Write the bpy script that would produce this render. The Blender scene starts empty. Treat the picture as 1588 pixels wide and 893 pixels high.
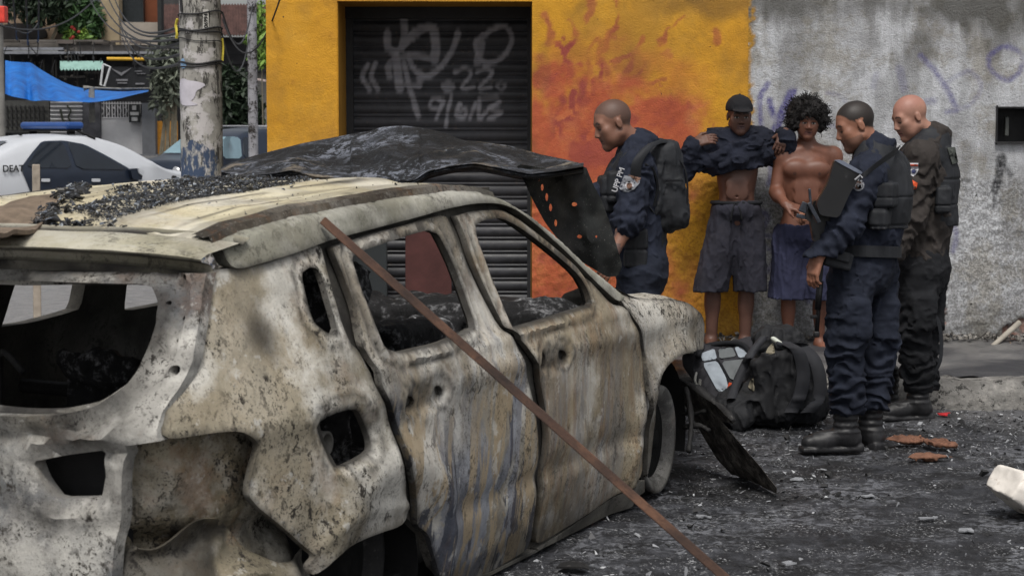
import bpy, bmesh, math, random
import numpy as np
from mathutils import Vector, Matrix, Euler
from mathutils.geometry import delaunay_2d_cdt
R = math.radians
random.seed(7); RNG = np.random.default_rng(7)
S = bpy.context.scene
COL = S.collection
# ------------------------------------------------------------ camera, sky, sun
F_PX, CX, CY, HZ, CAMZ = 3000.0, 794.0, 446.5, 195.0, 1.62
TILT = math.atan((CY - HZ) / F_PX)
cam = bpy.data.cameras.new('camera'); camo = bpy.data.objects.new('camera', cam); COL.objects.link(camo)
cam.sensor_width = 36; cam.lens = 36 * F_PX / 1588; cam.clip_end = 2000; cam.clip_start = .05
camo.location = (0, 0, CAMZ); camo.rotation_euler = (R(90) - TILT, 0, 0)
cam.dof.use_dof = True; cam.dof.focus_distance = 10.2; cam.dof.aperture_fstop = 9
S.camera = camo
SUN_EL, SUN_AZ = 60, -8
w = bpy.data.worlds.new('World'); S.world = w; w.use_nodes = True
wn = w.node_tree; bg = wn.nodes['Background']
sky = wn.nodes.new('ShaderNodeTexSky'); sky.sky_type = 'NISHITA'; sky.sun_disc = False
sky.sun_elevation = R(SUN_EL); sky.sun_rotation = R(180 + SUN_AZ); sky.dust_density = 4; sky.air_density = 1.0; sky.ozone_density = 1
hs = wn.nodes.new('ShaderNodeHueSaturation'); hs.inputs['Saturation'].default_value = .22
wn.links.new(sky.outputs[0], hs.inputs['Color']); wn.links.new(hs.outputs[0], bg.inputs['Color'])
bg.inputs['Strength'].default_value = .085
sl = bpy.data.lights.new('sun', 'SUN'); sl.energy = 1.5; sl.angle = R(14); sl.color = (1, .96, .9)
so = bpy.data.objects.new('sun', sl); COL.objects.link(so)
so.rotation_euler = (R(90 - SUN_EL), 0, R(SUN_AZ)); so.location = (0, 0, 20)
V = S.view_settings; V.view_transform = 'Standard'; V.look = 'None'; V.gamma = 1; V.use_curve_mapping = False
V.exposure = 0.68
S.cycles.max_bounces = 6; S.cycles.use_denoising = True
# ------------------------------------------------------------ pixels to points
ct, st = math.cos(TILT), math.sin(TILT)
def ray(px, py):
    a, b = (px - CX) / F_PX, -(py - CY) / F_PX
    return np.array([a, ct + b * st, -st + b * ct])
def at(px, py, Y):
    d = ray(px, py); t = Y / d[1]
    return np.array([d[0] * t, Y, CAMZ + d[2] * t])
def gnd(px, py, z=0.):
    d = ray(px, py); t = (z - CAMZ) / d[2]
    return np.array([d[0] * t, d[1] * t, z])
# ------------------------------------------------------------ colours and nodes
def C(r, g, b, k=1.0):
    f = lambda c: ((c / 255) / 12.92 if c / 255 <= .04045 else ((c / 255 + .055) / 1.055) ** 2.4) * k
    return (f(r), f(g), f(b), 1)
class Mat:
    def __init__(s, name, rough=.8, spec=.3, metal=0):
        s.m = bpy.data.materials.new(name); s.m.use_nodes = True; s.t = s.m.node_tree
        s.b = s.t.nodes['Principled BSDF']
        s.b.inputs['Roughness'].default_value = rough; s.b.inputs['Specular IOR Level'].default_value = spec
        s.b.inputs['Metallic'].default_value = metal
        s.co = s.n('ShaderNodeTexCoord').outputs['Object']
    def n(s, typ, **kw):
        q = s.t.nodes.new(typ)
        for k, v in kw.items(): setattr(q, k, v)
        return q
    def put(s, sock, v):
        if hasattr(v, 'is_output'): s.t.links.new(v, sock)
        elif v is not None: sock.default_value = v
    def stretch(s, x, y, z, off=(0, 0, 0), rot=(0, 0, 0)):
        q = s.n('ShaderNodeMapping'); q.inputs['Scale'].default_value = (x, y, z); q.inputs['Location'].default_value = off
        q.inputs['Rotation'].default_value = rot
        s.put(q.inputs['Vector'], s.co); return q.outputs[0]
    def noise(s, scale, detail=5, rough=.6, vec=None, dist=0):
        q = s.n('ShaderNodeTexNoise'); s.put(q.inputs['Vector'], s.co if vec is None else vec)
        q.inputs['Scale'].default_value = scale; q.inputs['Detail'].default_value = detail
        q.inputs['Roughness'].default_value = rough; q.inputs['Distortion'].default_value = dist
        return q.outputs[0]
    def voro(s, scale, vec=None, feature='F1', out='Distance'):
        q = s.n('ShaderNodeTexVoronoi', feature=feature); s.put(q.inputs['Vector'], s.co if vec is None else vec)
        q.inputs['Scale'].default_value = scale; return q.outputs[out]
    def ramp(s, fac, stops, interp='LINEAR'):
        q = s.n('ShaderNodeValToRGB'); e = q.color_ramp; e.interpolation = interp
        while len(e.elements) < len(stops): e.elements.new(.5)
        for el, (p, c) in zip(e.elements, stops):
            el.position = p; el.color = c if hasattr(c, '__len__') else (c, c, c, 1)
        s.put(q.inputs[0], fac); return q.outputs[0]
    def th(s, fac, a, b): return s.ramp(fac, [(a, 0.), (b, 1.)] if a < b else [(b, 1.), (a, 0.)])
    def mix(s, fac, a, b, mode='MIX'):
        q = s.n('ShaderNodeMix', data_type='RGBA', blend_type=mode)
        s.put(q.inputs[0], fac); s.put(q.inputs[6], a); s.put(q.inputs[7], b); return q.outputs[2]
    def op(s, o, a, b=None):
        q = s.n('ShaderNodeMath', operation=o); s.put(q.inputs[0], a)
        if b is not None: s.put(q.inputs[1], b)
        return q.outputs[0]
    def attr(s, name, out='Fac'): return s.n('ShaderNodeAttribute', attribute_name=name).outputs[out]
    def xyz(s):
        q = s.n('ShaderNodeSeparateXYZ'); s.put(q.inputs[0], s.co); return q.outputs
    def col(s, c): s.put(s.b.inputs['Base Color'], c); return s
    def bump(s, h, strength=.5, dist=.01):
        q = s.n('ShaderNodeBump'); q.inputs['Strength'].default_value = strength; q.inputs['Distance'].default_value = dist
        s.put(q.inputs['Height'], h); s.put(s.b.inputs['Normal'], q.outputs[0]); return s
    def rough(s, v): s.put(s.b.inputs['Roughness'], v); return s
    def alpha(s, v): s.put(s.b.inputs['Alpha'], v); return s
def plain(name, c, rough=.8, var=.25, scale=12, spec=.3, metal=0, bump=0.):
    m = Mat(name, rough, spec, metal)
    a = tuple(x * (1 - var) for x in c[:3]) + (1,); b = tuple(min(1, x * (1 + var)) for x in c[:3]) + (1,)
    nz = m.noise(scale, 6, .65); m.col(m.ramp(nz, [(.3, a), (.7, b)]))
    if bump: m.bump(nz, bump, .01)
    return m.m
# ------------------------------------------------------------ objects
def thing(name, label, cat, loc=(0, 0, 0), rotz=0, group=None):
    o = bpy.data.objects.new(name, None); COL.objects.link(o); o.empty_display_size = .2
    o.location = loc; o.rotation_euler = (0, 0, rotz); o['label'] = label; o['category'] = cat
    if group: o['group'] = group
    return o
def tag(o, label, cat, group=None):
    o['label'] = label; o['category'] = cat
    if group: o['group'] = group
    return o
def kind(o, k): o['kind'] = k; return o
def obj(name, me, mat, parent=None, loc=None, label=None):
    if me.name.startswith('tmp'): me.name = name
    if mat and not me.materials: me.materials.append(mat)
    o = bpy.data.objects.new(name, me); COL.objects.link(o)
    if parent: o.parent = parent
    if loc is not None: o.location = loc
    if label: o['label'] = label
    return o
def mesh(vs, fs, smooth=True):
    me = bpy.data.meshes.new('tmp'); me.from_pydata([tuple(map(float, v)) for v in vs], [], [tuple(map(int, f)) for f in fs]); me.update()
    if smooth: me.polygons.foreach_set('use_smooth', np.ones(len(me.polygons), bool))
    return me
def bmesh_to(bm, smooth=False):
    me = bpy.data.meshes.new('tmp'); bmesh.ops.recalc_face_normals(bm, faces=bm.faces); bm.to_mesh(me); bm.free()
    if smooth: me.polygons.foreach_set('use_smooth', np.ones(len(me.polygons), bool))
    return me
class MB:                                   # collects simple shapes into one mesh
    def __init__(s): s.v = []; s.f = []
    def add(s, vs, fs):
        n = len(s.v); s.v += [tuple(map(float, p)) for p in vs]; s.f += [tuple(i + n for i in f) for f in fs]; return s
    def box(s, c, size, rot=None, bev=.0):
        h = np.array(size) / 2; c = np.array(c)
        if bev > 0:
            bm = bmesh.new(); bmesh.ops.create_cube(bm, size=1); bmesh.ops.scale(bm, vec=tuple(size), verts=bm.verts)
            bmesh.ops.bevel(bm, geom=bm.edges[:], offset=bev, segments=2, affect='EDGES', profile=.5)
            bm.verts.index_update()
            vs = np.array([v.co[:] for v in bm.verts]); fs = [[v.index for v in f.verts] for f in bm.faces]; bm.free()
        else:
            vs = np.array([(x, y, z) for x in (-1, 1) for y in (-1, 1) for z in (-1, 1)]) * h
            fs = [(0, 1, 3, 2), (4, 6, 7, 5), (0, 4, 5, 1), (2, 3, 7, 6), (0, 2, 6, 4), (1, 5, 7, 3)]
        if rot is not None: vs = vs @ np.array(rot.to_matrix() if hasattr(rot, 'to_matrix') else rot).T
        return s.add(vs + c, fs)
    def tube(s, pts, r, n=8, cap=True):
        pts = [np.array(p, float) for p in pts]; rr = r if hasattr(r, '__len__') else [r] * len(pts)
        vs = []; fs = []; prev = None
        for i, p in enumerate(pts):
            d = pts[min(i + 1, len(pts) - 1)] - pts[max(i - 1, 0)]; d = d / (np.linalg.norm(d) + 1e-9)
            a = np.cross(d, (0, 0, 1)) if prev is None else prev - d * prev.dot(d)
            if np.linalg.norm(a) < 1e-3: a = np.cross(d, (1, 0, 0))
            a /= np.linalg.norm(a); b = np.cross(d, a); prev = a
            for k in range(n):
                t = 2 * math.pi * k / n; vs.append(p + rr[i] * (math.cos(t) * a + math.sin(t) * b))
        for i in range(len(pts) - 1):
            for k in range(n): fs.append((i * n + k, i * n + (k + 1) % n, (i + 1) * n + (k + 1) % n, (i + 1) * n + k))
        if cap: fs += [tuple(range(n))[::-1], tuple((len(pts) - 1) * n + k for k in range(n))]
        return s.add(vs, fs)
    def grid(s, P):
        P = np.array(P); a, b = P.shape[:2]
        return s.add(P.reshape(-1, 3), [(i * b + j, (i + 1) * b + j, (i + 1) * b + j + 1, i * b + j + 1) for i in range(a - 1) for j in range(b - 1)])
    def lathe(s, prof, c=(0, 0, 0), n=24, axis=2):
        vs = []; fs = []
        for r, z in prof:
            for k in range(n):
                t = 2 * math.pi * k / n; p = [r * math.cos(t), r * math.sin(t), z]
                if axis == 0: p = [p[2], p[0], p[1]]
                if axis == 1: p = [p[0], p[2], p[1]]
                vs.append(np.array(p) + c)
        for i in range(len(prof) - 1):
            for k in range(n): fs.append((i * n + k, i * n + (k + 1) % n, (i + 1) * n + (k + 1) % n, (i + 1) * n + k))
        return s.add(vs, fs)
    def build(s, name, mat, parent=None, smooth=False, label=None):
        bm = bmesh.new(); vv = [bm.verts.new(v) for v in s.v]
        for f in s.f:
            try: bm.faces.new([vv[i] for i in f])
            except ValueError: pass
        return obj(name, bmesh_to(bm, smooth), mat, parent, label=label)
# ------------------------------------------------------------ noise on arrays
def vnoise(P, seed=0):
    P = np.asarray(P, np.float64); i = np.floor(P).astype(np.int64); f = P - i; f = f * f * (3 - 2 * f)
    def h(a, b, c):
        n = (a * 374761393 + b * 668265263 + c * 2147483647 + seed * 974634777) & 0xffffffff
        n = ((n ^ (n >> 13)) * 1274126177) & 0xffffffff
        return ((n ^ (n >> 16)) & 0xffff) / 65535.
    x, y, z = i[..., 0], i[..., 1], i[..., 2]; r = 0
    for dx in (0, 1):
        for dy in (0, 1):
            for dz in (0, 1):
                wt = (f[..., 0] if dx else 1 - f[..., 0]) * (f[..., 1] if dy else 1 - f[..., 1]) * (f[..., 2] if dz else 1 - f[..., 2])
                r = r + wt * h(x + dx, y + dy, z + dz)
    return r
def fbm(P, oct=4, seed=0, gain=.5):
    P = np.asarray(P, float); r = 0; a = 1; t = 0
    for k in range(oct): r = r + a * vnoise(P * 2 ** k, seed + k); t += a; a *= gain
    return r / t
def sstep(a, b, x): t = np.clip((np.asarray(x) - a) / (b - a), 0, 1); return t * t * (3 - 2 * t)
def seg2(P, poly):                           # distance of 2D points to a polyline
    P = np.asarray(P, float); d = np.full(P.shape[:-1], 1e9)
    for a, b in zip(poly[:-1], poly[1:]):
        a = np.array(a, float); b = np.array(b, float); e = b - a
        t = np.clip(((P - a) @ e) / (e @ e + 1e-12), 0, 1)
        d = np.minimum(d, np.linalg.norm(P - a - t[..., None] * e, axis=-1))
    return d
def inpoly(P, poly):
    P = np.asarray(P, float); x, y = P[..., 0], P[..., 1]; r = np.zeros(x.shape, bool); n = len(poly)
    for i in range(n):
        (x1, y1), (x2, y2) = poly[i], poly[(i + 1) % n]
        if y1 == y2: continue
        r ^= ((y1 > y) != (y2 > y)) & (x < (x2 - x1) * (y - y1) / (y2 - y1) + x1)
    return r
def chaikin(p, n=1, q=.25):
    p = [np.array(a, float) for a in p]
    for _ in range(n):
        o = []
        for a, b in zip(p, p[1:] + p[:1]): o += [a * (1 - q) + b * q, a * q + b * (1 - q)]
        p = o
    return p
def dense(p, d, closed=True):
    o = []; p = [np.array(a, float) for a in p]
    for a, b in zip(p, (p[1:] + p[:1]) if closed else p[1:]):
        n = max(1, int(math.ceil(np.linalg.norm(b - a) / d)))
        o += [a + (b - a) * k / n for k in range(n)]
    if not closed: o.append(p[-1])
    return o
def cat(p, n=6):                             # Catmull-Rom through points, open
    p = [np.array(a, float) for a in p]; q = [2 * p[0] - p[1]] + p + [2 * p[-1] - p[-2]]; o = []
    for i in range(1, len(q) - 2):
        for k in range(n):
            t = k / n; a, b, c, d = q[i - 1:i + 3]
            o.append(.5 * (2 * b + (c - a) * t + (2 * a - 5 * b + 4 * c - d) * t * t + (3 * b - a - 3 * c + d) * t ** 3))
    return o + [p[-1]]
def panel(outline, holes, lift, thick, inward, step=.03, jitter=.25):
    """Triangulates a 2D outline with holes, lifts it through lift(uv)->xyz and gives it thickness along inward(uv)."""
    outline = dense(outline, step); holes = [dense(h, step) for h in holes]
    lo = np.min(outline, 0); hi = np.max(outline, 0)
    gx, gy = np.meshgrid(np.arange(lo[0], hi[0], step), np.arange(lo[1], hi[1], step))
    G = np.stack([gx.ravel(), gy.ravel()], 1); G += RNG.uniform(-jitter, jitter, G.shape) * step
    ok = inpoly(G, outline) & (seg2(G, outline + outline[:1]) > step * .55)
    for h in holes: ok &= ~inpoly(G, h) & (seg2(G, h + h[:1]) > step * .55)
    G = G[ok]; vs = []; ed = []
    for loop in [outline] + holes:
        n = len(vs); vs += [Vector(a) for a in loop]; ed += [(n + i, n + (i + 1) % len(loop)) for i in range(len(loop))]
    vs += [Vector(a) for a in G]
    r = delaunay_2d_cdt(vs, ed, [], 0, 1e-5)
    V2 = np.array([a[:] for a in r[0]]); T = np.array([f[:] for f in r[2] if len(f) == 3])
    cen = V2[T].mean(1); ok = inpoly(cen, outline)
    for h in holes: ok &= ~inpoly(cen, h)
    T = T[ok]; a, b, c = V2[T[:, 0]], V2[T[:, 1]], V2[T[:, 2]]
    ar = (b[:, 0] - a[:, 0]) * (c[:, 1] - a[:, 1]) - (b[:, 1] - a[:, 1]) * (c[:, 0] - a[:, 0])
    T[ar < 0] = T[ar < 0][:, ::-1]
    P = lift(V2); n = len(P); fs = T.tolist()
    if thick:
        Q = P + inward(V2) * thick
        from collections import Counter
        e = {}
        for t in T:
            for i in range(3): e[(t[i], t[(i + 1) % 3])] = 1
        fs += [(t[2] + n, t[1] + n, t[0] + n) for t in T]
        fs += [(b, a, a + n, b + n) for (a, b) in e if (b, a) not in e]
        P = np.vstack([P, Q])
    used = sorted({i for f in fs for i in f}); mp = {k: i for i, k in enumerate(used)}
    me = mesh(P[used], [[mp[i] for i in f] for f in fs], True)
    me.set_sharp_from_angle(angle=R(42)); return me
# ------------------------------------------------------------ distance fields
class Field:
    def __init__(s, lo, hi, h):
        s.lo = np.array(lo, float); s.h = h; s.n = np.ceil((np.array(hi) - lo) / h).astype(int) + 1
        s.F = np.full(s.n, 9., np.float32)
    def win(s, lo, hi):
        a = np.clip(np.floor((np.array(lo) - s.lo) / s.h).astype(int), 0, s.n); b = np.clip(np.ceil((np.array(hi) - s.lo) / s.h).astype(int) + 1, 0, s.n)
        sl = tuple(slice(x, y) for x, y in zip(a, b))
        ax = [(s.lo[i] + np.arange(a[i], b[i]) * s.h).astype(np.float32) for i in range(3)]
        return sl, ax[0][:, None, None], ax[1][None, :, None], ax[2][None, None, :]
    def comb(s, sl, d, k, sub):
        f = s.F[sl]
        if f.size == 0: return
        if sub:
            d = -d; h = np.maximum(k - np.abs(f - d), 0) / max(k, 1e-6); s.F[sl] = np.maximum(f, d) + h * h * k * .25
        else:
            h = np.maximum(k - np.abs(f - d), 0) / max(k, 1e-6); s.F[sl] = np.minimum(f, d) - h * h * k * .25
    def cone(s, a, b, ra, rb, k=.02, sub=False):
        a = np.array(a, float); b = np.array(b, float); p = k + 2 * s.h + max(ra, rb)
        sl, X, Y, Z = s.win(np.minimum(a, b) - p, np.maximum(a, b) + p)
        e = b - a; L = e @ e + 1e-9
        t = np.clip(((X - a[0]) * e[0] + (Y - a[1]) * e[1] + (Z - a[2]) * e[2]) / L, 0, 1)
        d = np.sqrt((X - a[0] - t * e[0]) ** 2 + (Y - a[1] - t * e[1]) ** 2 + (Z - a[2] - t * e[2]) ** 2) - (ra + (rb - ra) * t)
        s.comb(sl, d, k, sub); return s
    def _loc(s, c, ext, M, p):
        c = np.array(c, float); M = np.eye(3) if M is None else np.array(M); e = np.abs(M).T @ np.array(ext) + p
        sl, X, Y, Z = s.win(c - e, c + e); X = X - c[0]; Y = Y - c[1]; Z = Z - c[2]
        return sl, [M[i, 0] * X + M[i, 1] * Y + M[i, 2] * Z for i in range(3)]
    def ell(s, c, r, M=None, k=.02, sub=False):
        sl, q = s._loc(c, r, M, k + 2 * s.h)
        k0 = np.sqrt(sum((q[i] / r[i]) ** 2 for i in range(3))); k1 = np.sqrt(sum((q[i] / r[i] ** 2) ** 2 for i in range(3))) + 1e-6
        s.comb(sl, k0 * (k0 - 1) / k1, k, sub); return s
    def box(s, c, half, M=None, r=.01, k=.01, sub=False):
        sl, q = s._loc(c, half, M, k + 2 * s.h); q = [np.abs(q[i]) - (half[i] - r) for i in range(3)]
        d = np.sqrt(sum(np.maximum(x, 0) ** 2 for x in q)) + np.minimum(np.maximum(np.maximum(q[0], q[1]), q[2]), 0) - r
        s.comb(sl, d, k, sub); return s
    def cut(s, p, nrm, k=.004):                # keep the side the normal points away from
        nrm = np.array(nrm, float) / np.linalg.norm(nrm); sl, X, Y, Z = s.win(s.lo, s.lo + s.n * s.h)
        d = (X - p[0]) * nrm[0] + (Y - p[1]) * nrm[1] + (Z - p[2]) * nrm[2]
        s.F = np.maximum(s.F, d.astype(np.float32)); return s
    def near(s, w=.05):
        I = np.argwhere(np.abs(s.F) < w); return I, s.lo + I * s.h
    def disp(s, fn, w=.05):
        I, P = s.near(w); s.F[tuple(I.T)] += fn(P).astype(np.float32); return s
    def mesh(s, smooth=True):
        F = s.F; ins = F < 0
        c = np.zeros(np.array(F.shape) - 1, np.int8); sl = lambda d, i: slice(d, F.shape[i] - 1 + d)
        for dx in (0, 1):
            for dy in (0, 1):
                for dz in (0, 1): c += ins[sl(dx, 0), sl(dy, 1), sl(dz, 2)]
        act = (c > 0) & (c < 8); I = np.argwhere(act); idx = -np.ones(act.shape, np.int64); idx[tuple(I.T)] = np.arange(len(I))
        acc = np.zeros((len(I), 3)); cnt = np.zeros(len(I))
        for ax in range(3):
            o1, o2 = [i for i in range(3) if i != ax]
            for p in (0, 1):
                for q in (0, 1):
                    A = I.copy(); A[:, o1] += p; A[:, o2] += q; B = A.copy(); B[:, ax] += 1
                    fa = F[tuple(A.T)]; fb = F[tuple(B.T)]; m = (fa < 0) != (fb < 0)
                    t = np.where(m, fa / np.where(m, fa - fb, 1), 0); P = A.astype(float); P[:, ax] += t
                    acc[m] += P[m]; cnt[m] += 1
        Vt = s.lo + acc / cnt[:, None] * s.h; Q = []
        for ax in range(3):
            o1, o2 = (ax + 1) % 3, (ax + 2) % 3
            a = [slice(None)] * 3; b = [slice(None)] * 3; a[ax] = slice(0, -1); b[ax] = slice(1, None)
            E = np.argwhere(ins[tuple(a)] != ins[tuple(b)]); E = E[(E[:, o1] > 0) & (E[:, o2] > 0) & (E[:, o1] < F.shape[o1] - 1) & (E[:, o2] < F.shape[o2] - 1)]
            flip = ~ins[tuple(E.T)]
            def cell(d1, d2): G = E.copy(); G[:, o1] -= d1; G[:, o2] -= d2; return idx[tuple(G.T)]
            q = np.stack([cell(1, 1), cell(0, 1), cell(0, 0), cell(1, 0)], 1); q[flip] = q[flip][:, ::-1]; Q.append(q)
        Q = np.vstack(Q); Q = Q[(Q >= 0).all(1)]
        me = bpy.data.meshes.new('tmp'); me.vertices.add(len(Vt)); me.vertices.foreach_set('co', Vt.ravel())
        me.loops.add(Q.size); me.loops.foreach_set('vertex_index', Q.ravel().astype(np.int32))
        me.polygons.add(len(Q)); me.polygons.foreach_set('loop_start', np.arange(0, Q.size, 4, dtype=np.int32))
        try: me.polygons.foreach_set('loop_total', np.full(len(Q), 4, np.int32))
        except Exception: pass
        me.update(calc_edges=True); me.validate()
        if smooth: me.polygons.foreach_set('use_smooth', np.ones(len(me.polygons), bool))
        return me
def verts(me):
    a = np.empty(len(me.vertices) * 3); me.vertices.foreach_get('co', a); return a.reshape(-1, 3)
def setcol(me, c, name='paint'):
    a = me.attributes.new(name, 'FLOAT_COLOR', 'POINT'); c = np.asarray(c, np.float32)
    if c.shape[1] == 3: c = np.hstack([c, np.ones((len(c), 1), np.float32)])
    a.data.foreach_set('color', c.ravel())
def setval(me, v, name): me.attributes.new(name, 'FLOAT', 'POINT').data.foreach_set('value', np.asarray(v, np.float32))
def text_mesh(s, size, ext=.001):
    cu = bpy.data.curves.new('tmp_text', 'FONT'); cu.body = s; cu.size = size; cu.extrude = ext; cu.offset = size * .018; cu.align_x = 'CENTER'; cu.align_y = 'CENTER'
    o = bpy.data.objects.new('tmp_text', cu); me = bpy.data.meshes.new_from_object(o); me.name = 'tmp'
    bpy.data.objects.remove(o); bpy.data.curves.remove(cu); return me
def ribbon(pts, width, lift=None):           # flat strip along a 2D path, pts (x, z), for paint strokes in the XZ plane
    pts = [np.array(p, float) for p in cat(pts, 6)]; L = []
    for i, p in enumerate(pts):
        d = pts[min(i + 1, len(pts) - 1)] - pts[max(0, i - 1)]; d /= np.linalg.norm(d) + 1e-9; n = np.array([-d[1], d[0]])
        wd = width * (.75 + .5 * vnoise(np.array([i * .31, width * 99, p[0] * 3]))) * (.55 if i in (0, len(pts) - 1) else 1)
        L.append([p + n * wd / 2, p - n * wd / 2])
    return L
# ============================================================ THE SETTING
WY = 13.15                                   # the plane of the street wall
def wx(px, Y=WY): return (px - CX) / F_PX * Y / (ct) * 1.0
def wp(px, py, Y=WY): p = at(px, py, Y); return p[0], p[2]
# --- road
m = Mat('road_asphalt', .82, .35)
X = m.xyz(); n1 = m.noise(1.1, 6, .6); n2 = m.noise(9, 6, .7); n3 = m.noise(70, 4, .7)
d = m.op('SQRT', m.op('ADD', m.op('POWER', m.op('MULTIPLY', m.op('SUBTRACT', X[0], .9), .42), 2.), m.op('POWER', m.op('MULTIPLY', m.op('SUBTRACT', X[1], 7.4), .24), 2.)))
burn = m.ramp(m.op('MULTIPLY', m.op('ADD', d, m.op('MULTIPLY', m.op('SUBTRACT', n1, .5), 1.1)), .4), [(.36, 1.), (.62, 0.)])
c = m.ramp(n2, [(.3, C(98, 98, 100)), (.7, C(134, 132, 131))])
cb = m.ramp(n2, [(.36, C(24, 24, 27)), (.52, C(43, 44, 48)), (.66, C(66, 67, 72))])
c = m.mix(burn, c, cb)
soot = m.th(m.noise(2.3, 5, .7), .48, .56); c = m.mix(m.op('MULTIPLY', soot, m.op('MULTIPLY', burn, .8)), c, C(17, 17, 19))
ashm = m.op('MULTIPLY', m.th(m.noise(1.7, 6, .72, m.stretch(1, 1, 1, (3.1, 7.7, 0))), .49, .58), m.th(m.noise(24, 6, .76), .47, .56))
c = m.mix(m.op('MULTIPLY', ashm, m.op('MULTIPLY', burn, .62)), c, C(124, 126, 132))
spk = m.op('MULTIPLY', m.th(n3, .57, .62), m.th(m.noise(5, 4, .6), .44, .56)); c = m.mix(m.op('MULTIPLY', spk, .7), c, C(165, 166, 168))
m.col(c).rough(m.ramp(m.noise(2.2, 4, .6), [(.35, .45), (.6, .85)])).bump(m.op('ADD', m.noise(130, 3, .7), m.op('MULTIPLY', n2, 1.5)), .7, .012)
ROAD = m.m
gx = np.unique(np.concatenate([np.linspace(-90, -3, 24), np.arange(-2.2, 4.6, .035), np.linspace(5, 90, 20)]))
gy = np.unique(np.concatenate([np.linspace(-10, 4.6, 10), np.arange(4.7, 11.3, .035), np.linspace(11.6, 160, 34)]))
GX, GY = np.meshgrid(gx, gy, indexing='ij')
P2 = np.stack([GX, GY, 0 * GX], -1)
def ground_h(x, y):
    p = np.stack([x, y, 0 * x], -1); near = sstep(-3, -2, x) * sstep(5.2, 4.4, x) * sstep(11.5, 10.9, y)
    a = (fbm(p * 1.3, 3, 3) - .5) * .05 + (fbm(p * 9, 3, 9) - .5) * .016 + np.maximum(0, fbm(p * 24, 2, 19) - .6) * .05
    return a * near - .004
P2[..., 2] = ground_h(GX, GY)
kind(MB().grid(P2).build('road', ROAD, smooth=True), 'structure')
# --- pavement and kerb in front of the wall
m = Mat('pavement_concrete', .75, .35)
nz = m.noise(3, 6, .65); X = m.xyz()
c = m.ramp(nz, [(.3, C(70, 70, 72)), (.7, C(112, 110, 108))]); c = m.mix(m.th(m.noise(1.1, 5, .6), .42, .6), c, C(52, 52, 55))
m.col(c).rough(m.ramp(m.noise(1.5, 3), [(.4, .35), (.6, .8)])).bump(m.noise(60, 4, .7), .5, .01); PAVE = m.m
m = Mat('kerb_stone', .85)
nz = m.noise(6, 8, .75); c = m.ramp(nz, [(.3, C(88, 86, 84)), (.55, C(128, 126, 122)), (.75, C(172, 168, 162))])
c = m.mix(m.th(m.noise(14, 6, .8), .54, .6), c, C(46, 45, 44)); c = m.mix(m.th(m.noise(1.4, 4), .54, .66), c, C(56, 55, 56))
m.col(c).bump(m.noise(35, 6, .75), .8, .02); KERB = m.m
ys = np.concatenate([np.linspace(11.26, 13.2, 70)]); xs = np.linspace(-2.0, 8, 330)
A, B = np.meshgrid(xs, ys, indexing='ij'); Pz = np.stack([A, B, 0 * A], -1)
Pz[..., 2] = .148 + (fbm(Pz * 2.2, 3, 5) - .5) * .03 + np.maximum(0, fbm(Pz * 12, 2, 8) - .55) * .03 + .05 * sstep(12.85, 13.2, B) * fbm(Pz * 7, 3, 4) * sstep(1.4, 2.0, A)
kind(MB().grid(Pz).build('pavement', PAVE, smooth=True), 'structure')
pr = [(10.99, -.02), (11.0, .03), (11.015, .085), (11.04, .125), (11.085, .15), (11.15, .158), (11.27, .152)]
A = np.array([[(x, y, z) for (y, z) in cat(pr, 5)] for x in np.linspace(-2, 8, 500)])
A[..., 1] += (fbm(A * 7, 3, 2) - .5) * .05; A[..., 2] += (fbm(A * 9 + 5, 3, 6) - .5) * .05; A[..., 1] += (fbm(A * 24, 2, 7) - .5) * .03
kind(MB().grid(A).build('kerb', KERB, smooth=True), 'structure')
# --- the street wall: one building
BLD = thing('shop_building', 'rendered street building half yellow and orange, half grey, with a black roller shutter', 'building', (0, WY, 0))
def stroke_mask(P, strokes, off, k, wid, soft, Y, seed=0):
    """how much spray paint lies on points (x, z); the strokes are (width factor, strength, points)"""
    r = np.zeros(len(P)); wob = (fbm(np.c_[P * 22, 0 * P[:, :1]], 3, seed) - .5)
    for wf, stg, pts in strokes:
        q = [wp(off[0] + a / k, off[1] + b / k, Y) for a, b in pts]
        q = cat(q, 5) if len(q) > 2 else q
        dd = seg2(P, q) + wob * wid * .35; r = np.maximum(r, stg * sstep(wid * wf * .5 + soft, wid * wf * .5 - soft, dd))
    return r
def wall_grid(x0, x1, z0, z1, h, holes=()):
    xs = np.linspace(x0, x1, int((x1 - x0) / h) + 1); zs = np.linspace(z0, z1, int((z1 - z0) / h) + 1)
    A, Bz = np.meshgrid(xs, zs, indexing='ij'); nz_ = len(zs)
    P = np.stack([A.ravel(), Bz.ravel()], 1)
    i, j = np.meshgrid(np.arange(len(xs) - 1), np.arange(nz_ - 1), indexing='ij'); i = i.ravel(); j = j.ravel()
    q = np.stack([i * nz_ + j, (i + 1) * nz_ + j, (i + 1) * nz_ + j + 1, i * nz_ + j + 1], 1)
    cen = P[q].mean(1); ok = np.ones(len(q), bool)
    for hx0, hx1, hz0, hz1 in holes: ok &= ~((cen[:, 0] > hx0) & (cen[:, 0] < hx1) & (cen[:, 1] > hz0) & (cen[:, 1] < hz1))
    return P, q[ok]
SX0, SX1 = wp(525, 300)[0], wp(824.5, 300)[0]; SZ = wp(600, 2)[1]; GXB = wp(1158, 300)[0]
LX0 = wp(415, 300)[0]; TOPZ = 3.9
def px_of(P): return P[:, 0] / WY * F_PX * 1.0 + CX, HZ + (CAMZ - P[:, 1]) / WY * F_PX
def roughcast(P, line): return sstep(line + .02, line - .06, P[:, 1] + (fbm(np.c_[P * 4, 0 * P[:, :1]], 3, 77) - .5) * .08)
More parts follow.
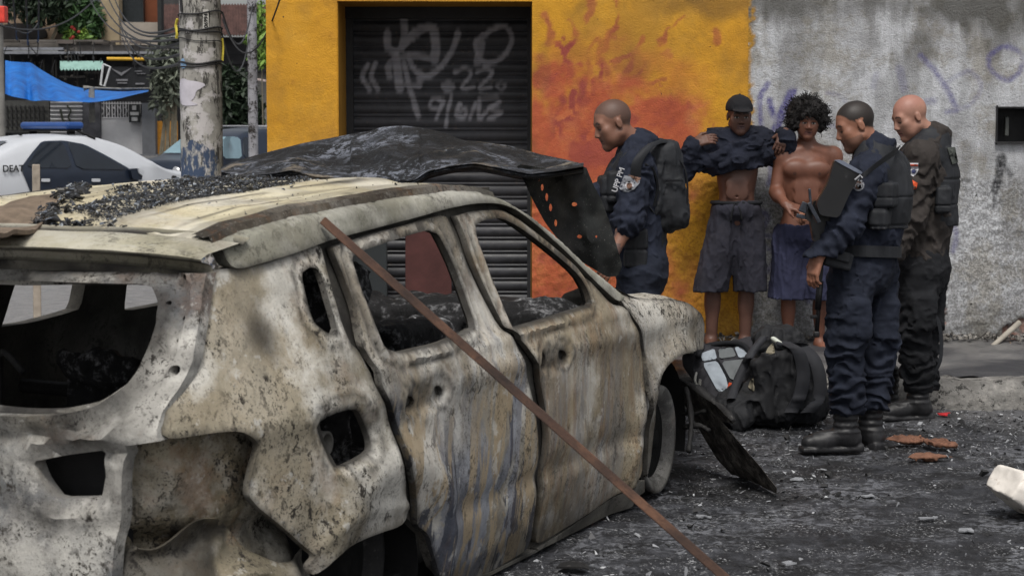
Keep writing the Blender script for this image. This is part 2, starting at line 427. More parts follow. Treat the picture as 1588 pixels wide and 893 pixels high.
def make_wall(name, x0, x1, mat, hol, parent, attrs):
    P, q = wall_grid(x0, x1, .1, TOPZ, .0135, hol); at_ = attrs(P)
    rc = roughcast(P, 1.30); p3 = np.c_[P, 0 * P[:, :1]]
    y = (fbm(p3 * 1.6, 3, 1) - .5) * .03 + (fbm(p3 * 14, 3, 2) - .5) * .006 - rc * (.004 + np.maximum(0, fbm(p3 * 34, 2, 3) - .4) * .022)
    y = y + at_.pop('relief', 0)
    edge = np.zeros(len(P))
    used = np.unique(q); mp = -np.ones(len(P), int); mp[used] = np.arange(len(used))
    me = mesh(np.c_[P[:, 0], y, P[:, 1]][used], mp[q]);
    for k, v in at_.items(): setval(me, v[used], k)
    setval(me, rc[used], 'rc')
    return obj(name, me, mat, parent)
YE, ORG = C(219, 160, 36), C(199, 96, 52)
m = Mat('yellow_render', .85)
n1 = m.noise(2.2, 6, .65); n2 = m.noise(16, 6, .7)
ye = m.ramp(n1, [(.3, C(176, 126, 40)), (.5, C(198, 144, 42)), (.72, C(206, 156, 60))])
og = m.ramp(m.noise(3.4, 6, .7), [(.36, C(148, 72, 52)), (.5, C(170, 86, 56)), (.64, C(184, 108, 68))])
ye = m.mix(m.op('MULTIPLY', m.th(m.noise(1.7, 6, .7, m.stretch(1, 1, .7, (3, 3, 3))), .46, .6), .55), ye, C(150, 112, 50)); c = m.mix(m.attr('stain'), ye, og); c = m.mix(m.attr('dark'), c, C(140, 66, 58))
c = m.mix(m.op('MULTIPLY', m.th(n2, .56, .72), .35), c, C(150, 96, 44)); c = m.mix(m.attr('grime'), c, C(96, 74, 46))
c = m.mix(m.op('MULTIPLY', m.attr('rc'), m.op('MULTIPLY', m.th(m.noise(55, 4, .7), .45, .62), .5)), c, C(128, 74, 34))
c = m.mix(m.th(m.noise(34, 3, .5), .735, .76), c, C(70, 46, 34))
m.col(c).bump(m.op('ADD', m.noise(90, 5, .7), m.op('MULTIPLY', n2, .7)), .55, .012); YEL = m.m
def yel_attr(P):
    x, y = px_of(P); q = np.c_[x, y]; p3 = np.c_[P, 0 * P[:, :1]]
    nA = fbm(p3 * 5, 4, 21) - .5; nB = fbm(p3 * 13, 4, 22) - .5; nC = fbm(p3 * 2.4, 3, 23) - .5
    f = sstep(80, 180, y + 110 * nA + 70 * nB + .18 * (900 - x) * (x < 900)) * sstep(1112, 1010, x + 150 * nC + 90 * nB + .10 * (y - 200)) * sstep(815, 830, x)
    f *= 1 - .75 * sstep(300, 420, y + 90 * nA) * sstep(1010, 1120, x + 60 * nB)
    low = sstep(.30, .45, fbm(p3 * 6.5, 3, 31)) * sstep(845, 865, x) * sstep(985, 930, x) * sstep(40, 75, y) * sstep(260, 200, y)
    f = np.clip(f * 1.25, 0, 1); jit = np.stack([fbm(p3 * 9, 3, 35), fbm(p3 * 9, 3, 36), 0 * x], -1) * .06; cells = low * sstep(.50, .57, fbm((p3 + jit) * np.array([21, 15, 1]), 2, 33))
    lines = [(10, [(920, -20), (914, 12), (906, 38)]), (9, [(950, -10), (956, 20), (957, 40), (944, 52), (930, 66), (927, 95)]), (17, [(944, 52), (938, 75), (930, 90), (943, 110)]),
             (12, [(848, 25), (853, 45), (848, 66)]), (12, [(884, 38), (892, 52)]), (8, [(925, 60), (912, 82), (915, 110), (900, 150)]), (5, [(990, 84), (960, 90), (945, 96)]), (6, [(850, 130), (870, 150), (860, 175)]), (4, [(1060, 192), (1030, 190), (1000, 196)]), (4, [(960, 140), (1000, 128), (1040, 118), (1050, 108)]), (6, [(1062, 28), (1046, 40), (1032, 55), (1020, 62)]), (13, [(1034, 50), (1030, 62)]), (10, [(1035, 80), (1022, 88)]),
             (11, [(905, 130), (898, 160), (910, 190)]), (9, [(1000, 60), (990, 85), (975, 110)]), (5, [(1058, 192), (1075, 188), (1105, 193)]), (5, [(1096, 160), (1082, 180), (1072, 195)]), (10, [(1062, 160), (1072, 166)]), (12, [(1104, 50), (1106, 62)]), (5, [(1005, 100), (990, 118), (968, 128)])]
    ln = np.zeros(len(P))
    for wd, pts in lines: ln = np.maximum(ln, (.55 + .5 * nA) * sstep(wd * .60, wd * .12, seg2(q + np.c_[nA, nB] * 26, cat(pts, 5)) + 16 * nB))
    stain = np.clip(np.maximum.reduce([f, cells * .9, ln * .95]), 0, 1)
    halo = sstep(.40, .62, fbm(p3 * 3.1, 4, 41)) * 1.4 * sstep(20, 120, y) * sstep(1120, 1040, x) * sstep(835, 860, x) * .35
    dark = np.clip(np.maximum(cells, ln) * (.35 + .6 * sstep(.4, .6, fbm(p3 * 8, 3, 44))) + f * sstep(.57, .68, fbm(p3 * 4.2, 4, 45)) * .7, 0, 1) * sstep(820, 835, x)
    grime = sstep(42, 12, y + 60 * nA) * sstep(980, 1060, x) * .6 + sstep(.6, .75, fbm(p3 * np.array([5, 3, 1]), 4, 50)) * .25 + sstep(.32, .12, P[:, 1] + .3 * nB) * .35
    crack = sstep(2.2, .6, seg2(q, cat([(1060, 24), (1090, 26), (1130, 24), (1145, 33), (1158, 28)], 4)) + 6 * nB)
    return dict(stain=np.clip(np.maximum(stain, halo), 0, 1), dark=dark, grime=np.clip(grime + crack * .0, 0, .8))
yw = make_wall('yellow_wall', LX0, GXB, YEL, [(SX0, SX1, 0, SZ)], BLD, yel_attr); yw['label'] = 'yellow rendered wall stained orange and red'
# reveals of the shutter opening
SY = .72
rv = MB(); rv.grid([[(SX0, y, z) for z in np.linspace(.1, SZ, 60)] for y in np.linspace(0, SY + .05, 14)])
rv.grid([[(SX1, y, z) for z in np.linspace(.1, SZ, 60)] for y in np.linspace(0, SY + .05, 14)])
rv.grid([[(x, y, SZ) for x in np.linspace(SX0, SX1, 40)] for y in np.linspace(0, SY + .05, 14)])
RVM = plain('yellow_reveal', C(160, 118, 42), .85, .16, 6, bump=.3)
rv.build('door_reveal', RVM, BLD)
# grey half
NX0, NX1 = wp(1545, 200)[0], wp(1604, 200)[0]; NZ0, NZ1 = wp(1500, 221)[1], wp(1500, 167)[1]
m = Mat('grey_render', .88)
n1 = m.noise(1.9, 6, .65); n2 = m.noise(20, 6, .72)
c = m.ramp(n1, [(.34, C(142, 142, 142)), (.5, C(172, 173, 176)), (.66, C(194, 196, 200))])
c = m.mix(m.op('MULTIPLY', m.th(m.noise(1.2, 5, .7, m.stretch(3.4, 1, .5)), .46, .6), .7), c, C(206, 208, 212))
c = m.mix(m.op('MULTIPLY', m.th(m.noise(2.6, 6, .75), .5, .6), .6), c, C(140, 134, 120))
c = m.mix(m.attr('grime'), c, C(74, 72, 66)); c = m.mix(m.op('MULTIPLY', m.th(n2, .5, .7), .35), c, C(92, 90, 86))
c = m.mix(m.op('MULTIPLY', m.attr('rc'), m.op('MULTIPLY', m.th(m.noise(60, 4, .7), .44, .56), .55)), c, C(84, 82, 78))
c = m.mix(m.th(m.noise(30, 3, .5), .74, .765), c, C(40, 38, 36))
spr = m.ramp(m.noise(40, 4, .7), [(.25, .35), (.6, 1.)])
c = m.mix(m.op('MULTIPLY', m.attr('purple'), spr), c, C(72, 66, 132)); c = m.mix(m.op('MULTIPLY', m.attr('black'), spr), c, C(26, 26, 30))
c = m.mix(m.attr('brick'), c, m.ramp(n2, [(.3, C(120, 66, 44)), (.7, C(172, 96, 62))]))
c = m.mix(m.attr('yel'), c, C(170, 128, 52)); m.col(c).bump(m.op('ADD', m.noise(80, 6, .75), m.op('MULTIPLY', n2, 1.)), .75, .015); GRY = m.m
def gry_attr(P):
    x, y = px_of(P); q = np.c_[x, y]; p3 = np.c_[P, 0 * P[:, :1]]; k = 2.977; of = (1150, 0)
    pur = [(1, .8, [(122, 388), (86, 450), (90, 575)]), (1.3, .9, [(128, 465), (150, 540), (172, 570)]), (1.7, .9, [(236, 418), (192, 510), (160, 590)]), (1.6, .3, [(730, 318), (752, 415)]), (1.2, .22, [(622, 345), (608, 400)]),
           (1.1, .62, [(828, 258), (900, 340), (958, 430), (985, 490)]), (1, .5, [(945, 516), (992, 512)]), (.9, .3, [(958, 372), (1050, 330), (1105, 400), (1060, 480), (1000, 505)]), (1.5, .35, [(850, 470), (890, 465)]),
           (1, .62, [(1140, 262), (1210, 216), (1292, 250), (1284, 330), (1222, 372), (1150, 322), (1140, 262)]),
           (1.1, .6, [(150, 590), (120, 660), (135, 790), (125, 850)]), (1.1, .5, [(60, 960), (120, 1000), (90, 1080), (150, 1090)]), (1, .5, [(100, 1130), (160, 1180), (120, 1250)]), (1, .6, [(280, 1330), (310, 1390)]), (1, .5, [(960, 1000), (990, 1080), (975, 1160)]),
           (.8, .3, [(395, 430), (440, 440), (480, 470)]), (.8, .25, [(260, 560), (480, 590)])]
    blk = [(1.7, .95, [(1202, 735), (1192, 800), (1168, 875)]), (1.2, .7, [(1202, 755), (1242, 805)]), (2.2, .95, [(1200, 735), (1196, 765)]), (.7, .8, [(1170, 880), (1165, 950)])]
    pm = stroke_mask(P, pur, of, k, .034, .011, WY, 5); bm_ = stroke_mask(P, blk, of, k, .034, .010, WY, 6)
    nA = fbm(p3 * 3, 4, 61) - .5; nB = fbm(p3 * 12, 4, 62) - .5
    grime = sstep(50, 15, y + 36 * nA + 30 * nB) * .5 + .5 * sstep(.54, .62, fbm(p3 * np.array([7, 2.2, 1]), 4, 71)) * sstep(330, 250, y) * .5 + .55 * sstep(190, 20, y) * sstep(.5, .66, fbm(p3 * np.array([4, 1.6, 1]), 4, 63)) * sstep(1300, 1420, x) + sstep(.5, .12, P[:, 1] + .35 * nA) * .5
    # plaster broken off the foot of the wall
    b1 = inpoly(q + np.c_[nB, nA] * 26, [(1448, 476), (1466, 460), (1470, 500), (1468, 520), (1462, 556), (1448, 556)])
    b2 = inpoly(q + np.c_[nB, nA] * 36, [(1520, 556), (1548, 520), (1560, 500), (1588, 492), (1640, 500), (1640, 556)])
    brick = (b1 * .55 + b2 * .4) * sstep(.4, .6, fbm(p3 * 16, 3, 66))
    rel = (b1 | b2) * .022 - .012 * sstep(.5, .75, fbm(p3 * 6, 3, 67)) * sstep(.75, .3, P[:, 1])
    yl = sstep(.030, .0, P[:, 0] - GXB - .05 * np.maximum(0, fbm(p3 * 18, 3, 69) - .42) * 2) * sstep(.36, .5, fbm(p3 * 30, 2, 70) + .1)
    return dict(yel=yl, grime=np.clip(grime, 0, .85), purple=pm * sstep(.2, .5, fbm(p3 * 9, 3, 68) + .12), black=bm_, brick=np.clip(brick, 0, 1), relief=rel)
gw = make_wall('grey_wall', GXB, 5.6, GRY, [(NX0, NX1, NZ0, NZ1)], BLD, gry_attr); gw['label'] = 'grey rough rendered wall with purple spray marks'
MB().box(((LX0 + 5.6) / 2, 3.0, TOPZ / 2 + .05), (5.6 - LX0 - .02, 4.2, TOPZ - .1)).build('building_body', plain('block_render', C(150, 140, 120)), BLD)
MB().box(((LX0 + 5.6) / 2, 2.5, TOPZ + .1), (5.6 - LX0 + .5, 5.6, .2)).build('roof_slab', plain('roof_concrete', C(110, 108, 104)), BLD)
# shutter
slat = []; z = .12; pit = .0975
while z < SZ + .1:
    for dz, dy in ((0, .012), (.006, .002), (.012, 0), (.018, .001), (.022, .009), (.028, .010), (.032, .0), (.06, -.003), (.088, .0), (.093, .012)):
        slat.append((z + dz, SY + dy))
    z += pit
sx = np.linspace(SX0 + .002, SX1 + .09, 190)
A = np.array([[(x, y, zz) for (zz, y) in slat] for x in sx]); A[..., 1] += (fbm(A * np.array([1.5, 0, 2.5]), 3, 12) - .5) * .02
SHY = WY + SY; k = 3.434; of = (400, 0)
st_ = [(1.5, .6, [(690, 180), (692, 255), (740, 272), (775, 232), (778, 120), (768, 45)]), (1.9, .6, [(775, 235), (860, 162), (928, 150), (946, 240), (940, 318)]), (1.3, .5, [(940, 318), (840, 300), (740, 312), (694, 360), (700, 412)]), (1.8, .6, [(735, 300), (745, 380), (755, 470)]),
       (1.2, .6, [(800, 300), (832, 372), (900, 408), (962, 368), (1030, 280), (1064, 180)]), (1.0, .66, [(1190, 200), (1250, 160), (1320, 148), (1352, 220), (1290, 318), (1190, 322), (1160, 235), (1200, 185)]), (1.6, .55, [(1190, 230), (1170, 330)]),
       (1, .6, [(585, 345), (558, 410), (592, 476)]), (1, .6, [(626, 338), (604, 410), (638, 474)]), (1.1, .6, [(778, 335), (800, 440), (830, 545), (852, 618)]), (1.1, .5, [(770, 450), (860, 460)]), (1.4, .5, [(860, 420), (930, 395)]),
       (.8, .58, [(1050, 388), (1100, 368), (1135, 395), (1085, 470), (1150, 466)]), (.8, .58, [(1165, 388), (1215, 368), (1245, 395), (1180, 470), (1240, 466)]), (1.3, .45, [(990, 460), (1012, 448), (1035, 462), (1010, 474), (990, 460)]), (.6, .5, [(1272, 460), (1294, 444), (1316, 460), (1294, 480), (1272, 460)]),
       (.8, .6, [(985, 545), (940, 526), (915, 560), (960, 585), (988, 540), (950, 628)]), (.7, .6, [(1030, 515), (1012, 590), (1000, 672)]), (.9, .6, [(1075, 555), (1056, 612), (1100, 622), (1106, 588), (1066, 596)]), (.9, .6, [(1160, 550), (1130, 625)]), (.9, .6, [(1180, 530), (1178, 625), (1215, 600)]), (.9, .6, [(1285, 545), (1230, 580), (1296, 602), (1230, 632)]), (1.2, .3, [(1190, 525), (1270, 520)])]
sm = stroke_mask(A[..., [0, 2]].reshape(-1, 2), st_, of, k, .034, .010, SHY, 9)
b_ = MB().grid(A); me = mesh(b_.v, b_.f, True); setval(me, sm * (.55 + .6 * fbm(np.array(b_.v) * 14, 3, 15)), 'spray')
m = Mat('shutter_paint', .5, .4)
nz = m.noise(5, 6, .65); c = m.ramp(nz, [(.34, C(40, 41, 45)), (.64, C(64, 65, 70))]); c = m.mix(m.op('MULTIPLY', m.th(m.noise(26, 5, .7), .58, .7), .5), c, C(92, 84, 76))
c = m.mix(m.th(m.noise(1.3, 4, .6, m.stretch(1, 1, .3)), .58, .75), c, C(66, 66, 70)); c = m.mix(m.attr('spray'), c, C(186, 186, 194))
m.col(c).rough(m.ramp(nz, [(.3, .4), (.7, .65)])).bump(m.noise(40, 4), .2, .005)
obj('roller_shutter', me, m.m, BLD, label='black roller shutter sprayed with faded white graffiti')
MB().box((SX0 + .025, SY - .035, 1.3), (.05, .05, 2.4)).box((SX1 - .0, SY - .035, 1.3), (.05, .05, 2.4)).box(((SX0 + SX1) / 2, SY - .05, SZ - .03), (SX1 - SX0, .08, .10)).build('shutter_rail', plain('rail_steel', C(44, 45, 48), .5), BLD)
# meter niche, vent, pipe stub
DK = plain('niche_black', C(24, 24, 26), .6, .4)  # near-black colour of the niche inside and the vent louvres
nb = MB(); a0, a1, b0, b1 = NX0, NX1, NZ0, NZ1
nb.grid([[(a0, 0, b0), (a0, 0, b1)], [(a0, .14, b0), (a0, .14, b1)], [(a1, .14, b0), (a1, .14, b1)], [(a1, 0, b0), (a1, 0, b1)]])
nb.grid([[(a0, 0, b0), (a0, .14, b0)], [(a1, 0, b0), (a1, .14, b0)]]); nb.grid([[(a0, 0, b1), (a0, .14, b1)], [(a1, 0, b1), (a1, .14, b1)]])
ni = nb.build('meter_niche', DK, BLD); ni['label'] = 'dark open meter niche in the grey wall'
MB().box((a0 + .085, .07, (b0 + b1) / 2 - .01), (.026, .05, .13), bev=.006).build('meter_part', plain('grey_plastic', C(74, 76, 74), .4), ni)
fr = MB(); t = .009
fr.box(((a0 + a1) / 2, -.012, b1 + t / 2 - .003), (a1 - a0 + .02, .04, t), bev=.004).box(((a0 + a1) / 2, -.014, b0 - t / 2 + .003), (a1 - a0 + .02, .05, t), bev=.004).box((a0 - t / 2 + .003, -.012, (b0 + b1) / 2), (t, .04, b1 - b0 + .03), bev=.004)
fr.build('niche_frame', plain('black_frame', C(34, 34, 36), .45), ni)
vx, vz = wp(1459, 432); vt = MB().box((vx, -.004, vz), (.10, .03, .075), bev=.004).build('wall_vent', plain('vent_grey', C(140, 142, 145), .5), BLD)
vl = MB()
for k in range(4): vl.box((vx + .004, -.021, vz - .024 + k * .017), (.085, .006, .006), rot=Euler((.5, 0, -.03)))
vl.build('vent_louvre', DK, vt)
# ---- far ground of the side street: the raised plot under the houses
m_ = plain('far_street', C(92, 92, 92), .85, .2, 1.5)
q = np.array([[(x, y, .012 + .62 * float(sstep(44, 62, y))) for x in np.linspace(-45, 4, 12)] for y in np.linspace(41, 80, 20)])
kind(MB().grid(q).build('street_slope', m_, smooth=True), 'structure')
# ============================================================ THE BURNT CAR
YAW = R(24); HV = np.array([math.sin(YAW), math.cos(YAW), 0]); NV = np.array([math.cos(YAW), -math.sin(YAW), 0])
CAR0 = np.array([.69, 8.35, 0]) - .905 * NV
def W(u, v):
    u = np.asarray(u, float); v = np.asarray(v, float)
    w_ = .905 - .045 * np.clip((.55 - v) / .4, 0, 2) ** 2 - .02 * sstep(.76, .90, v) - .34 * np.clip(v - .87, 0, 2) - .12 * np.clip(v - 1.22, 0, 2) ** 1.5
    w_ = w_ - .20 * np.clip(-2.75 - u, 0, 3) ** 2 - .26 * np.clip(u - .12, 0, 2) ** 2
    w_ = w_ + .012 * np.exp(-((v - .78) / .05) ** 2)
    for uc, vc, r in ((0.02, .20, .43), (-2.62, .12, .45)):
        d = np.hypot(u - uc, v - vc); w_ = w_ + .038 * np.exp(-((d - r) / .085) ** 2)
    return w_
def loc_ray(px, py):
    d = ray(px, py); o = np.array([0, 0, CAMZ]) - CAR0
    return np.array([o @ NV, o @ HV, o[2]]), np.array([d @ NV, d @ HV, d[2]])
def side(px, py, off=0):
    o, d = loc_ray(px, py); w_ = .88
    for _ in range(30):
        t = (w_ - o[0]) / d[0]; u, v = o[1] + t * d[1], o[2] + t * d[2]; w_ = .5 * w_ + .5 * (float(W(u, v)) + off)
    return np.array([u, v])
def on_w(px, py, w_): o, d = loc_ray(px, py); t = (w_ - o[0]) / d[0]; return o + t * d
def on_u(px, py, u): o, d = loc_ray(px, py); t = (u - o[1]) / d[1]; return o + t * d
def on_v(px, py, v): o, d = loc_ray(px, py); t = (v - o[2]) / d[2]; return o + t * d
def burnt(name, cols0, tan=.3, blue=.0, soot=.4, rust=.2, white=.3, streak=0., speck=.5, bump=.5, ofs=0, dk=.82, zmask=True):
    cols = [tuple(x * dk for x in c_[:3]) + (1,) for c_ in cols0]
    m = Mat(name, .86, .25); zc = m.xyz()[2]; o = (ofs, ofs * 1.7, ofs * .6)
    v = m.stretch(1, 1, 1, o); vs = m.stretch(2.0, 2.0, .8, o, (0, .25, .2)); mp = lambda *q: m.stretch(1, 1, 1, q)
    nA = m.noise(1.5, 6, .6, v); nB = m.noise(2.6, 6, .66, mp(3 + ofs, 8, 1)); nC = m.noise(38, 6, .72, m.stretch(1, 1, .8, o), .4); nE = m.noise(105, 3, .7, v); nF = m.noise(6, 5, .68, mp(1, ofs, 6))
    c = m.ramp(nA, [(.36, cols[0]), (.5, cols[1]), (.64, cols[2])])
    c = m.mix(m.op('MULTIPLY', m.th(nB, .44, .6), tan), c, C(156, 139, 112, dk))
    if white: c = m.mix(m.op('MULTIPLY', m.th(m.noise(2.2, 7, .64, mp(4 + ofs, 2, 9)), .46, .57), white), c, C(214, 211, 203, dk))
    if soot: c = m.mix(m.op('MULTIPLY', m.th(m.noise(1.9, 7, .68, mp(9, 1 + ofs, 4)), .5, .62), soot * .8), c, C(84, 80, 70, dk))
    if rust: c = m.mix(m.op('MULTIPLY', m.th(m.noise(3.4, 7, .72, mp(1, 5 + ofs, 3)), .54, .64), rust), c, C(124, 84, 50, dk))
    if blue:
        lowm = m.ramp(m.op('ADD', zc, m.op('MULTIPLY', m.op('SUBTRACT', m.noise(2.2, 4, .6, mp(1, 1, ofs)), .5), .9)), [(.62, 1.), (.86, .12)]) if zmask else 1.
        blue_ = m.op('MULTIPLY', lowm, blue)
        n1 = m.noise(1.7, 6, .62, vs, .9); n2 = m.noise(2.0, 6, .62, m.stretch(2.8, 2.8, .7, (7 + ofs, 3, 1), (0, 0, .15)), 1.0); n3 = m.noise(3.2, 6, .62, m.stretch(2.6, 2.6, .55, (2, 9 + ofs, 5)), .9)
        c = m.mix(m.op('MULTIPLY', m.th(n1, .49, .52), blue_), c, m.ramp(nF, [(.38, C(96, 100, 110)), (.62, C(142, 145, 152))]))
        c = m.mix(m.op('MULTIPLY', m.th(n2, .54, .56), blue_), c, m.ramp(nF, [(.4, C(44, 46, 54)), (.6, C(70, 74, 86))]))
        c = m.mix(m.op('MULTIPLY', m.th(n3, .52, .55), blue_), c, C(162, 146, 120, dk))
    if streak: c = m.mix(m.op('MULTIPLY', m.th(m.noise(7, 6, .7, m.stretch(3, 3, .3, o)), .5, .6), streak), c, C(128, 98, 70, dk))
    clus = m.th(m.noise(3.8, 5, .7, mp(6, 2, ofs)), .44, .58)
    c = m.mix(m.op('MULTIPLY', m.op('MULTIPLY', m.th(nC, .54, .58), clus), speck * 1.2), c, C(50, 46, 41))
    c = m.mix(m.op('MULTIPLY', m.op('MULTIPLY', m.th(nE, .57, .62), m.op('ADD', m.op('MULTIPLY', clus, .7), .3)), speck), c, C(36, 33, 30))
    c = m.mix(m.op('MULTIPLY', m.op('MULTIPLY', m.th(m.noise(15, 6, .72, v, .5), .58, .62), clus), speck * .8), c, C(44, 40, 36))
    c = m.mix(m.op('MULTIPLY', m.th(nE, .36, .3), .3), c, C(205, 202, 194, dk))
    c = m.mix(m.op('MULTIPLY', m.th(m.noise(9, 6, .7, mp(2, 2, ofs)), .6, .64), white * .7), c, C(196, 194, 188, dk))
    c = m.mix(m.attr('char'), c, m.ramp(nF, [(.4, C(24, 23, 23)), (.6, C(46, 44, 42))]))
    m.col(c).bump(m.op('ADD', m.op('MULTIPLY', nC, .8), m.op('MULTIPLY', nE, .5)), bump, .005)
    return m.m
GB = [C(118, 112, 98), C(146, 138, 122), C(170, 163, 148)]
M_QUART = burnt('burnt_quarter', [C(112, 107, 94), C(148, 140, 122), C(174, 166, 150)], .3, 0, .6, .2, .85, 0, .85, .6, 1, .95)
M_RDOOR = burnt('burnt_rear_door', [C(116, 112, 104), C(148, 142, 130), C(168, 160, 146)], .3, .9, .3, .12, .75, .12, .6, .4, 2, .95)
M_FDOOR = burnt('burnt_front_door', [C(120, 113, 100), C(150, 140, 120), C(166, 154, 132)], .4, .32, .3, .18, .6, .4, .5, .4, 3, .92)
M_FEND = burnt('burnt_fender', [C(96, 92, 86), C(150, 144, 132), C(182, 176, 164)], .2, .15, .5, .15, .7, 0, 1., 1.0, 4, .9)
M_RAIL = burnt('burnt_rail', [C(120, 119, 108), C(150, 149, 136), C(172, 170, 156)], .12, 0, .45, .05, .4, 0, .4, .3, 5)
M_FRAME = burnt('burnt_frame', [C(92, 90, 84), C(124, 121, 112), C(150, 147, 138)], .15, 0, .55, .15, .25, 0, .55, .4, 6)
M_ROOF = burnt('burnt_roof', [C(186, 176, 148), C(208, 198, 168), C(222, 214, 190)], .3, 0, .25, .15, .5, 0, .3, .3, 7, .85)
M_TAIL = burnt('burnt_tailgate', [C(86, 89, 94), C(120, 121, 122), C(150, 149, 144)], .2, 0, .9, .3, .8, 0, 1., .7, 8, .85)
M_INNERP = burnt('burnt_inner_panel', [C(92, 86, 72), C(132, 124, 106), C(160, 153, 136)], .3, 0, .7, .4, .55, 0, 1., .9, 9, .9)
m = Mat('burnt_bonnet', .82, .3); v = m.stretch(1.2, .7, 1.2, (3, 1, 2), (0, 0, .5)); n1 = m.noise(3.2, 7, .7, v, .8); n2 = m.noise(14, 7, .78, v, .3); n3 = m.noise(48, 5, .72)
c = m.ramp(n1, [(.36, C(17, 17, 18)), (.5, C(34, 35, 38)), (.64, C(62, 65, 72))]); c = m.mix(m.op('MULTIPLY', m.th(n2, .5, .55), m.th(m.noise(2.4, 5, .65, m.stretch(1, 1, 1, (5, 5, 1))), .43, .53)), c, C(118, 122, 132)); c = m.mix(m.th(m.noise(2.1, 6, .7, m.stretch(1, 1, 1, (1, 7, 3))), .57, .63), c, C(128, 118, 104)); c = m.mix(m.th(n3, .56, .6), c, C(20, 20, 21))
c = m.mix(m.op('MULTIPLY', m.th(n3, .41, .36), .5), c, C(150, 156, 166)); c = m.mix(m.attr('char'), c, C(20, 19, 19)); m.col(c).bump(m.op('ADD', n2, m.op('MULTIPLY', n3, .9)), 1., .02); M_HOOD = m.m
M_FLAP = burnt('burnt_bonnet_dark', [C(16, 17, 17), C(26, 28, 28), C(42, 44, 43)], .0, .0, .5, .0, .0, 0, .3, .3, 11)
m = Mat('char', .75, .35); nz = m.noise(14, 6, .7)
m.col(m.mix(m.th(m.noise(50, 5, .7), .6, .7), m.ramp(nz, [(.3, C(16, 16, 17)), (.7, C(38, 37, 37))]), C(86, 84, 82))).bump(nz, .6, .015); M_CHAR = m.m
m = Mat('char_ash', .85, .3); nz = m.op('ADD', m.op('MULTIPLY', m.noise(26, 6, .75), .6), m.op('MULTIPLY', m.noise(5, 4, .6), .4))
m.col(m.ramp(nz, [(.36, C(13, 13, 14)), (.53, C(30, 30, 31)), (.59, C(96, 96, 98)), (.68, C(176, 176, 176))])).bump(nz, .9, .02); M_CHARASH = m.m
M_DARK = plain('soot_interior', C(22, 22, 23), .8, .4, 9, bump=.4)
CAR = thing('burnt_car', 'burnt out family car with bare ash coloured shell, no glass and a buckled bonnet', 'car', tuple(CAR0), -YAW)
INW = lambda q: np.tile([-1., 0, 0], (len(q), 1))
def lift_side(off=0, dent=.006, seed=0, sgn=1):
    def f(q):
        u, v = q[:, 0], np.maximum(q[:, 1], .018)
        p = np.c_[u, v, 0 * u + seed]
        w_ = W(u, v) + off + (fbm(p * 2.6, 3, seed) - .5) * dent * 1.6 + (fbm(p * 22, 2, seed) - .5) * dent * .3
        return np.c_[sgn * w_, u, v]
    return f
def uv(px): return [side(*p) for p in px]
QW = chaikin(uv([(467, 424), (481, 414), (492, 416), (501, 434), (523, 508), (519, 518), (507, 516), (487, 501), (479, 481)]), 1, .15)
RWIN = chaikin(uv([(544, 398), (568, 386), (635, 364), (661, 357), (678, 363), (690, 385), (704, 415), (737, 507), (722, 516), (685, 532), (618, 547), (595, 540), (578, 498), (558, 444)]), 1, .13)
FWIN = chaikin(uv([(734, 352), (750, 341), (777, 338), (801, 350), (834, 374), (868, 401), (898, 428), (911, 451), (918, 474), (888, 483), (841, 498), (797, 511), (789, 496), (760, 424)]), 1, .2)
FUEL = chaikin(uv([(499, 658), (520, 643), (555, 633), (566, 642), (578, 672), (583, 695), (572, 707), (528, 728), (518, 712), (503, 676)]), 1)
def soot_and_groove_shade(v, outs, wins, n):  # soot along the edges, plus shade painted into the channel round each opening
    q = v[:, 1:]; r = 0
    for o_ in outs: r = np.maximum(r, .7 * sstep(.015, .0, seg2(q, o_ + o_[:1]) + .014 * n))
    for o_ in wins: d = seg2(q, o_ + o_[:1]); r = np.maximum(r, np.maximum(.85 * sstep(.014, .0, d + .008 * n), .7 * np.exp(-((d - .042 + .01 * n) / .009) ** 2)))
    return r
def charred(me, fn, inner=False, outs=(), wins=()):
    v = verts(me); inn = sstep(.012, .022, W(v[:, 1], v[:, 2]) - np.abs(v[:, 0])) * .9 if inner else 0; inn = np.maximum(inn, soot_and_groove_shade(v, outs, wins, fbm(v * 16, 3, 9) - .5))  # inner sides are darkened too: the shade of the panel gaps, painted in
    setval(me, np.clip(np.maximum(fn(v[:, 0], v[:, 1], v[:, 2], fbm(v * 7, 3, 4) - .5), inn), 0, 1), 'char'); return me
# --- rear quarter
Q_OUT = uv([(322, 418), (350, 417), (400, 412), (450, 395), (496, 377), (503, 402), (513, 440), (530, 500), (543, 533), (555, 542), (571, 573), (587, 612), (600, 646), (612, 680), (624, 722), (631, 765), (632, 812), (579, 830), (530, 856), (486, 894), (478, 880), (488, 858), (448, 824), (400, 786), (384, 765), (395, 717), (404, 690), (393, 678), (373, 668), (336, 670), (246, 684), (257, 623), (276, 605), (299, 559)])
ql = lift_side(0, .007, 1)
def q_lift(q):
    P = ql(q); u, v = q[:, 0], q[:, 1]
    d = seg2(q, [side(632, 784), side(586, 789), side(542, 808), side(508, 834), side(488, 860)])
    P[:, 0] += .012 * np.exp(-(d / .018) ** 2) - .0; P[:, 0] -= .016 * np.exp(-(seg2(q, FUEL + FUEL[:1]) / .02) ** 2)
    P[:, 0] -= .02 * np.exp(-(((u + 3.18) / .12) ** 2 + ((v - 1.02) / .14) ** 2)); return P
me = panel(chaikin(Q_OUT, 2, .2), [QW, FUEL], q_lift, .020, INW, .020)
qp = obj('rear_quarter', charred(me, lambda w_, u, v, n: sstep(.03, -.02, v - 1.30 + .2 * n + (u + 3.0) * .05) * 0 + sstep(.5, .3, v + .5 * n) * .45, True, outs=[Q_OUT], wins=[FUEL, QW]), M_QUART, CAR, label='pale speckled rear quarter with open square fuel hole')
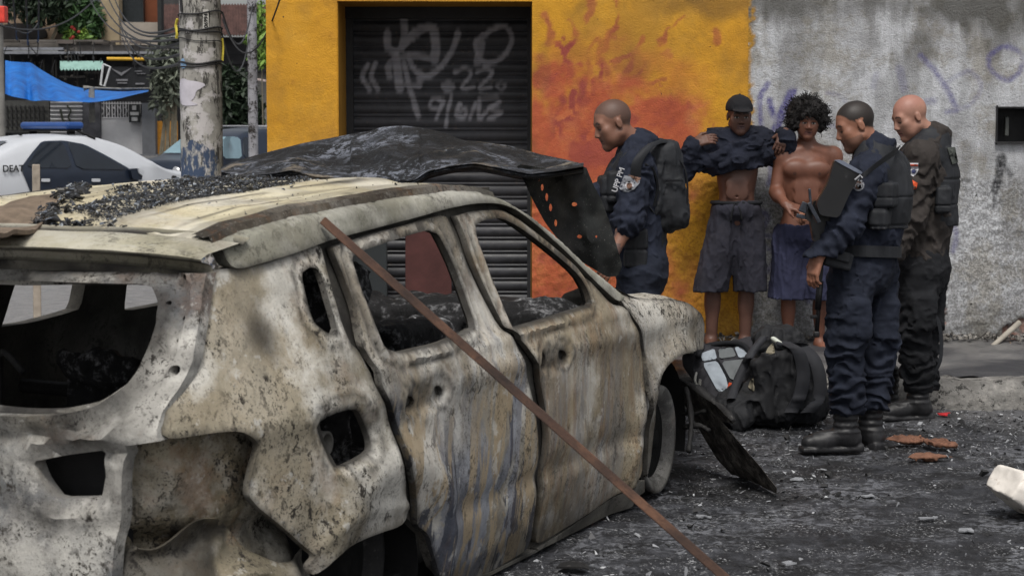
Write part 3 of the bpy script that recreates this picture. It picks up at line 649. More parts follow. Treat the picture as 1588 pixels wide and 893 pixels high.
MB().lathe([(.030, 0), (.030, .05), (.038, .05), (.038, -.01), (.030, -.01)], (0, 0, 0), 20, 0).build('fuel_neck', plain('burnt_tube', C(84, 82, 78), .6), qp, True)
fz = side(535, 690); o = bpy.data.objects['fuel_neck']; o.location = (float(W(*fz)) - .11, fz[0], fz[1])
# --- rear door
RD = uv([(514, 386), (535, 434), (551, 480), (560, 536), (567, 546), (582, 573), (598, 612), (612, 646), (624, 680), (637, 722), (645, 765), (648, 812), (668, 826), (681, 862), (690, 905), (735, 900), (790, 868), (820, 850), (828, 798), (833, 746), (834, 683), (827, 627), (813, 562), (789, 519), (773, 510), (727, 421), (700, 354), (690, 332), (657, 341), (575, 364), (522, 381)])
def door_relief(q, P, belt, lo):
    dw = np.minimum(seg2(q, RWIN + RWIN[:1]), seg2(q, FWIN + FWIN[:1])); P[:, 0] += .007 * np.exp(-((dw - .018) / .012) ** 2) - .010 * np.exp(-((dw - .044) / .012) ** 2)
    P[:, 0] += .010 * np.exp(-((q[:, 1] - belt) / .03) ** 2) - .014 * np.exp(-((q[:, 1] - lo) / .04) ** 2); return P
rl = lift_side(.002, .008, 2)
HND1 = chaikin([side(629 + a, 620 + b) for a, b in ((0, 0), (14, -8), (21, 4), (8, 14))], 1); HND2 = chaikin([side(679 + a, 601 + b) for a, b in ((0, 0), (8, -4), (14, 4), (12, 12), (4, 12))], 1)
def r_lift(q):
    P = door_relief(q, rl(q), .87, .33); d = seg2(q, [side(640, 625), side(690, 602)])
    P[:, 0] -= .018 * sstep(.06, .03, d); P[:, 0] -= .02 * sstep(-2.0, -2.3, q[:, 0]) * sstep(.35, .2, q[:, 1]); return P
me = panel(chaikin(RD, 2, .22), [RWIN, HND1, HND2], r_lift, .024, INW, .018)
rd = obj('rear_door', charred(me, lambda w_, u, v, n: sstep(.19, .10, v + .15 * n) * .6 + sstep(1.18, 1.3, v + .2 * n) * .35, True, outs=[RD], wins=[RWIN, HND1, HND2]), M_RDOOR, CAR, label='rear door with blue grey and tan burn streaks')
# --- front door
FD = uv([(707, 336), (716, 352), (736, 411), (779, 503), (800, 516), (832, 560), (837, 566), (842, 616), (850, 668), (848, 709), (840, 769), (833, 821), (830, 846), (870, 822), (915, 795), (980, 757), (998, 739), (1002, 672), (1001, 616), (997, 560), (993, 535), (979, 497), (964, 474), (948, 473), (927, 450), (903, 424), (842, 371), (803, 338), (780, 325), (739, 327), (711, 334)])
fl = lift_side(.001, .007, 3)
HN3 = chaikin([side(845 + a, 545 + b) for a, b in ((0, 0), (7, 4), (6, 22), (0, 26), (-3, 12))], 1); HN4 = chaikin([side(872 + a, 543 + b) for a, b in ((0, 0), (9, 0), (13, 8), (9, 16), (0, 13))], 1)
def f_lift(q):
    P = door_relief(q, fl(q), .86, .34); d = seg2(q, [side(850, 560), side(880, 552)]); P[:, 0] -= .016 * sstep(.06, .03, d); return P
me = panel(chaikin(FD, 2, .22), [FWIN, HN3, HN4], f_lift, .024, INW, .018)
fd = obj('front_door', charred(me, lambda w_, u, v, n: sstep(.26, .12, v + .18 * n) * .6 * sstep(-.3, -.9, u) + sstep(1.12, 1.25, v + .2 * n) * .4, True, outs=[FD], wins=[FWIN, HN3, HN4]), M_FDOOR, CAR, label='front door with tan and grey vertical burn streaks')
# --- sill
me = panel(uv([(833, 868), (870, 846), (909, 820), (985, 775), (1000, 762), (1000, 744), (980, 760), (909, 800), (870, 826), (833, 850)]), [], lift_side(.0, .005, 9), .05, INW, .03)
obj('sill', charred(me, lambda w_, u, v, n: .55 + n), M_FRAME, CAR)
me = panel(uv([(700, 910), (760, 886), (829, 852), (829, 874), (760, 915), (700, 945)]), [], lift_side(.004, .005, 9), .05, INW, .03)
obj('sill', charred(me, lambda w_, u, v, n: .6 + n), M_FRAME, CAR)
# --- fender
FE = uv([(966, 470), (968, 449), (985, 459), (1012, 464), (1036, 463), (1063, 468), (1083, 485), (1092, 508), (1094, 532), (1080, 541), (1062, 547), (1044, 557), (1029, 572), (1020, 600), (1016, 640), (1011, 680), (1006, 728), (1001, 745), (1005, 672), (1005, 612), (1001, 558), (997, 533), (983, 495)])
nl = lift_side(.004, .012, 4)
def n_lift(q):
    P = nl(q); P[:, 0] -= .28 * sstep(.835, 1.0, q[:, 1]) * sstep(-.75, -.2, q[:, 0]) * .35; return P
me = panel(chaikin(FE, 2, .22), [], n_lift, .02, INW, .018)
fe = obj('front_fender', charred(me, lambda w_, u, v, n: sstep(.5, .35, v + .3 * n) * .5, False, [FE]), M_FEND, CAR, label='flaking front fender with grey and white ash scale')
# fender top and nose, rounding over to the engine bay
ftop = [side(*p) for p in [(968, 449), (985, 459), (1012, 464), (1036, 463), (1063, 468), (1083, 485), (1092, 508), (1094, 532), (1093, 560)]]
rows = []
for j, (dw, dv) in enumerate(((0.0, 0), (-.03, .012), (-.08, .018), (-.15, .01), (-.24, -.02), (-.3, -.1))):
    rows.append([(float(W(u, v)) + dw - .02, u - .02 + .05 * j * (i > 4) * .4, v + dv + .006 * math.sin(i * 2.1 + j)) for i, (u, v) in enumerate(ftop)])
MB().grid([cat(r, 4) for r in rows]).build('fender_top', M_FEND, fe, True)
# --- cant rail and A pillar
RL_UP = [(330, 372), (371, 353), (453, 330), (535, 315), (616, 301), (698, 291), (739, 292), (780, 305), (821, 330), (862, 363), (903, 402), (944, 435), (969, 458)]
RL_LO = [(352, 420), (400, 408), (455, 391), (505, 372), (565, 357), (641, 337), (690, 323), (731, 315), (772, 315), (803, 329), (845, 364), (888, 404), (920, 438), (955, 470)]
RAIL = uv(RL_UP + RL_LO[::-1])
rll = lift_side(.014, .005, 5)
def rail_lift(q):
    P = rll(q); up = [np.array(a) for a in uv(RL_UP)]; d = seg2(q, up); P[:, 0] -= .05 * sstep(.03, 0, d) ** 2; return P
me = panel(chaikin(RAIL, 2, .22), [], rail_lift, .04, INW, .015)
obj('roof_side_rail', charred(me, lambda w_, u, v, n: sstep(.12, 0, seg2(np.c_[u, v], uv(RL_LO)) * 3 + .3 * n) * .35 + sstep(.06, .0, abs(u + 2.62) - .02 + .1 * n) * .0, False, [RAIL]), M_RAIL, CAR)
# --- inner frame behind the gaps and pillars, both sides
def grow(p, k): c = np.mean(p, 0); return [c + (np.array(a) - c) * k for a in p]
shift = lambda p, du: [np.array([a[0] + du, a[1]]) for a in p]
FRAME_OUT = uv([(345, 425), (400, 405), (505, 368), (640, 332), (731, 310), (775, 312), (806, 329), (850, 366), (895, 408), (958, 472), (990, 500), (1000, 560), (1003, 660), (998, 745), (909, 806), (820, 858), (700, 900), (686, 880), (670, 830), (640, 800), (620, 800), (560, 780), (470, 720), (420, 640), (330, 560)])
GAP = shift(uv([(507, 404), (517, 399), (528, 440), (521, 444)]), .072)
FUEL2 = grow(FUEL, 1.15)
me = panel(FRAME_OUT, [shift(grow(QW, 1.12), .055), shift(grow(RWIN, 1.04), .05), shift(grow(FWIN, 1.03), .045), GAP, shift(FUEL2, .05)], lift_side(-.030, .003, 6), .03, INW, .04)
obj('side_frame', charred(me, lambda w_, u, v, n: .82 + n * .6), M_FRAME, CAR)
me = panel(FRAME_OUT, [[np.array([max(a[0], -2.36 + .12 * (a[1] - 1)), a[1]]) for a in RWIN], grow(FWIN, 1.0)], lift_side(-.02, .01, 7, -1), .06, lambda q: -INW(q), .045)
obj('side_frame', charred(me, lambda w_, u, v, n: .75 + n * .6), M_FRAME, CAR)
far_low = uv([(420, 640), (560, 640), (700, 640), (850, 640), (1000, 560), (1003, 660), (998, 745), (909, 806), (820, 858), (700, 880), (600, 800), (420, 780), (250, 760), (250, 690), (330, 560)])
# --- roof
ru = np.array([[*side(*p)] for p in RL_UP[:8]]); rus = ru[:, 0]
def rail_v(u): return np.interp(u, rus, ru[:, 1])
def rail_w(u): return W(u, rail_v(u))
us = np.linspace(-3.27, -1.33, 110); ss = np.linspace(-1, 1, 90)
Ug, Sg = np.meshgrid(us, ss, indexing='ij')
def roof_z(u, s):
    p = np.stack([u, s, 0 * u], -1)
    return rail_v(u) + .002 + .016 * (1 - np.abs(s) ** 2.6) + (fbm(p * np.array([1.2, 2.2, 1]), 3, 11) - .5) * .03 * (1 - np.abs(s) ** 4) + .006 * np.sin(s * 17) * (1 - s ** 4) + (fbm(p * np.array([3, 12, 1]), 3, 13) - .5) * .012
Pr = np.stack([Sg * (rail_w(Ug) - .05), Ug, roof_z(Ug, Sg)], -1)
def thick_grid(P, t):
    a, b = P.shape[:2]; Q = P - np.array(t); m_ = MB().grid(P); m_.grid(Q[:, ::-1])
    for e0, e1 in ((P[0], Q[0]), (Q[-1], P[-1]), (Q[:, 0], P[:, 0]), (P[:, -1], Q[:, -1])): m_.grid(np.stack([e0, e1]))
    return m_
m = burnt('roof_tmp', GB) if False else None
rb = thick_grid(Pr, (0, 0, .018)); me = mesh(rb.v, rb.f, False)
obj('roof', charred(me, lambda w_, u, v, n: sstep(.02, .1, (abs(w_) - .56) * .9 + n * .12) * .75 + sstep(.52, .66, fbm(np.c_[w_ * 14, u * 1.3, 0 * u], 4, 17)) * .4 + .75 * sstep(.012, .003, np.abs(((w_ + .02 * n) * 6.2 + .35) % 1 - .5) / 6.2) * sstep(.38, .55, fbm(np.c_[w_ * 3, u * 3, 0 * u], 3, 18))), M_ROOF, CAR)  # besides the charring, rib grooves are shaded in as dark lines of colour
ch = []
for u in np.linspace(-3.27, -1.4, 60):                                   # rusty gutter between roof and rail
    wv = float(rail_w(u)); v = float(rail_v(u)); nn = float(fbm(np.array([u * 5, 0, 0]), 4, 3)) - .5
    ch.append([(wv - .075, u, v + .012 + nn * .01), (wv - .06, u, v + .014 + nn * .012), (wv - .035, u, v + .004 + nn * .012), (wv - .015, u, v + .009 + nn * .008), (wv - .004, u, v - .012)])
mm = burnt('burnt_gutter', [C(36, 32, 29), C(56, 49, 43), C(92, 84, 72)], .1, 0, .6, .4, .15, 0, .9, .8, 12)
MB().grid(ch).build('roof_gutter', mm, CAR); 
# --- rear: header, tailgate with its window opening
def U(w_, v):
    w_ = np.asarray(w_, float); v = np.asarray(v, float)
    return -3.715 + .70 * np.clip(v - .80, 0, 1) - .03 * sstep(.74, .84, v) * sstep(.95, .84, v) + .075 * np.abs(w_ / .75) ** 3 + .03 * sstep(.5, .2, v)
def rear(px, py):
    o, d = loc_ray(px, py); u = -3.5
    for _ in range(30):
        t = (u - o[1]) / d[1]; w_, v = o[0] + t * d[0], o[2] + t * d[2]; u = .5 * u + .5 * float(U(w_, v))
    return np.array([w_, v])
def mirror(p): return [np.array([-a[0], a[1]]) for a in reversed(p)]
re_ = [rear(*p) for p in [(320, 424), (297, 559), (274, 605), (250, 640), (246, 684), (192, 692), (189, 740), (186, 800), (176, 850), (172, 930)]]
T_OUT = re_ + mirror(re_)
wr = [rear(*p) for p in [(150, 438), (238, 440), (250, 470), (243, 505), (228, 545), (214, 575), (198, 597), (149, 631), (93, 643), (30, 645)]]
T_WIN = chaikin(wr + mirror(wr), 1, .15)
LAMP = chaikin([rear(*p) for p in [(48, 716), (100, 706), (156, 700), (160, 735), (150, 774), (78, 776), (60, 748)]], 1, .12)
def t_lift(q):
    p = np.c_[q, 0 * q[:, :1]]; dW = seg2(q, T_WIN + T_WIN[:1])
    u = U(q[:, 0], q[:, 1]) + (fbm(p * 7, 3, 21) - .5) * .03 - .014 * np.exp(-(dW / .02) ** 2) + .016 * np.exp(-((dW - .05) / .02) ** 2) + (fbm(p * 24, 2, 22) - .5) * .008
    u = u - .012 * np.exp(-((dW - .085) / .012) ** 2) + .02 * np.exp(-((q[:, 1] - .755) / .012) ** 2) + .012 * np.exp(-(seg2(q, LAMP + LAMP[:1]) / .02) ** 2) - .012 * np.exp(-((seg2(q, LAMP + LAMP[:1]) - .045) / .012) ** 2)
    return np.c_[q[:, 0], u, q[:, 1]]
me = panel(T_OUT, [T_WIN, LAMP] + [chaikin([np.array(c_) + r_ * np.array([math.cos(a), math.sin(a)]) for a in np.arange(0, 6.2, 1.05)], 1) for c_, r_ in ((rear(287, 430), .010), (rear(283, 495), .009), (rear(268, 575), .016), (rear(262, 470), .007), (rear(272, 530), .008))], t_lift, .05, lambda q: np.tile([0, 1., 0], (len(q), 1)), .022)
tg = obj('tailgate', charred(me, lambda w_, u, v, n: sstep(.09, .0, seg2(np.c_[w_, v], T_WIN + T_WIN[:1]) + .2 * n) * .35 + sstep(.5, .62, fbm(np.c_[w_ * 5, v * 9, 0 * v], 4, 23)) * .45), M_TAIL, CAR, label='tailgate frame with empty window opening')
hp = [(-3.262, 1.318, .0), (-3.29, 1.308, 0), (-3.30, 1.300, 0), (-3.315, 1.306, 0), (-3.45, 1.282, 0), (-3.485, 1.270, 0), (-3.48, 1.262, 0), (-3.45, 1.258, 0), (-3.43, 1.25, 0), (-3.425, 1.232, 0), (-3.44, 1.222, 0), (-3.435, 1.20, 0), (-3.40, 1.185, 0)]
A = np.array([[(s * (.735 - .02 * (j > 3)), u + .10 * abs(s) ** 3, v + .012 * (1 - s * s) - .02 * abs(s) ** 6 + .008 * (float(fbm(np.array([s * 4, j * .6, 0]), 3, 8)) - .5)) for s in np.linspace(-1, 1, 90)] for j, (u, v, _) in enumerate(hp)])
sp = MB().grid(A); me = mesh(sp.v, sp.f, False)
setval(me, np.clip(np.array([[.25, .8, .95, .15, .05, .1, .9, .95, .35, .5, .95, .95, .95][j] * (.6 + .8 * float(fbm(np.array([s * 5, j * .5, 2]), 3, 5))) for j in range(13) for s in np.linspace(-1, 1, 90)]), 0, 1), 'char')  # rows in the crease, under the lip and at the window header are darker
obj('rear_spoiler', me, burnt('burnt_spoiler', [C(150, 146, 126), C(176, 171, 148), C(196, 190, 170)], .15, 0, .4, .1, .4, 0, .5, .3, 14, .82), CAR)
rim = chaikin(T_WIN, 1); cen = np.mean(rim, 0); A = []
for q in rim + rim[:1]:
    dq = q - cen; n_ = dq / np.linalg.norm(dq); A.append([(*(q - n_ * k)[:1], float(U(*(q - n_ * k))) + dp, (q - n_ * k)[1]) for k, dp in ((-.014, .045), (.004, .040), (.022, .046), (.026, .060))])
fl2 = MB().grid(A); me = mesh(fl2.v, fl2.f, True); setval(me, sstep(.46, .58, fbm(verts(me) * 8, 3, 29)) * .9, 'char'); obj('window_flange', me, M_TAIL, tg)
# crushed metal behind the missing lamp and bumper skin
def corner(a): 
    pts = cat([(.50, -3.60), (.62, -3.595), (.70, -3.55), (.755, -3.46), (.79, -3.33), (.80, -3.18), (.80, -3.02)], 8); i = a * (len(pts) - 1); k = int(min(i, len(pts) - 2)); return pts[k] + (pts[k + 1] - pts[k]) * (i - k)
A = np.zeros((90, 60, 3))
for i, a in enumerate(np.linspace(0, 1, 90)):
    c_ = corner(a)
    for j, v in enumerate(np.linspace(.10, .84, 60)): A[i, j] = (*c_, v)
nn = fbm(A * 4.2, 4, 31) - .5; n2_ = fbm(A * 13, 3, 32) - .5; rr = nn * .13 + n2_ * .03 - .05 * np.exp(-((A[..., 2] - .46) / .05) ** 2) - .03
A[..., 0] += rr * .8; A[..., 1] -= rr * sstep(-3.1, -3.5, A[..., 1])
cr = MB().grid(A); me = mesh(cr.v, cr.f, False)
obj('crushed_rear_corner', charred(me, lambda w_, u, v, n: sstep(.5, .66, fbm(np.c_[w_, u, v] * 6, 3, 35)) * .7), M_INNERP, CAR, label='crushed brown metal where the lamp and bumper are missing')
B2 = np.zeros((100, 60, 3))
for i, a in enumerate(np.linspace(0, 1, 100)):
    c_ = corner(a)
    for j, t in enumerate(np.linspace(0, 1, 60)): B2[i, j] = (c_[0], c_[1], .06 + t * (.50 - .16 * a - .06 * math.sin(a * 9)))
rid = 1 - np.abs(2 * fbm(B2 * np.array([3.2, 3.2, 4.5]), 3, 93) - 1) * 2.2; hh = (B2[..., 2] - .06) / .45
rr = .05 + .06 * (rid - .5) + .05 * np.sin(hh * 5.2) - .05 * hh * hh + (fbm(B2 * 14, 2, 94) - .5) * .02
B2[..., 0] += rr * .8 * sstep(-3.66, -3.5, B2[..., 1]) + .02; B2[..., 1] -= rr * sstep(-3.2, -3.5, B2[..., 1])
cr = thick_grid(B2, (.012, -.012, 0)); me = mesh(cr.v, cr.f, True); me.set_sharp_from_angle(angle=R(50))
obj('bumper_remains', charred(me, lambda w_, u, v, n: sstep(.48, .62, fbm(np.c_[w_, u, v] * 6, 3, 36)) * .8), M_INNERP, CAR)
M_TYRE = plain('burnt_rubber', C(20, 20, 20), .9, .4, 16, .15, bump=.5)
# --- wheels and wells
def wheel(u, v, w_, steer, r=.235):
    wl = thing('tmp', '', ''); bpy.data.objects.remove(wl)
    b = MB(); pf = [(r * .72, -.030), (r * .76, -.022), (r * .80, -.004), (r * .86, .004), (r * .93, .012), (r, .016), (r * 1.02, .004), (r * .97, -.03), (r * .9, -.07), (r * .88, -.14), (r * .97, -.185), (r, -.20), (r * .96, -.21)]
    b.lathe(pf, (0, 0, 0), 48, 0)
    
    o = b.build('wheel', burnt('burnt_rim', [C(64, 63, 62), C(92, 91, 90), C(124, 123, 122)], .0, 0, .4, .15, .3, 0, .5, .4, 15) if 'burnt_rim' not in bpy.data.materials else bpy.data.materials['burnt_rim'], CAR, True)
    o.location = (w_, u, v); o.rotation_euler = (0, 0, steer)
    if u < -2: o.data.materials[0] = M_CHAR  # rear rims coloured near black, as the shade inside the arch
    MB().lathe([(0, .0), (.04, -.002), (.05, -.02), (r * .4, -.03), (r * .5, -.022), (r * .6, -.03), (r * .74, -.028)], (0, 0, 0), 28, 0).build('hub', M_TYRE, o, True); t = MB(); t.lathe([(r * 1.0, -.195), (r * 1.06, -.19), (r * 1.07, -.10), (r * 1.06, -.03), (r * 1.0, -.012)], (0, 0, 0), 40, 0)
    A_ = t.build('tyre_remains', M_TYRE, o, True); return o
wc = side(1040, 682); wheel(wc[0] - .02, .245, .82, R(2)); wheel(-2.62, .235, .74, 0)
wheel(wc[0], .245, -.865, R(7)); wheel(-2.62, .235, -.85, 0)
for uc, vc, r in ((wc[0], .24, .36), (-2.64, .16, .36)):
    for sg in (1, -1):
        wb = MB(); g = [[(sg * x, uc + r * math.cos(a), vc + r * math.sin(a)) for a in np.linspace(-.3, math.pi + .3, 24)] for x in (.50, .62, .74, .825)]
        wb.grid(g); wb.add([(sg * .5, uc, vc)] + [(sg * .5, uc + r * math.cos(a), vc + r * math.sin(a)) for a in np.linspace(-.3, math.pi + .3, 24)], [(0, i, i + 1) for i in range(1, 24)])
        wb.build('wheel_housing', M_DARK, CAR, True)
# --- floor, bulkhead, cabin wreckage
fb = MB(); fb.box((0, -1.75, .12), (1.52, 3.4, .05)); fb.box((0, -.42, .48), (1.5, .05, .76)); fb.box((0, -3.55, .42), (1.15, .05, .62)); fb.box((0, -2.95, .36), (1.1, 1.1, .05))
fb.box((.0, -2.35, .3), (1.3, .06, .4)); fb.build('floor_and_bulkhead', M_DARK, CAR)
fl_ = Field((-.80, -3.45, .2), (.80, -.35, 1.06), .016)
fl_.box((0, -.62, .80), (.70, .16, .075), None, .03); fl_.box((0, -.55, .86), (.66, .10, .03), None, .02, .03); fl_.box((.18, -1.05, .62), (.10, .34, .22), None, .03); fl_.box((-.35, -.85, .80), (.16, .05, .10), None, .02, .03)
fl_.disp(lambda P: (fbm(P * 9, 4, 41) - .5) * .09 + (fbm(P * 30, 2, 42) - .5) * .03)
obj('dashboard', fl_.mesh(), M_CHARASH, CAR)
def seat(w_, u, h, wd=.22):
    f = Field((w_ - .34, u - .45, .2), (w_ + .34, u + .45, h + .2), .016)
    f.box((w_, u - .17, (h + .45) / 2), (wd, .055, (h - .4) / 2), Matrix.Rotation(.2, 3, 'X'), .04, .03); f.box((w_, u + .05, .42), (wd, .25, .07), None, .05, .05); f.box((w_, u - .24, h + .02), (wd * .5, .04, .06), None, .02, .03)
    f.disp(lambda P: (fbm(P * 8, 4, int(abs(w_) * 90)) - .42) * .10 + (fbm(P * 32, 2, 44) - .5) * .04)
    obj('seat', f.mesh(), M_CHARASH, CAR)
seat(.37, -1.62, .78); seat(-.37, -1.60, .80); seat(0.0, -2.42, .80, .60); seat(.44, -2.08, 1.15, .15)
x = on_w(810, 480, .35); MB().box((x[0], x[1], x[2] - .02), (.26, .22, .12), Euler((0, .06, .2)), .008).build('burnt_box', M_DARK, CAR)
x = on_w(857, 486, .45); MB().box((x[0], x[1], x[2]), (.10, .02, .07), Euler((.2, 0, -.3)), .004).build('bare_plate', plain('bare_metal', C(104, 106, 110), .6), CAR)
pb = MB()
for w_, u in ((-.66, -2.62), (-.62, -3.1), (.60, -2.75)): pb.tube([(w_, u, .2), (w_ * 1.02, u + .02, .8), (w_ * .98, u + .03, 1.28)], .035, 8)
pb.tube(cat([(-.3, -3.0, .35), (-.28, -3.02, .8), (-.2, -3.1, .92), (-.12, -3.1, .86)], 5), .012, 6); pb.tube([(-.6, -3.2, .62), (.6, -3.15, .60)], .02, 8); pb.tube([(-.6, -2.5, .72), (.6, -2.5, .70)], .025, 8)
pb.build('cargo_struts', M_CHAR, CAR, True)
hb = MB(); hb.box((0, -1.36, 1.37), (1.28, .10, .04)); hb.tube([(-.70, -1.36, 1.33), (-.80, -.5, .92)], .035, 8); hb.build('windscreen_frame', M_FRAME, CAR); 
me = hb and bpy.data.objects['windscreen_frame'].data; setval(me, [.7] * len(me.vertices), 'char')
# engine bay
ef = Field((-.75, -.4, .2), (.72, .85, .9), .02); ef.box((-.1, .2, .5), (.42, .34, .2), None, .06, .05); ef.box((.42, .25, .58), (.12, .16, .12), None, .03, .03); ef.cone((-.5, .1, .6), (.3, .12, .66), .05, .05, .03); ef.box((0, .68, .45), (.66, .05, .2), None, .03, .02)
ef.disp(lambda P: (fbm(P * 8, 4, 51) - .5) * .1); obj('engine_block', ef.mesh(False), M_CHARASH, CAR)
MB().grid([[(s * .66, .72 - .08 * s * s, v) for s in np.linspace(-1, 1, 30)] for j, v in enumerate((.2, .35, .5, .66))]).build('front_panel', M_DARK, CAR, True)
fp = panel(uv([(966, 470), (968, 449), (1012, 464), (1063, 468), (1092, 508), (1094, 545), (1060, 560), (1030, 600), (1010, 680), (1004, 700), (1001, 558)]), [], lift_side(0, .01, 8, -1), .03, lambda q: -INW(q), .04)
setval(fp, [.5] * len(fp.vertices), 'char'); obj('front_fender', fp, M_FEND, CAR, label='far side front fender')
# --- the buckled bonnet: a bent sheet lifted over the engine bay, its corner hanging down beside the pillar
cinv = lambda P: np.stack([(P - CAR0) @ NV, (P - CAR0) @ HV, P[..., 2]], -1)
top = np.array([(342, 262), (352, 254), (400, 240), (470, 222), (540, 209), (575, 203), (592, 197), (625, 195), (655, 198), (690, 206), (715, 217), (745, 220), (790, 226), (840, 240), (880, 248), (906, 256)])
bot = np.array([(342, 266), (371, 274), (420, 270), (453, 264), (485, 274), (535, 277), (590, 280), (641, 281), (664, 266), (698, 258), (735, 253), (780, 262), (821, 270), (860, 266), (906, 258)])
xs = np.linspace(343, 905, 170); rows = []
ty = np.interp(xs, top[:, 0], top[:, 1]); by = np.interp(xs, bot[:, 0], bot[:, 1])
def sm(a, n=5): return np.convolve(np.pad(a, n // 2, mode='edge'), np.ones(n) / n, 'valid')
ty = sm(ty); by = sm(by)
nr = 26; A = np.zeros((nr + 5, len(xs), 3))
for i, x in enumerate(xs):
    for j in range(nr + 5):
        s = min(j / (nr - 1), 1); y = ty[i] + (by[i] - ty[i]) * s; D = 9.15 - 1.0 * s + .0006 * (x - 620) * 0
        p3 = np.array([x * .011, s * 1.6, 0]); n_ = float(fbm(p3, 4, 61)) - .5; n2_ = float(fbm(p3 * np.array([3, 5, 1]), 3, 62)) - .5
        y += (math.sin(s * math.pi)) * (n_ * 30 + n2_ * 9); D += math.sin(s * math.pi) * (n_ * .4)
        if x > 545 and x < 650: D -= .10 * math.sin(s * math.pi)
        if j >= nr: k = j - nr + 1; y += 3.2 * k * (1.2 if x < 520 else .5); D += .03 * k * k
        A[j, i] = at(x, y, D)
m_ = thick_grid(cinv(A), (0, 0, .010)); me = mesh(m_.v, m_.f, True)
v = verts(me); wv = np.c_[v[:, 0], v[:, 1], v[:, 2]]
setval(me, sstep(.52, .66, fbm(wv * 3.4, 4, 63)) * .8, 'char')
hd = obj('bonnet', me, M_HOOD, CAR, label='buckled black bonnet with blue white ash streaks, folded over the roof')
fo = [(800, 254), (850, 262), (906, 256), (918, 285), (932, 312), (944, 345), (956, 385), (964, 412), (957, 428), (942, 430), (900, 405), (866, 372), (845, 345), (826, 310), (812, 280)]
fo = chaikin(fo, 1, .15)
hole = [[(x + rx * math.cos(a), y + ry * math.sin(a)) for a in np.arange(0, 6.2, .8)] for x, y, rx, ry in ((835, 277, 2.5, 4), (840, 291, 3, 6), (847, 306, 3, 7), (853, 322, 3.2, 6.5), (861, 346, 3, 6), (890, 317, 5, 3.4), (898, 367, 4.5, 3), (924, 367, 2.2, 2.2))]
def f_l(q):
    p = np.c_[q * .012, 0 * q[:, :1]]; D = 8.3 + (q[:, 0] - 810) * .0042 + (fbm(p * 1.5, 3, 71) - .5) * .22 + (fbm(p * 6, 2, 72) - .5) * .03
    D -= .05 * np.exp(-(seg2(q, [(870, 262), (905, 340), (930, 425)]) / 9) ** 2)
    P = np.array([at(x, y, d_) for (x, y), d_ in zip(q, D)]); return cinv(P)
me = panel(fo, hole, f_l, .012, lambda q: np.tile([0, 1., 0], (len(q), 1)), 6)
setval(me, sstep(.5, .62, fbm(verts(me) * 5, 3, 73)) * .5, 'char')
fo_ = obj('bonnet_corner', me, M_FLAP, hd); fo_['label'] = 'sooty hanging corner of the bonnet with small holes'
# --- char and broken glass lying on the roof
def flakes(n, fn, rs, seed, th=.35, dark=.5):
    rng = np.random.default_rng(seed); vs = []; fs = []; cl = []
    for k in range(n):
        c_ = fn(rng)
        if c_ is None: continue
        r = rs[0] * (rs[1] / rs[0]) ** rng.random() ** 1.6 if False else rs[0] + (rs[1] - rs[0]) * rng.random() ** 3
        m_ = rng.integers(3, 6); an = np.sort(rng.random(m_)) * 6.283; M = np.array(Euler((rng.normal() * .45, rng.normal() * .45, rng.random() * 6)).to_matrix())
        q = np.c_[np.cos(an) * r * rng.uniform(.5, 1.3), np.sin(an) * r * rng.uniform(.4, 1), np.zeros(m_)]; t = r * th * rng.random()
        a = q @ M.T + c_ + (0, 0, t * .5 + r * .12); b = (q * .85 + (0, 0, t)) @ M.T + c_ + (0, 0, t * .5 + r * .12); n0 = len(vs); vs += list(a) + list(b)
        fs += [tuple(n0 + m_ + i for i in range(m_)), tuple(n0 + i for i in range(m_))[::-1]] + [(n0 + i, n0 + (i + 1) % m_, n0 + m_ + (i + 1) % m_, n0 + m_ + i) for i in range(m_)]
        g = rng.random(); cl += [g] * (2 * m_)
    me = mesh(vs, fs, False); setval(me, cl, 'tone'); return me
def tone_mat(name, stops, rough=.7):
    m = Mat(name, rough, .4); m.col(m.mix(m.op('MULTIPLY', m.noise(60, 3), .3), m.ramp(m.attr('tone'), stops), C(90, 90, 90))); return m.m
CH_M = tone_mat('char_glass', [(.0, C(12, 12, 14)), (.74, C(24, 25, 29)), (.88, C(60, 66, 76)), (.97, C(120, 128, 140)), (1, C(180, 186, 192))], .45)
P_ = [on_v(px, py, 1.41)[:2] for px, py in [(80, 322), (105, 306), (180, 296), (260, 288), (350, 276), (420, 276), (450, 283), (400, 296), (330, 308), (250, 322), (210, 314), (150, 320), (110, 330)]]
def on_roof(rng):
    for _ in range(40):
        u = rng.uniform(-3.2, -1.6); w_ = rng.uniform(-.66, .3)
        q = np.array([w_, u]) + (fbm(np.array([w_ * 6, u * 6, 0]), 2, 4) - .5) * .25
        if inpoly(q, P_): return np.array([w_, u, float(roof_z(np.array(u), np.array(w_ / (float(rail_w(u)) - .05)))) + abs(rng.normal()) * .004])
def on_roof2(rng):
    a = rng.random(); c_ = on_v(40 + 90 * a + rng.normal() * 7, 356 - 30 * a + rng.normal() * 3, 1.33); u = max(c_[1], -3.25)
    return np.array([c_[0], u, float(roof_z(np.array(u), np.array(c_[0] / .65))) + abs(rng.normal()) * .01])
kind(tag(obj('roof_char', flakes(12000, on_roof, (.003, .013), 3, .5), CH_M, None, tuple(CAR0)), 'heap of black char and glass crumbs lying on the pale car roof', 'char'), 'stuff').rotation_euler = (0, 0, -YAW)
kind(tag(obj('roof_char', flakes(800, on_roof2, (.005, .026), 5), CH_M, None, tuple(CAR0)), 'thin trail of dark crumbs at the rear edge of the car roof', 'char'), 'stuff').rotation_euler = (0, 0, -YAW)
def on_roof3(rng):
    u = rng.uniform(-3.2, -1.5); w_ = rng.normal() * .35
    if abs(w_) > .62: return None
    return np.array([w_, u, float(roof_z(np.array(u), np.array(w_ / .65))) + .001])
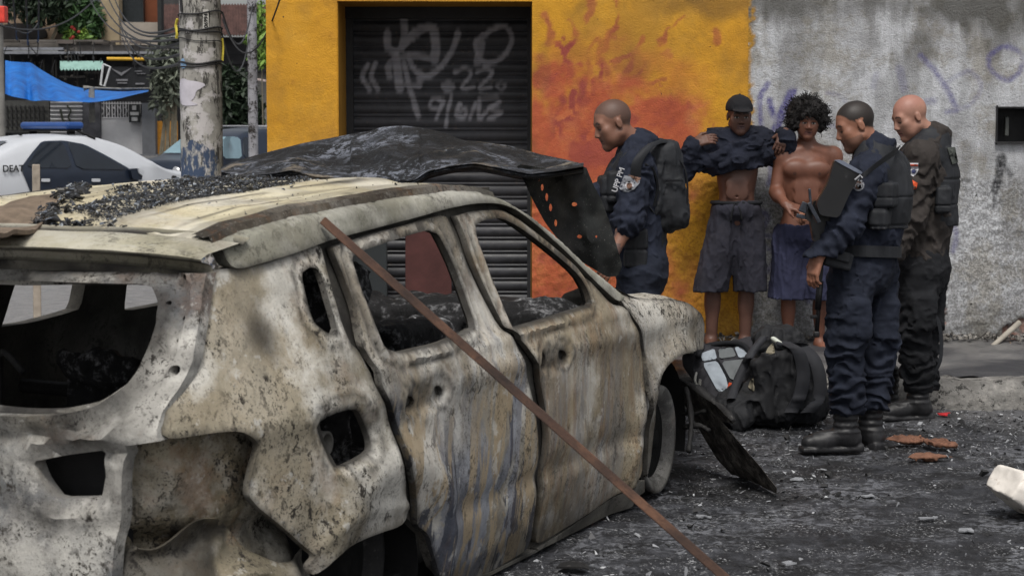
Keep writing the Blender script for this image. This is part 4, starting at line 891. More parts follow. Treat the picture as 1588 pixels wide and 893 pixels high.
kind(tag(obj('roof_crumbs', flakes(500, on_roof3, (.003, .012), 6), CH_M, None, tuple(CAR0)), 'loose soot crumbs sprinkled over the pale car roof', 'soot'), 'stuff').rotation_euler = (0, 0, -YAW)
# rusted skin along the far edge of the roof
rp = [on_v(px, py, 1.40)[:2] for px, py in [(92, 302), (88, 307), (60, 312), (20, 319), (-40, 325), (-90, 328), (-90, 312), (-20, 307), (40, 301)]]
def rp_l(q):
    n_ = (fbm(np.c_[q * 9, 0 * q[:, :1]], 3, 7) - .5) * .03; return np.c_[q[:, 0], q[:, 1], np.array([float(roof_z(np.array(max(u, -3.27)), np.array(w_ / .66))) for w_, u in q]) + .010 + n_]
me = panel(chaikin(rp, 1), [], rp_l, .012, lambda q: np.tile([0, 0, -1.], (len(q), 1)), .03)
obj('rusted_roof_edge', me, plain('rusted_skin', C(112, 98, 84), .9, .4, 14, bump=.8), CAR)
# rusty iron bar leaning on the car
a_ = at(501, 342, 5.88); b_ = at(1122, 893, 5.25); e_ = b_ + (b_ - a_) * (b_[2] / (a_[2] - b_[2])) * .995
m = Mat('rusty_iron', .85, .3); nz = m.noise(8, 6, .7, m.stretch(1, 1, .4)); c = m.ramp(nz, [(.34, C(44, 36, 33)), (.5, C(68, 51, 43)), (.64, C(98, 71, 56))])
c = m.mix(m.op('MULTIPLY', m.th(m.noise(60, 4, .7), .55, .68), .6), c, C(52, 38, 34)); c = m.mix(m.th(m.noise(1.7, 3), .55, .7), c, C(84, 62, 54)); m.col(c).bump(m.noise(90, 4), .5, .004)
L_ = np.linalg.norm(e_ - a_); br = MB(); br.box((0, 0, -L_ / 2), (.026, .020, L_), None, .003)
o = br.build('iron_bar', m.m); o.location = tuple(a_)
zax = Vector((a_ - e_) / L_); view = Vector((0, -1, .15)); x_ = zax.cross(view).normalized(); y_ = zax.cross(x_).normalized()
o.rotation_euler = Matrix((x_ * -1, y_ * -1, zax)).transposed().to_euler(); o.rotation_euler = Matrix((x_, y_, zax)).transposed().to_euler()
tag(o, 'long rusty iron bar leaning against the side of the burnt car', 'iron bar')
# ============================================================ PEOPLE
def nrm(v): v = np.array(v, float); return v / np.linalg.norm(v)
def frame(F, U=(0, 0, 1)): F = nrm(F); Rr = nrm(np.cross(F, U)); return np.stack([Rr, F, np.cross(Rr, F)])
def skin_mat(name, c, spec=.4):
    m = Mat(name, .52, spec); n1 = m.noise(7, 5, .6); n2 = m.noise(70, 4, .6)
    dk = tuple(x * .74 for x in c[:3]) + (1,); lt = tuple(x * 1.2 for x in c[:3]) + (1,)
    b = m.ramp(n1, [(.3, dk), (.55, c), (.75, lt)]); b = m.mix(m.op('MULTIPLY', m.th(n2, .55, .7), .25), b, dk)
    m.col(m.mix(m.attr('mask'), b, m.attr('paint', 'Color'))).rough(m.ramp(n1, [(.3, .45), (.7, .62)])).bump(n2, .2, .003); m.b.inputs['Subsurface Weight'].default_value = .0
    return m.m
def cloth_mat(name, c, var=.3, rough=.9, scale=5, spec=.2, wear=None):
    m = Mat(name, rough, spec); n1 = m.noise(scale, 6, .65); n2 = m.noise(160, 3, .7)
    b = m.ramp(n1, [(.3, tuple(x * (1 - var) for x in c[:3]) + (1,)), (.7, tuple(x * (1 + var) for x in c[:3]) + (1,))])
    if wear: b = m.mix(m.op('MULTIPLY', m.th(m.noise(3, 6, .7), .52, .68), .6), b, wear)
    m.col(b).bump(n2, .25, .003); return m.m
NAVY = cloth_mat('navy_uniform', C(34, 38, 50), .35); NAVY2 = cloth_mat('navy_trousers', C(32, 36, 47), .32); BLK = cloth_mat('black_cloth', C(28, 29, 32), .3); NYL = cloth_mat('black_nylon', C(30, 32, 36), .35, .7, 9, .35)
BOOT = plain('boot_leather', C(30, 30, 32), .5, .4, 12, .4, bump=.3); GUN = plain('gun_black', C(17, 17, 19), .5, .3, 14, .5)
def head(f, c, M, s=1., ear=True, jaw=1., brow=1., neck=None):
    P = lambda r, ff, u: np.array(c) + s * (M.T @ np.array([r, ff, u])); k = .02 * s
    f.ell(P(0, -.012, .034), (.076 * s, .098 * s, .088 * s), M, k); f.ell(P(0, .03, -.035), (.060 * s * jaw, .064 * s, .085 * s), M, k)
    for q in (-1, 1):
        f.cone(P(q * .052 * jaw, -.005, -.055), P(q * .016, .066, -.102), .02 * s, .017 * s, .025 * s); f.ell(P(q * .043, .058, -.018), (.026 * s, .024 * s, .024 * s), M, .025 * s); f.ell(P(q * .038, .05, -.055), (.026 * s, .028 * s, .034 * s), M, .025 * s)
    f.cone(P(0, .068, -.104), P(0, .072, -.1), .022 * s, .02 * s, .015 * s); f.cone(P(-.038, .070, .024), P(.038, .070, .024), .015 * s * brow, .015 * s * brow, .022 * s)
    for q in (-1, 1): f.ell(P(q * .031, .092, -.002), (.016 * s, .010 * s, .009 * s), M, .012 * s, True)
    for q in (-1, 1): f.ell(P(q * .031, .074, -.002), (.013 * s, .012 * s, .011 * s), M, .003 * s)
    f.cone(P(0, .082, .012), P(0, .100, -.030), .0085 * s, .0135 * s, .010 * s)
    for q in (-1, 1): f.ell(P(q * .014, .094, -.036), (.009 * s, .011 * s, .008 * s), M, .006 * s)
    f.cone(P(-.022, .074, -.060), P(.022, .074, -.060), .008 * s, .008 * s, .006 * s); f.cone(P(-.010, .084, -.058), P(.010, .084, -.058), .008 * s, .008 * s, .008 * s); f.cone(P(-.013, .081, -.073), P(.013, .081, -.073), .0085 * s, .0085 * s, .006 * s)
    f.box(P(0, .096, -.0655), (.02 * s, .008 * s, .0012 * s), M, .001, .003, True)
    if ear:
        for q in (-1, 1): f.ell(P(q * .077, -.012, -.006), (.009 * s, .017 * s, .028 * s), M, .006 * s); f.ell(P(q * .089, -.008, -.004), (.006 * s, .010 * s, .018 * s), M, .005 * s, True)
    if neck is not None: f.cone(P(0, -.025, -.06), neck, .056 * s, .060 * s, .03)
def face_paint(V, c, M, s, hair=None, hairc=None, lip=(.12, .05, .045), browc=(.012, .010, .009), closed=False, beard=None):
    q = (V - c) @ M.T / s; r, f_, u = q.T; col = np.zeros((len(V), 3)); mk = np.zeros(len(V)); ar = np.abs(r)
    def put(m, cc, a=1.): col[m] = cc; mk[m] = a
    near = np.linalg.norm(q, axis=1) < .2
    if beard: put(near & (f_ > .0) & (u < -.045) & (u > -.13) & ~((ar < .03) & (u > -.075)), beard, .45)
    put(near & (f_ > .066) & (ar < .026) & (u < -.052) & (u > -.081), lip, .7); put(near & (f_ > .07) & (ar < .024) & (np.abs(u + .0655) < .0022), (.01, .006, .006))
    put(near & (f_ > .05) & (ar > .009) & (ar < .052) & (np.abs(u - .023 + .25 * (ar - .03) ** 2 * 40 * .1 - .008 * (1 - ((ar - .03) / .022) ** 2)) < .0052), browc, .85)
    h = .0065 * np.sqrt(np.clip(1 - ((ar - .031) / .0155) ** 2, 0, 1)); ey = near & (f_ > .05) & (np.abs(u + .002) < h)
    if closed: put(ey & (u < .001), (.015, .01, .01), .9)
    else: put(ey, (.30, .28, .26)); put(ey & (np.abs(ar - .031) < .007), (.01, .008, .007)); put(near & (f_ > .05) & (np.abs(u + .002 - h) < .0022) & (np.abs(ar - .031) < .0155), (.012, .009, .008))
    put(near & (f_ > .085) & (ar > .005) & (ar < .018) & (u < -.040) & (u > -.046), (.02, .012, .01), .8)
    if hair is not None:
        n = fbm(V * 60, 2, 3) - .5; line = np.interp(f_, [-.12, -.07, -.03, .005, .03, .05, .075, .10], [-.05, -.045, -.02, .012, .03, .058, .078, .085]) + n * .012
        sdw = sstep(0, .014, u - line) * near * ~((ar > .074) & (f_ > -.04) & (f_ < .012) & (u < .032)); a = sdw * hair; m = a > mk; col[m] = hairc; mk[m] = a[m]
    return col, mk
def hand(f, w, d, n, side=1, curl=.5, s=.95, spread=.0, thumb=.6):
    d = nrm(d); n = np.array(n, float); n = nrm(n - d * (n @ d)); t = np.cross(d, n) * side; w = np.array(w); M = np.stack([t, d, n])
    f.box(w + d * .048 * s, (.040 * s, .050 * s, .015 * s), M, .013 * s, .012); f.cone(w - d * .01, w + d * .03, .025 * s, .024 * s, .015)
    for i in range(4):
        b = w + d * .092 * s + t * (.031 - .0205 * i) * s; L = (.070, .080, .075, .058)[i] * s; a = curl * (.75 + .12 * i); dd = nrm(d + t * spread * (1.5 - i) * .3)
        for j, (fr, r0, r1) in enumerate(((.45, .0098, .009), (.32, .009, .0083), (.23, .0083, .0068))):
            a2 = a * (j + .8); e = b + L * fr * (dd * math.cos(a2) + n * math.sin(a2)); f.cone(b, e, r0 * s, r1 * s, .003); b = e
    b = w + d * .02 * s + t * .034 * s; e = b + .048 * s * nrm(d * .75 + t * .55 + n * thumb * .6); f.cone(b, e, .014 * s, .0115 * s, .012); f.cone(e, e + .034 * s * nrm(d * .9 + t * .1 + n * thumb), .0105 * s, .008 * s, .004)
def torso(f, J, g=0., ch=(.0, .0), wd=1., k=.06):
    SL, SR, N, HL, HR = [np.array(J[q]) for q in ('SL', 'SR', 'N', 'HL', 'HR')]; mid = (SL + SR) / 2; pel = (HL + HR) / 2
    up = nrm(mid - pel); ax = SR - SL; hw = np.linalg.norm(ax) / 2; ax = nrm(ax - up * (ax @ up)); M = np.stack([ax, np.cross(up, ax), up]); H = np.linalg.norm(mid - pel)
    f.ell(mid - up * .13, ((hw * .93 + g) * wd, .118 + g + ch[0], .19 + g), M, k); f.ell(mid - up * H * .58, ((hw * .78 + g) * wd, .108 + g + ch[1], .19 + g), M, k); f.ell(pel + up * .03, ((hw * .85 + g) * wd, .118 + g, .13 + g), M, k)
    f.cone(SL - ax * -.01, SR - ax * .01, .056 + g, .056 + g, k)
    for Sx in (SL, SR): f.cone(N - up * .01, mid + (Sx - mid) * .75 + up * .012, .048 + g, .046 + g, .05)
    return M, up, mid, pel
def wr(P, amp, fr=9, seed=0, dirs=(1, 1, .6)):
    a = fbm(P * fr * np.array(dirs), 3, seed); r = 1 - np.abs(2 * a - 1) * 2.6; return -amp * .62 * (np.maximum(r, -.5) * .55 + np.maximum(0, r) ** 3 * .6)
def fold(P, a, b, amp, n, w_=.14, seed=0):            # ring folds round a limb between a and b
    a = np.array(a); b = np.array(b); e = b - a; L = np.linalg.norm(e); t = ((P - a) @ e) / L / L; d = np.linalg.norm(P - a - np.outer(t, e), axis=1)
    ph = t * n + 1.6 * (fbm(P * 9, 2, seed) - .5) * 2; return amp * np.sin(ph * 6.283) * (d < w_) * sstep(-.05, .15, t) * sstep(1.05, .85, t)
class Fig:
    def __init__(s, label, root):
        s.o = thing('person', label, 'person', tuple(root)); s.r = np.array(root)
    def p(s, px, py, dy=0.): return at(px, py, s.r[1] + dy) - s.r
    def part(s, name, f, mat, label=None): return obj(name, f.mesh(), mat, s.o, label=label)
def bounds(pts, pad=.2): P = np.array(pts); return P.min(0) - pad, P.max(0) + pad
def skin(fig, J, hc, M, hs, mat, arms, hands, legs, bare, paint, h=.0048, feet=(), **hk):
    lo, hi = bounds([hc] + [q for a in arms + legs for q in a[:3]] + [J['N']], .17); f = Field(lo, hi, h)
    g = 0 if bare else -.02; torso(f, J, g)
    for a in arms:
        f.cone(a[0], a[1], .050 + g * .5, .041, .03); f.cone(a[1], a[2], .042, .029, .02)
        f.ell(np.array(a[1]) * .75 + np.array(a[2]) * .25, (.045, .045, .05), None, .03)
        if bare: f.ell(a[0], (.062, .06, .066), None, .03)
    for a in legs:
        g2 = 0 if len(a) < 4 else a[3]; f.cone(a[0], a[1], .082 + g2, .056 + g2, .03); f.cone(a[1], a[2], .053 + g2, .036 + g2, .02); f.ell(np.array(a[1]) * .68 + np.array(a[2]) * .32 + np.array([0, .018, 0]), (.050 + g2, .052 + g2, .10), None, .03)
    for a, d in feet:
        a = np.array(a); d = nrm(d); f.cone(a + (0, 0, -.01), a + d * .13 + (0, 0, -.052), .036, .026, .03); f.cone(a + d * .10 + (0, 0, -.056), a + d * .175 + (0, 0, -.064), .026, .016, .02); f.cone(a - d * .035 + (0, 0, -.048), a, .034, .034, .02)
        for i in range(4): t = np.cross(d, (0, 0, 1)); b = a + d * (.155 - .008 * i) + t * (.024 - .018 * i) + (0, 0, -.068); f.cone(b, b + d * .03, .011, .009, .004)
    for a in hands: hand(f, *a[:3], **a[3])
    head(f, hc, M, hs, neck=J['N'], **hk)
    if bare: bare(f, J)
    me = f.mesh(); c, mk = paint(verts(me)); setcol(me, c); setval(me, mk, 'mask'); obj('body', me, mat, fig.o); return f
def boots(fig, feet, mat=BOOT):
    for (a, d, hgt) in feet:
        a = np.array(a); d = nrm(d); f = Field(a - (.32, .32, .16), a + (.32, .32, hgt + .08), .006)
        f.cone(a + (0, 0, -.02), a + (0, 0, hgt), .052, .066, .02); f.cone(a + (0, 0, -.035), a + d * .13 + (0, 0, -.058), .052, .042, .035); f.cone(a + d * .10 + (0, 0, -.062), a + d * .185 + (0, 0, -.066), .042, .036, .03); f.cone(a - d * .03 + (0, 0, -.05), a, .05, .05, .03)
        zb = a[2] - .112; t = np.cross(d, (0, 0, 1)); Mx = np.stack([t, d, [0, 0, 1]])
        f.box(a + d * .075 + (0, 0, zb - a[2] + .014), (.046, .155, .014), Mx, .012, .006); f.box(a - d * .045 + (0, 0, zb - a[2] + .02), (.042, .04, .02), Mx, .01, .006)
        f.disp(lambda P: wr(P, .006, 16, 3) + .003 * np.sin((P[:, 2] - a[2]) * 190) * (P[:, 2] > a[2] - .02)); f.cut((0, 0, zb), (0, 0, -1)); fig.part('boot', f, mat)
def patch(fig, name, pts2d, Y, mat, thick=.004, label=None):
    c_ = np.mean([at(x, y, Y) for x, y in pts2d], 0) - fig.r
    me = panel(chaikin(pts2d, 1, .15), [], lambda q: np.array([at(x, y, Y) for x, y in q]) - fig.r, thick, lambda q: np.tile([0, 1., 0], (len(q), 1)), 4); return obj(name, me, mat, fig.o, label=label)
def project_patch(fig, name, pts2d, field, mat, off=.004, parent=None, step=2.2, thick=.01):
    """a badge sewn on: the outline is laid on the cloth that the field describes and given a little thickness"""
    def lift(q):
        r = []
        for x, y in q:
            t0 = None
            for Yv in np.arange(fig.r[1] - .55, fig.r[1] + .35, .004):
                p = at(x, y, Yv) - fig.r; i = np.round((p - field.lo) / field.h).astype(int)
                if (i >= 0).all() and (i < field.n).all() and field.F[tuple(i)] < off: t0 = p; break
            r.append(t0 if t0 is not None else np.array([np.nan] * 3))
        r = np.array(r); bad = np.isnan(r[:, 0])
        if bad.any(): ym = np.nanmean(r[:, 1]) if not bad.all() else -.15; r[bad] = [at(x, y, fig.r[1] + ym) - fig.r for x, y in q[bad]]
        r[:, 1] -= .003; return r
    return obj(name, panel(pts2d, [], lift, thick, lambda q: np.tile([0, 1., 0], (len(q), 1)), step), mat, parent or fig.o)
WHITE = plain('badge_white', C(176, 176, 180), .8); GREYB = plain('badge_grey', C(126, 128, 134), .8); ORNG = plain('badge_orange', C(206, 84, 48), .8); BRN = plain('badge_brown', C(110, 84, 72), .8); BLUEB = plain('badge_blue', C(60, 66, 100), .8)
circ = lambda x, y, r, n=14, ry=None: [(x + r * math.cos(a), y + (ry or r) * math.sin(a)) for a in np.linspace(0, 6.283, n, endpoint=False)]
def ring(x, y, r0, r1, n=16): return circ(x, y, r1, n)
# ------------------------------------------------------------ man in the cap, hoodie pulled up
F1 = Fig('man in black cap lifting his dark hoodie to bare his stomach', at(1135, 538, 12.86)); p = F1.p
J = dict(SL=p(1179, 223, .02), SR=p(1108, 223, .02), N=p(1144, 212, .0), HL=p(1160, 338), HR=p(1124, 338))
hc = p(1146.5, 180, -.05); M1 = frame((.06, -1, -.12)); hs = .98
armR = (J['SR'], p(1060, 262, -.06), p(1078, 222, -.15)); armL = (J['SL'], p(1222, 250, .05), p(1217, 206, -.06))
def bare1(f, J):
    for q in (p(1134, 285, -.10), p(1151, 285, -.10), p(1134, 300, -.10), p(1152, 300, -.10)): f.ell(q, (.036, .012, .034), None, .03)
    f.cone(p(1143, 268, -.145), p(1143, 305, -.135), .006, .006, .012, True); f.ell(p(1143, 305, -.118), (.010, .02, .007), None, .006, True)
    f.cone(p(1112, 300, -.06), p(1122, 322, -.10), .008, .008, .02, True); f.cone(p(1176, 300, -.06), p(1166, 322, -.10), .008, .008, .02, True)
def paint1(V):
    c, mk = face_paint(V, hc, M1, hs, None, None, lip=(.09, .05, .05)); return c, mk
skin(F1, J, hc, M1, hs, skin_mat('skin_deep_brown', C(88, 61, 51)), [armR, armL], [(armR[2], p(1098, 216, -.16) - armR[2], (.25, .8, -.55), dict(side=1, curl=.42, thumb=.2)), (armL[2], p(1206, 196, -.12) * .0 + np.array([-.35, -.2, -.9]), (0, 1, -.2), dict(side=-1, curl=.35, spread=.3))],
     [(p(1122, 345), p(1106, 440, .0), p(1103, 526, .03)), (p(1160, 345), p(1158, 440, .0), p(1155, 528, .03))], bare1, paint1, feet=[(p(1102, 526, .03), (-.12, -1, 0)), (p(1154, 528, .02), (.15, -1, 0))])
f = Field(hc - .2, hc + .22, .005); PH = lambda r, ff, u: hc + hs * (M1.T @ np.array([r, ff, u]))
f.ell(PH(0, -.012, .050), (.088, .108, .090), M1, .01); f.cut(PH(0, 0, .036), M1.T @ np.array([0, .10, -1])); f.ell(PH(0, .115, .050), (.066, .066, .009), frame((.06, -1, -.16)), .014); f.cone(PH(0, 0, .138), PH(0, 0, .143), .008, .006, .004)
f.disp(lambda P: wr(P, .004, 20, 5)); F1.part('cap', f, cloth_mat('cap_black', C(30, 30, 33), .2))
lo, hi = bounds([p(1040, 190, -.3), p(1235, 290, .25)], .12); f = Field(lo, hi, .0055)
JJ = dict(J); torso(f, JJ, .03, (.025, .0), 1.04)
cl = p(1140, 262); f.cut(cl, nrm(np.array([.20, 0, -1])))
f.cone(p(1104, 256, -.08), p(1146, 250, -.15), .030, .036, .04); f.cone(p(1146, 250, -.15), p(1184, 240, -.08), .036, .028, .04); f.cone(p(1104, 258, -.0), p(1104, 246, .1), .04, .04, .04); f.cone(p(1183, 244, -.0), p(1183, 236, .1), .04, .04, .04)
for a, b, r in (((1100, 252, -.12), (1178, 222, -.14), .02), ((1106, 242, -.14), (1170, 214, -.13), .017), ((1118, 258, -.16), (1180, 236, -.13), .016)): f.cone(p(*a), p(*b), r, r * .8, .02)
for a in (armR, armL): f.cone(a[0], a[1], .076, .072, .05); f.cone(a[1], np.array(a[1]) * .12 + np.array(a[2]) * .88, .072, .054, .03)
f.cone(p(1085, 245, -.08), p(1110, 250, -.06), .05, .05, .05)
for q in np.linspace(0, 6.283, 9): a = J['N'] + np.array([math.cos(q) * .075, math.sin(q) * .07 - .01, .02 + .02 * math.sin(q)]); b = J['N'] + np.array([math.cos(q + .7) * .075, math.sin(q + .7) * .07 - .01, .02 + .02 * math.sin(q + .7)]); f.cone(a, b, .022, .022, .02)
f.ell(J['N'] + np.array([0, -.02, .055]), (.062, .06, .06), None, .01, True)
f.disp(lambda P: wr(P, .024, 8, 11, (.7, 1, 1.5)) + wr(P, .010, 19, 12) + fold(P, armR[0], armR[1], .007, 4, .12) + fold(P, armL[0], armL[1], .007, 4, .12)); F1.part('hoodie', f, cloth_mat('hoodie_navy', C(28, 31, 42), .35))
def shorts(fig, waist, legs, hem, g=.0, mat=None, name='shorts', hemn=(0, 0, -1), thigh=(.115, .118), seed=0):
    lo, hi = bounds([waist] + [q for a in legs for q in a], .2); f = Field(lo, hi, .006)
    f.ell(waist, (.168 + g, .145, .10), None, .04)
    for a, b in legs: f.cone(a, b, thigh[0] + g, thigh[1] + g, .03)
    f.cut(hem, hemn); f.cut(np.array(waist) + (0, 0, .055), (0, 0, 1))
    f.disp(lambda P: wr(P, .016, 8, seed, (1.6, 1.4, .45)) + wr(P, .008, 20, seed + 1, (1, 1, .6)))
    o = fig.part(name, f, mat); return f
shorts(F1, p(1142, 326), [(p(1124, 350, -.005), p(1101, 452, -.01)), (p(1160, 350, -.005), p(1164, 452, -.01))], p(1135, 449), -.004, cloth_mat('shorts_charcoal', C(40, 40, 48), .4, wear=C(58, 56, 62)), thigh=(.112, .108), seed=21)
b = MB(); wl = [p(1142, 315) + np.array([math.cos(a) * .162, math.sin(a) * .126, .004]) for a in np.linspace(0, 6.283, 28)]
b.tube(wl, .014, 6).tube(cat([p(1139, 317, -.135), p(1136, 326, -.15), p(1133, 345, -.14)], 4), .007, 5).tube(cat([p(1143, 317, -.135), p(1148, 326, -.15), p(1150, 342, -.14)], 4), .007, 5).build('waistband', BLK, F1.o, True)
# ------------------------------------------------------------ bare chested man with the afro
F2 = Fig('bare chested man with afro hair and navy shorts', at(1236, 541, 12.88)); p = F2.p
J = dict(SL=p(1292, 243, .06), SR=p(1212, 243, -.02), N=p(1251, 226, .02), HL=p(1262, 362, .03), HR=p(1224, 362, -.02))
hc = p(1252, 188, -.035); M2 = frame((.0, -1, -.16), (.05, 0, 1)); hs = .95
aR = (J['SR'], p(1203, 298, -.05), p(1219, 318, -.22)); aL = (J['SL'], p(1300, 300, -.02), p(1262, 324, -.20))
def bare2(f, J):
    for q in (p(1233, 262, -.095), p(1271, 262, -.085)): f.ell(q, (.072, .032, .05), None, .05)
    f.cone(p(1252, 252, -.15), p(1253, 275, -.15), .006, .006, .02, True)
    for q in (p(1240, 290, -.10), p(1262, 290, -.09), p(1240, 308, -.10), p(1262, 308, -.09)): f.ell(q, (.036, .010, .034), None, .03)
    f.cone(p(1251, 280, -.14), p(1251, 315, -.13), .005, .005, .012, True); f.cone(p(1242, 231, -.045), p(1216, 238, -.035), .010, .010, .03); f.cone(p(1262, 231, -.04), p(1286, 239, .01), .010, .010, .03)
def paint2(V):
    c, mk = face_paint(V, hc, M2, hs, lip=(.13, .055, .05)); q = V
    for cx in ((1233, 270), (1272, 270)):
        a = p(*cx, -.14); m = np.linalg.norm((q - a) * (1, .3, 1), axis=1) < .013; c[m] = (.06, .028, .022); mk[m] = .8
    return c, mk
skin(F2, J, hc, M2, hs, skin_mat('skin_brown', C(108, 70, 55)), [aR, aL], [(aR[2], (.8, -.3, -.25), (.2, .5, -1), dict(side=-1, curl=.55)), (aL[2], (-.8, -.3, .05), (-.1, .3, -1), dict(side=1, curl=.6))],
     [(p(1224, 372), p(1223, 455), p(1222, 530, .02), -.006), (p(1264, 372), p(1272, 456), p(1271, 532, .03), -.006)], bare2, paint2, feet=[(p(1222, 529, .02), (-.1, -1, 0)), (p(1271, 532, .02), (.2, -1, 0))])
f = Field(hc - .26, hc + .26, .006); PH = lambda r, ff, u: hc + hs * (M2.T @ np.array([r, ff, u]))
f.ell(PH(0, -.03, .052), (.120, .122, .108), M2, .02)
for q in (-1, 1): f.ell(PH(q * .085, -.03, .0), (.045, .08, .072), M2, .03)
f.ell(PH(0, .13, -.040), (.064, .13, .094), M2, .012, True); f.disp(lambda P: -(fbm(P * 42, 3, 8) - .42) * .05 - (fbm(P * 14, 2, 9) - .5) * .045)
HAIR = plain('hair_black', C(22, 20, 20), .8, .5, 60, .3); ho = F2.part('hair', f, HAIR)
b = MB(); rng = np.random.default_rng(4); hv = verts(ho.data)
for i in rng.choice(len(hv), 900, replace=False):
    v = hv[i]; q = M2 @ (v - hc) / hs
    if q[2] < -.05 or (q[1] > .06 and q[2] < .04): continue
    d = nrm(v - PH(0, -.02, .04)) + rng.normal(size=3) * .5; a = v; t = nrm(np.cross(d, rng.normal(size=3))); r_ = rng.uniform(.005, .009); pts = [v + d * .004 * k * 1.1 + r_ * .6 * (math.cos(k * 1.5) * t + math.sin(k * 1.5) * np.cross(nrm(d), t)) for k in range(6)]
    b.tube(pts, .0020, 4, False)
b.build('hair_curls', HAIR, ho)
f = shorts(F2, p(1240, 362), [(p(1224, 378), p(1222, 464)), (p(1264, 378), p(1272, 464))], p(1235, 461), -.004, cloth_mat('shorts_navy', C(44, 46, 66), .28), thigh=(.112, .128), seed=31, hemn=(-.05, 0, -1))
for fx, fy in ((1222, 529), (1271, 532)):
    a = p(fx, fy, .02); b = MB(); b.box(a + (0, -.08, -.082), (.095, .27, .02), None, .009); b.tube(cat([a + (-.045, -.10, -.07), a + (-.02, -.115, -.03), a + (.02, -.115, -.03), a + (.045, -.10, -.07)], 4), .010, 6); b.build('sandal', BLK, F2.o)
# ------------------------------------------------------------ officers
def officer(fig, J, hc, M, hs, sk, arms, hands, legs, feet, shirt, trs, waist_y, hem_y, paint, sleeve=.0, bl=(.0, .0), slv_end=(1., 1.), seed=0, trouser_r=(.112, .088, .074), chest=(.03, .05), arm_r=(.072, .062, .05), shirt_name='shirt', **hk):
    p = fig.p; skin(fig, J, hc, M, hs, sk, arms, hands, legs, None, paint, **hk)
    lo, hi = bounds([hc] + [q for a in arms for q in a[:3]] + [J['HL'], J['HR']], .19); f = Field(lo, hi, .006)
    torso(f, J, .022, chest)
    for i, a in enumerate(arms):
        f.cone(a[0], a[1], arm_r[0], arm_r[1], .04); e = slv_end[i]
        if e > 0: f.cone(a[1], np.array(a[1]) * (1 - e) + np.array(a[2]) * e, arm_r[1] - .002, arm_r[2], .03); f.ell(a[1], (arm_r[1] * 1.04,) * 3, None, .03)
        else: f.cut(a[1], np.array(a[1]) - np.array(a[0])) if False else None
    N = J['N']; fw = M[1] * np.array([1, 1, 0])
    for q in np.linspace(0, 5.6, 9): a = N + np.array([math.cos(q) * .07, math.sin(q) * .07, .016]); b = N + np.array([math.cos(q + .7) * .07, math.sin(q + .7) * .07, .016]); f.cone(a, b, .021, .021, .016)
    f.cone(N + np.array([0, 0, .0]), N + (hc - N) * .6, .058, .062, .01, True) if False else None
    f.cut(p(1300, waist_y), (0, 0, -1))
    def dp(P):
        d = wr(P, .020, 7, seed, (1, 1, .8)) + wr(P, .012, 16, seed + 1, (1.3, 1.3, .7))
        for a in arms: d += fold(P, a[0], a[1], .006, 3.5, .11, seed) + fold(P, a[1], a[2], .006, 4, .10, seed + 2)
        return d
    f.disp(dp); so = fig.part(shirt_name, f, shirt); fig.shirt = f; fig.so = so
    lo, hi = bounds([q for a in legs for q in a[:3]] + [J['HL'] + (0, 0, .12), J['HR'] + (0, 0, .12)], .2); g = Field(lo, hi, .0065)
    pel = (np.array(J['HL']) + J['HR']) / 2; ax = nrm(np.array(J['HR']) - J['HL']); Mp = np.stack([ax, np.cross((0, 0, 1), ax), [0, 0, 1]])
    g.ell(pel + (0, 0, .05), (.175, .135 + bl[0], .16), Mp, .05); g.ell(pel - Mp[1] * .05 + (0, 0, -.02), (.15, .10, .13), Mp, .05)
    for a in legs: g.cone(a[0], a[1], trouser_r[0], trouser_r[1], .035); g.cone(a[1], a[2], trouser_r[1], trouser_r[2], .03)
    for a in legs: side_ = np.array(a[0]) * .35 + np.array(a[1]) * .65; g.box(side_ + np.array([0.02, -.085, 0]), (.07, .035, .10), None, .03, .02)
    g.cut(p(1300, hem_y), (0, 0, -1)); g.cut(p(1300, waist_y - 22), (0, 0, 1))
    def dq(P):
        d = wr(P, .020, 6.5, seed + 5, (1, 1, 1.0)) + wr(P, .009, 16, seed + 6, (1, 1, 1.3))
        for a in legs:
            kn = np.array(a[1]); d += fold(P, kn + (0, 0, .16), kn - (0, 0, .16), .008, 4, .12, seed + 7) + fold(P, np.array(a[2]) + (0, 0, .20), a[2], .011, 3.2, .12, seed + 8)
        return d
    g.disp(dq); fig.part('trousers', g, trs); boots(fig, feet); return f, g
def belt(fig, c, ax, z, rx, ry, r=.028):
    b = MB(); ax = nrm(ax); ay = np.cross((0, 0, 1), ax); A = [[c + ax * math.cos(t) * (rx + o) + ay * math.sin(t) * (ry + o) + (0, 0, dz) for t in np.linspace(0, 6.283, 40)] for o, dz in ((0, -r), (.008, -r), (.008, r), (0, r))]
    b.grid(A); return b
# --- officer with the backpack, behind the bonnet
F3 = Fig('shaven headed officer in navy uniform leaning over the open bonnet', gnd(990, 671) * 0 + at(990, 671, 10.25)); F3.o.location[2] = 0; F3.r[2] = 0; p = F3.p
J = dict(SL=p(986, 262, -.16), SR=p(980, 256, .22), N=p(990, 224, .03), HL=p(992, 420, -.09), HR=p(990, 420, .11))
hc = p(950, 192, -.02); M3 = frame((-.93, -.24, -.36), (-.18, 0, 1)); hs = 1.03
aL = (J['SL'], p(976, 340, -.24), p(950, 396, -.32)); aR = (J['SR'], p(950, 330, .18), p(920, 300, .0))
paint3 = lambda V: (lambda a: a)(face_paint(V, hc, M3, hs, .55, (.035, .026, .022), lip=(.15, .07, .06), closed=True))
def paint3(V):
    c, mk = face_paint(V, hc, M3, hs, .62, (.030, .024, .021), lip=(.15, .07, .06), closed=True)
    d = seg2(np.c_[V[:, 0], V[:, 2]], [(aL[1][0], aL[1][2]), (aL[2][0], aL[2][2])]); m = (V[:, 2] < aL[1][2] + .03) & (d < .07) & (fbm(V * 30, 3, 5) > .5); c[m] = (.07, .05, .05); mk[m] = .7; return c, mk
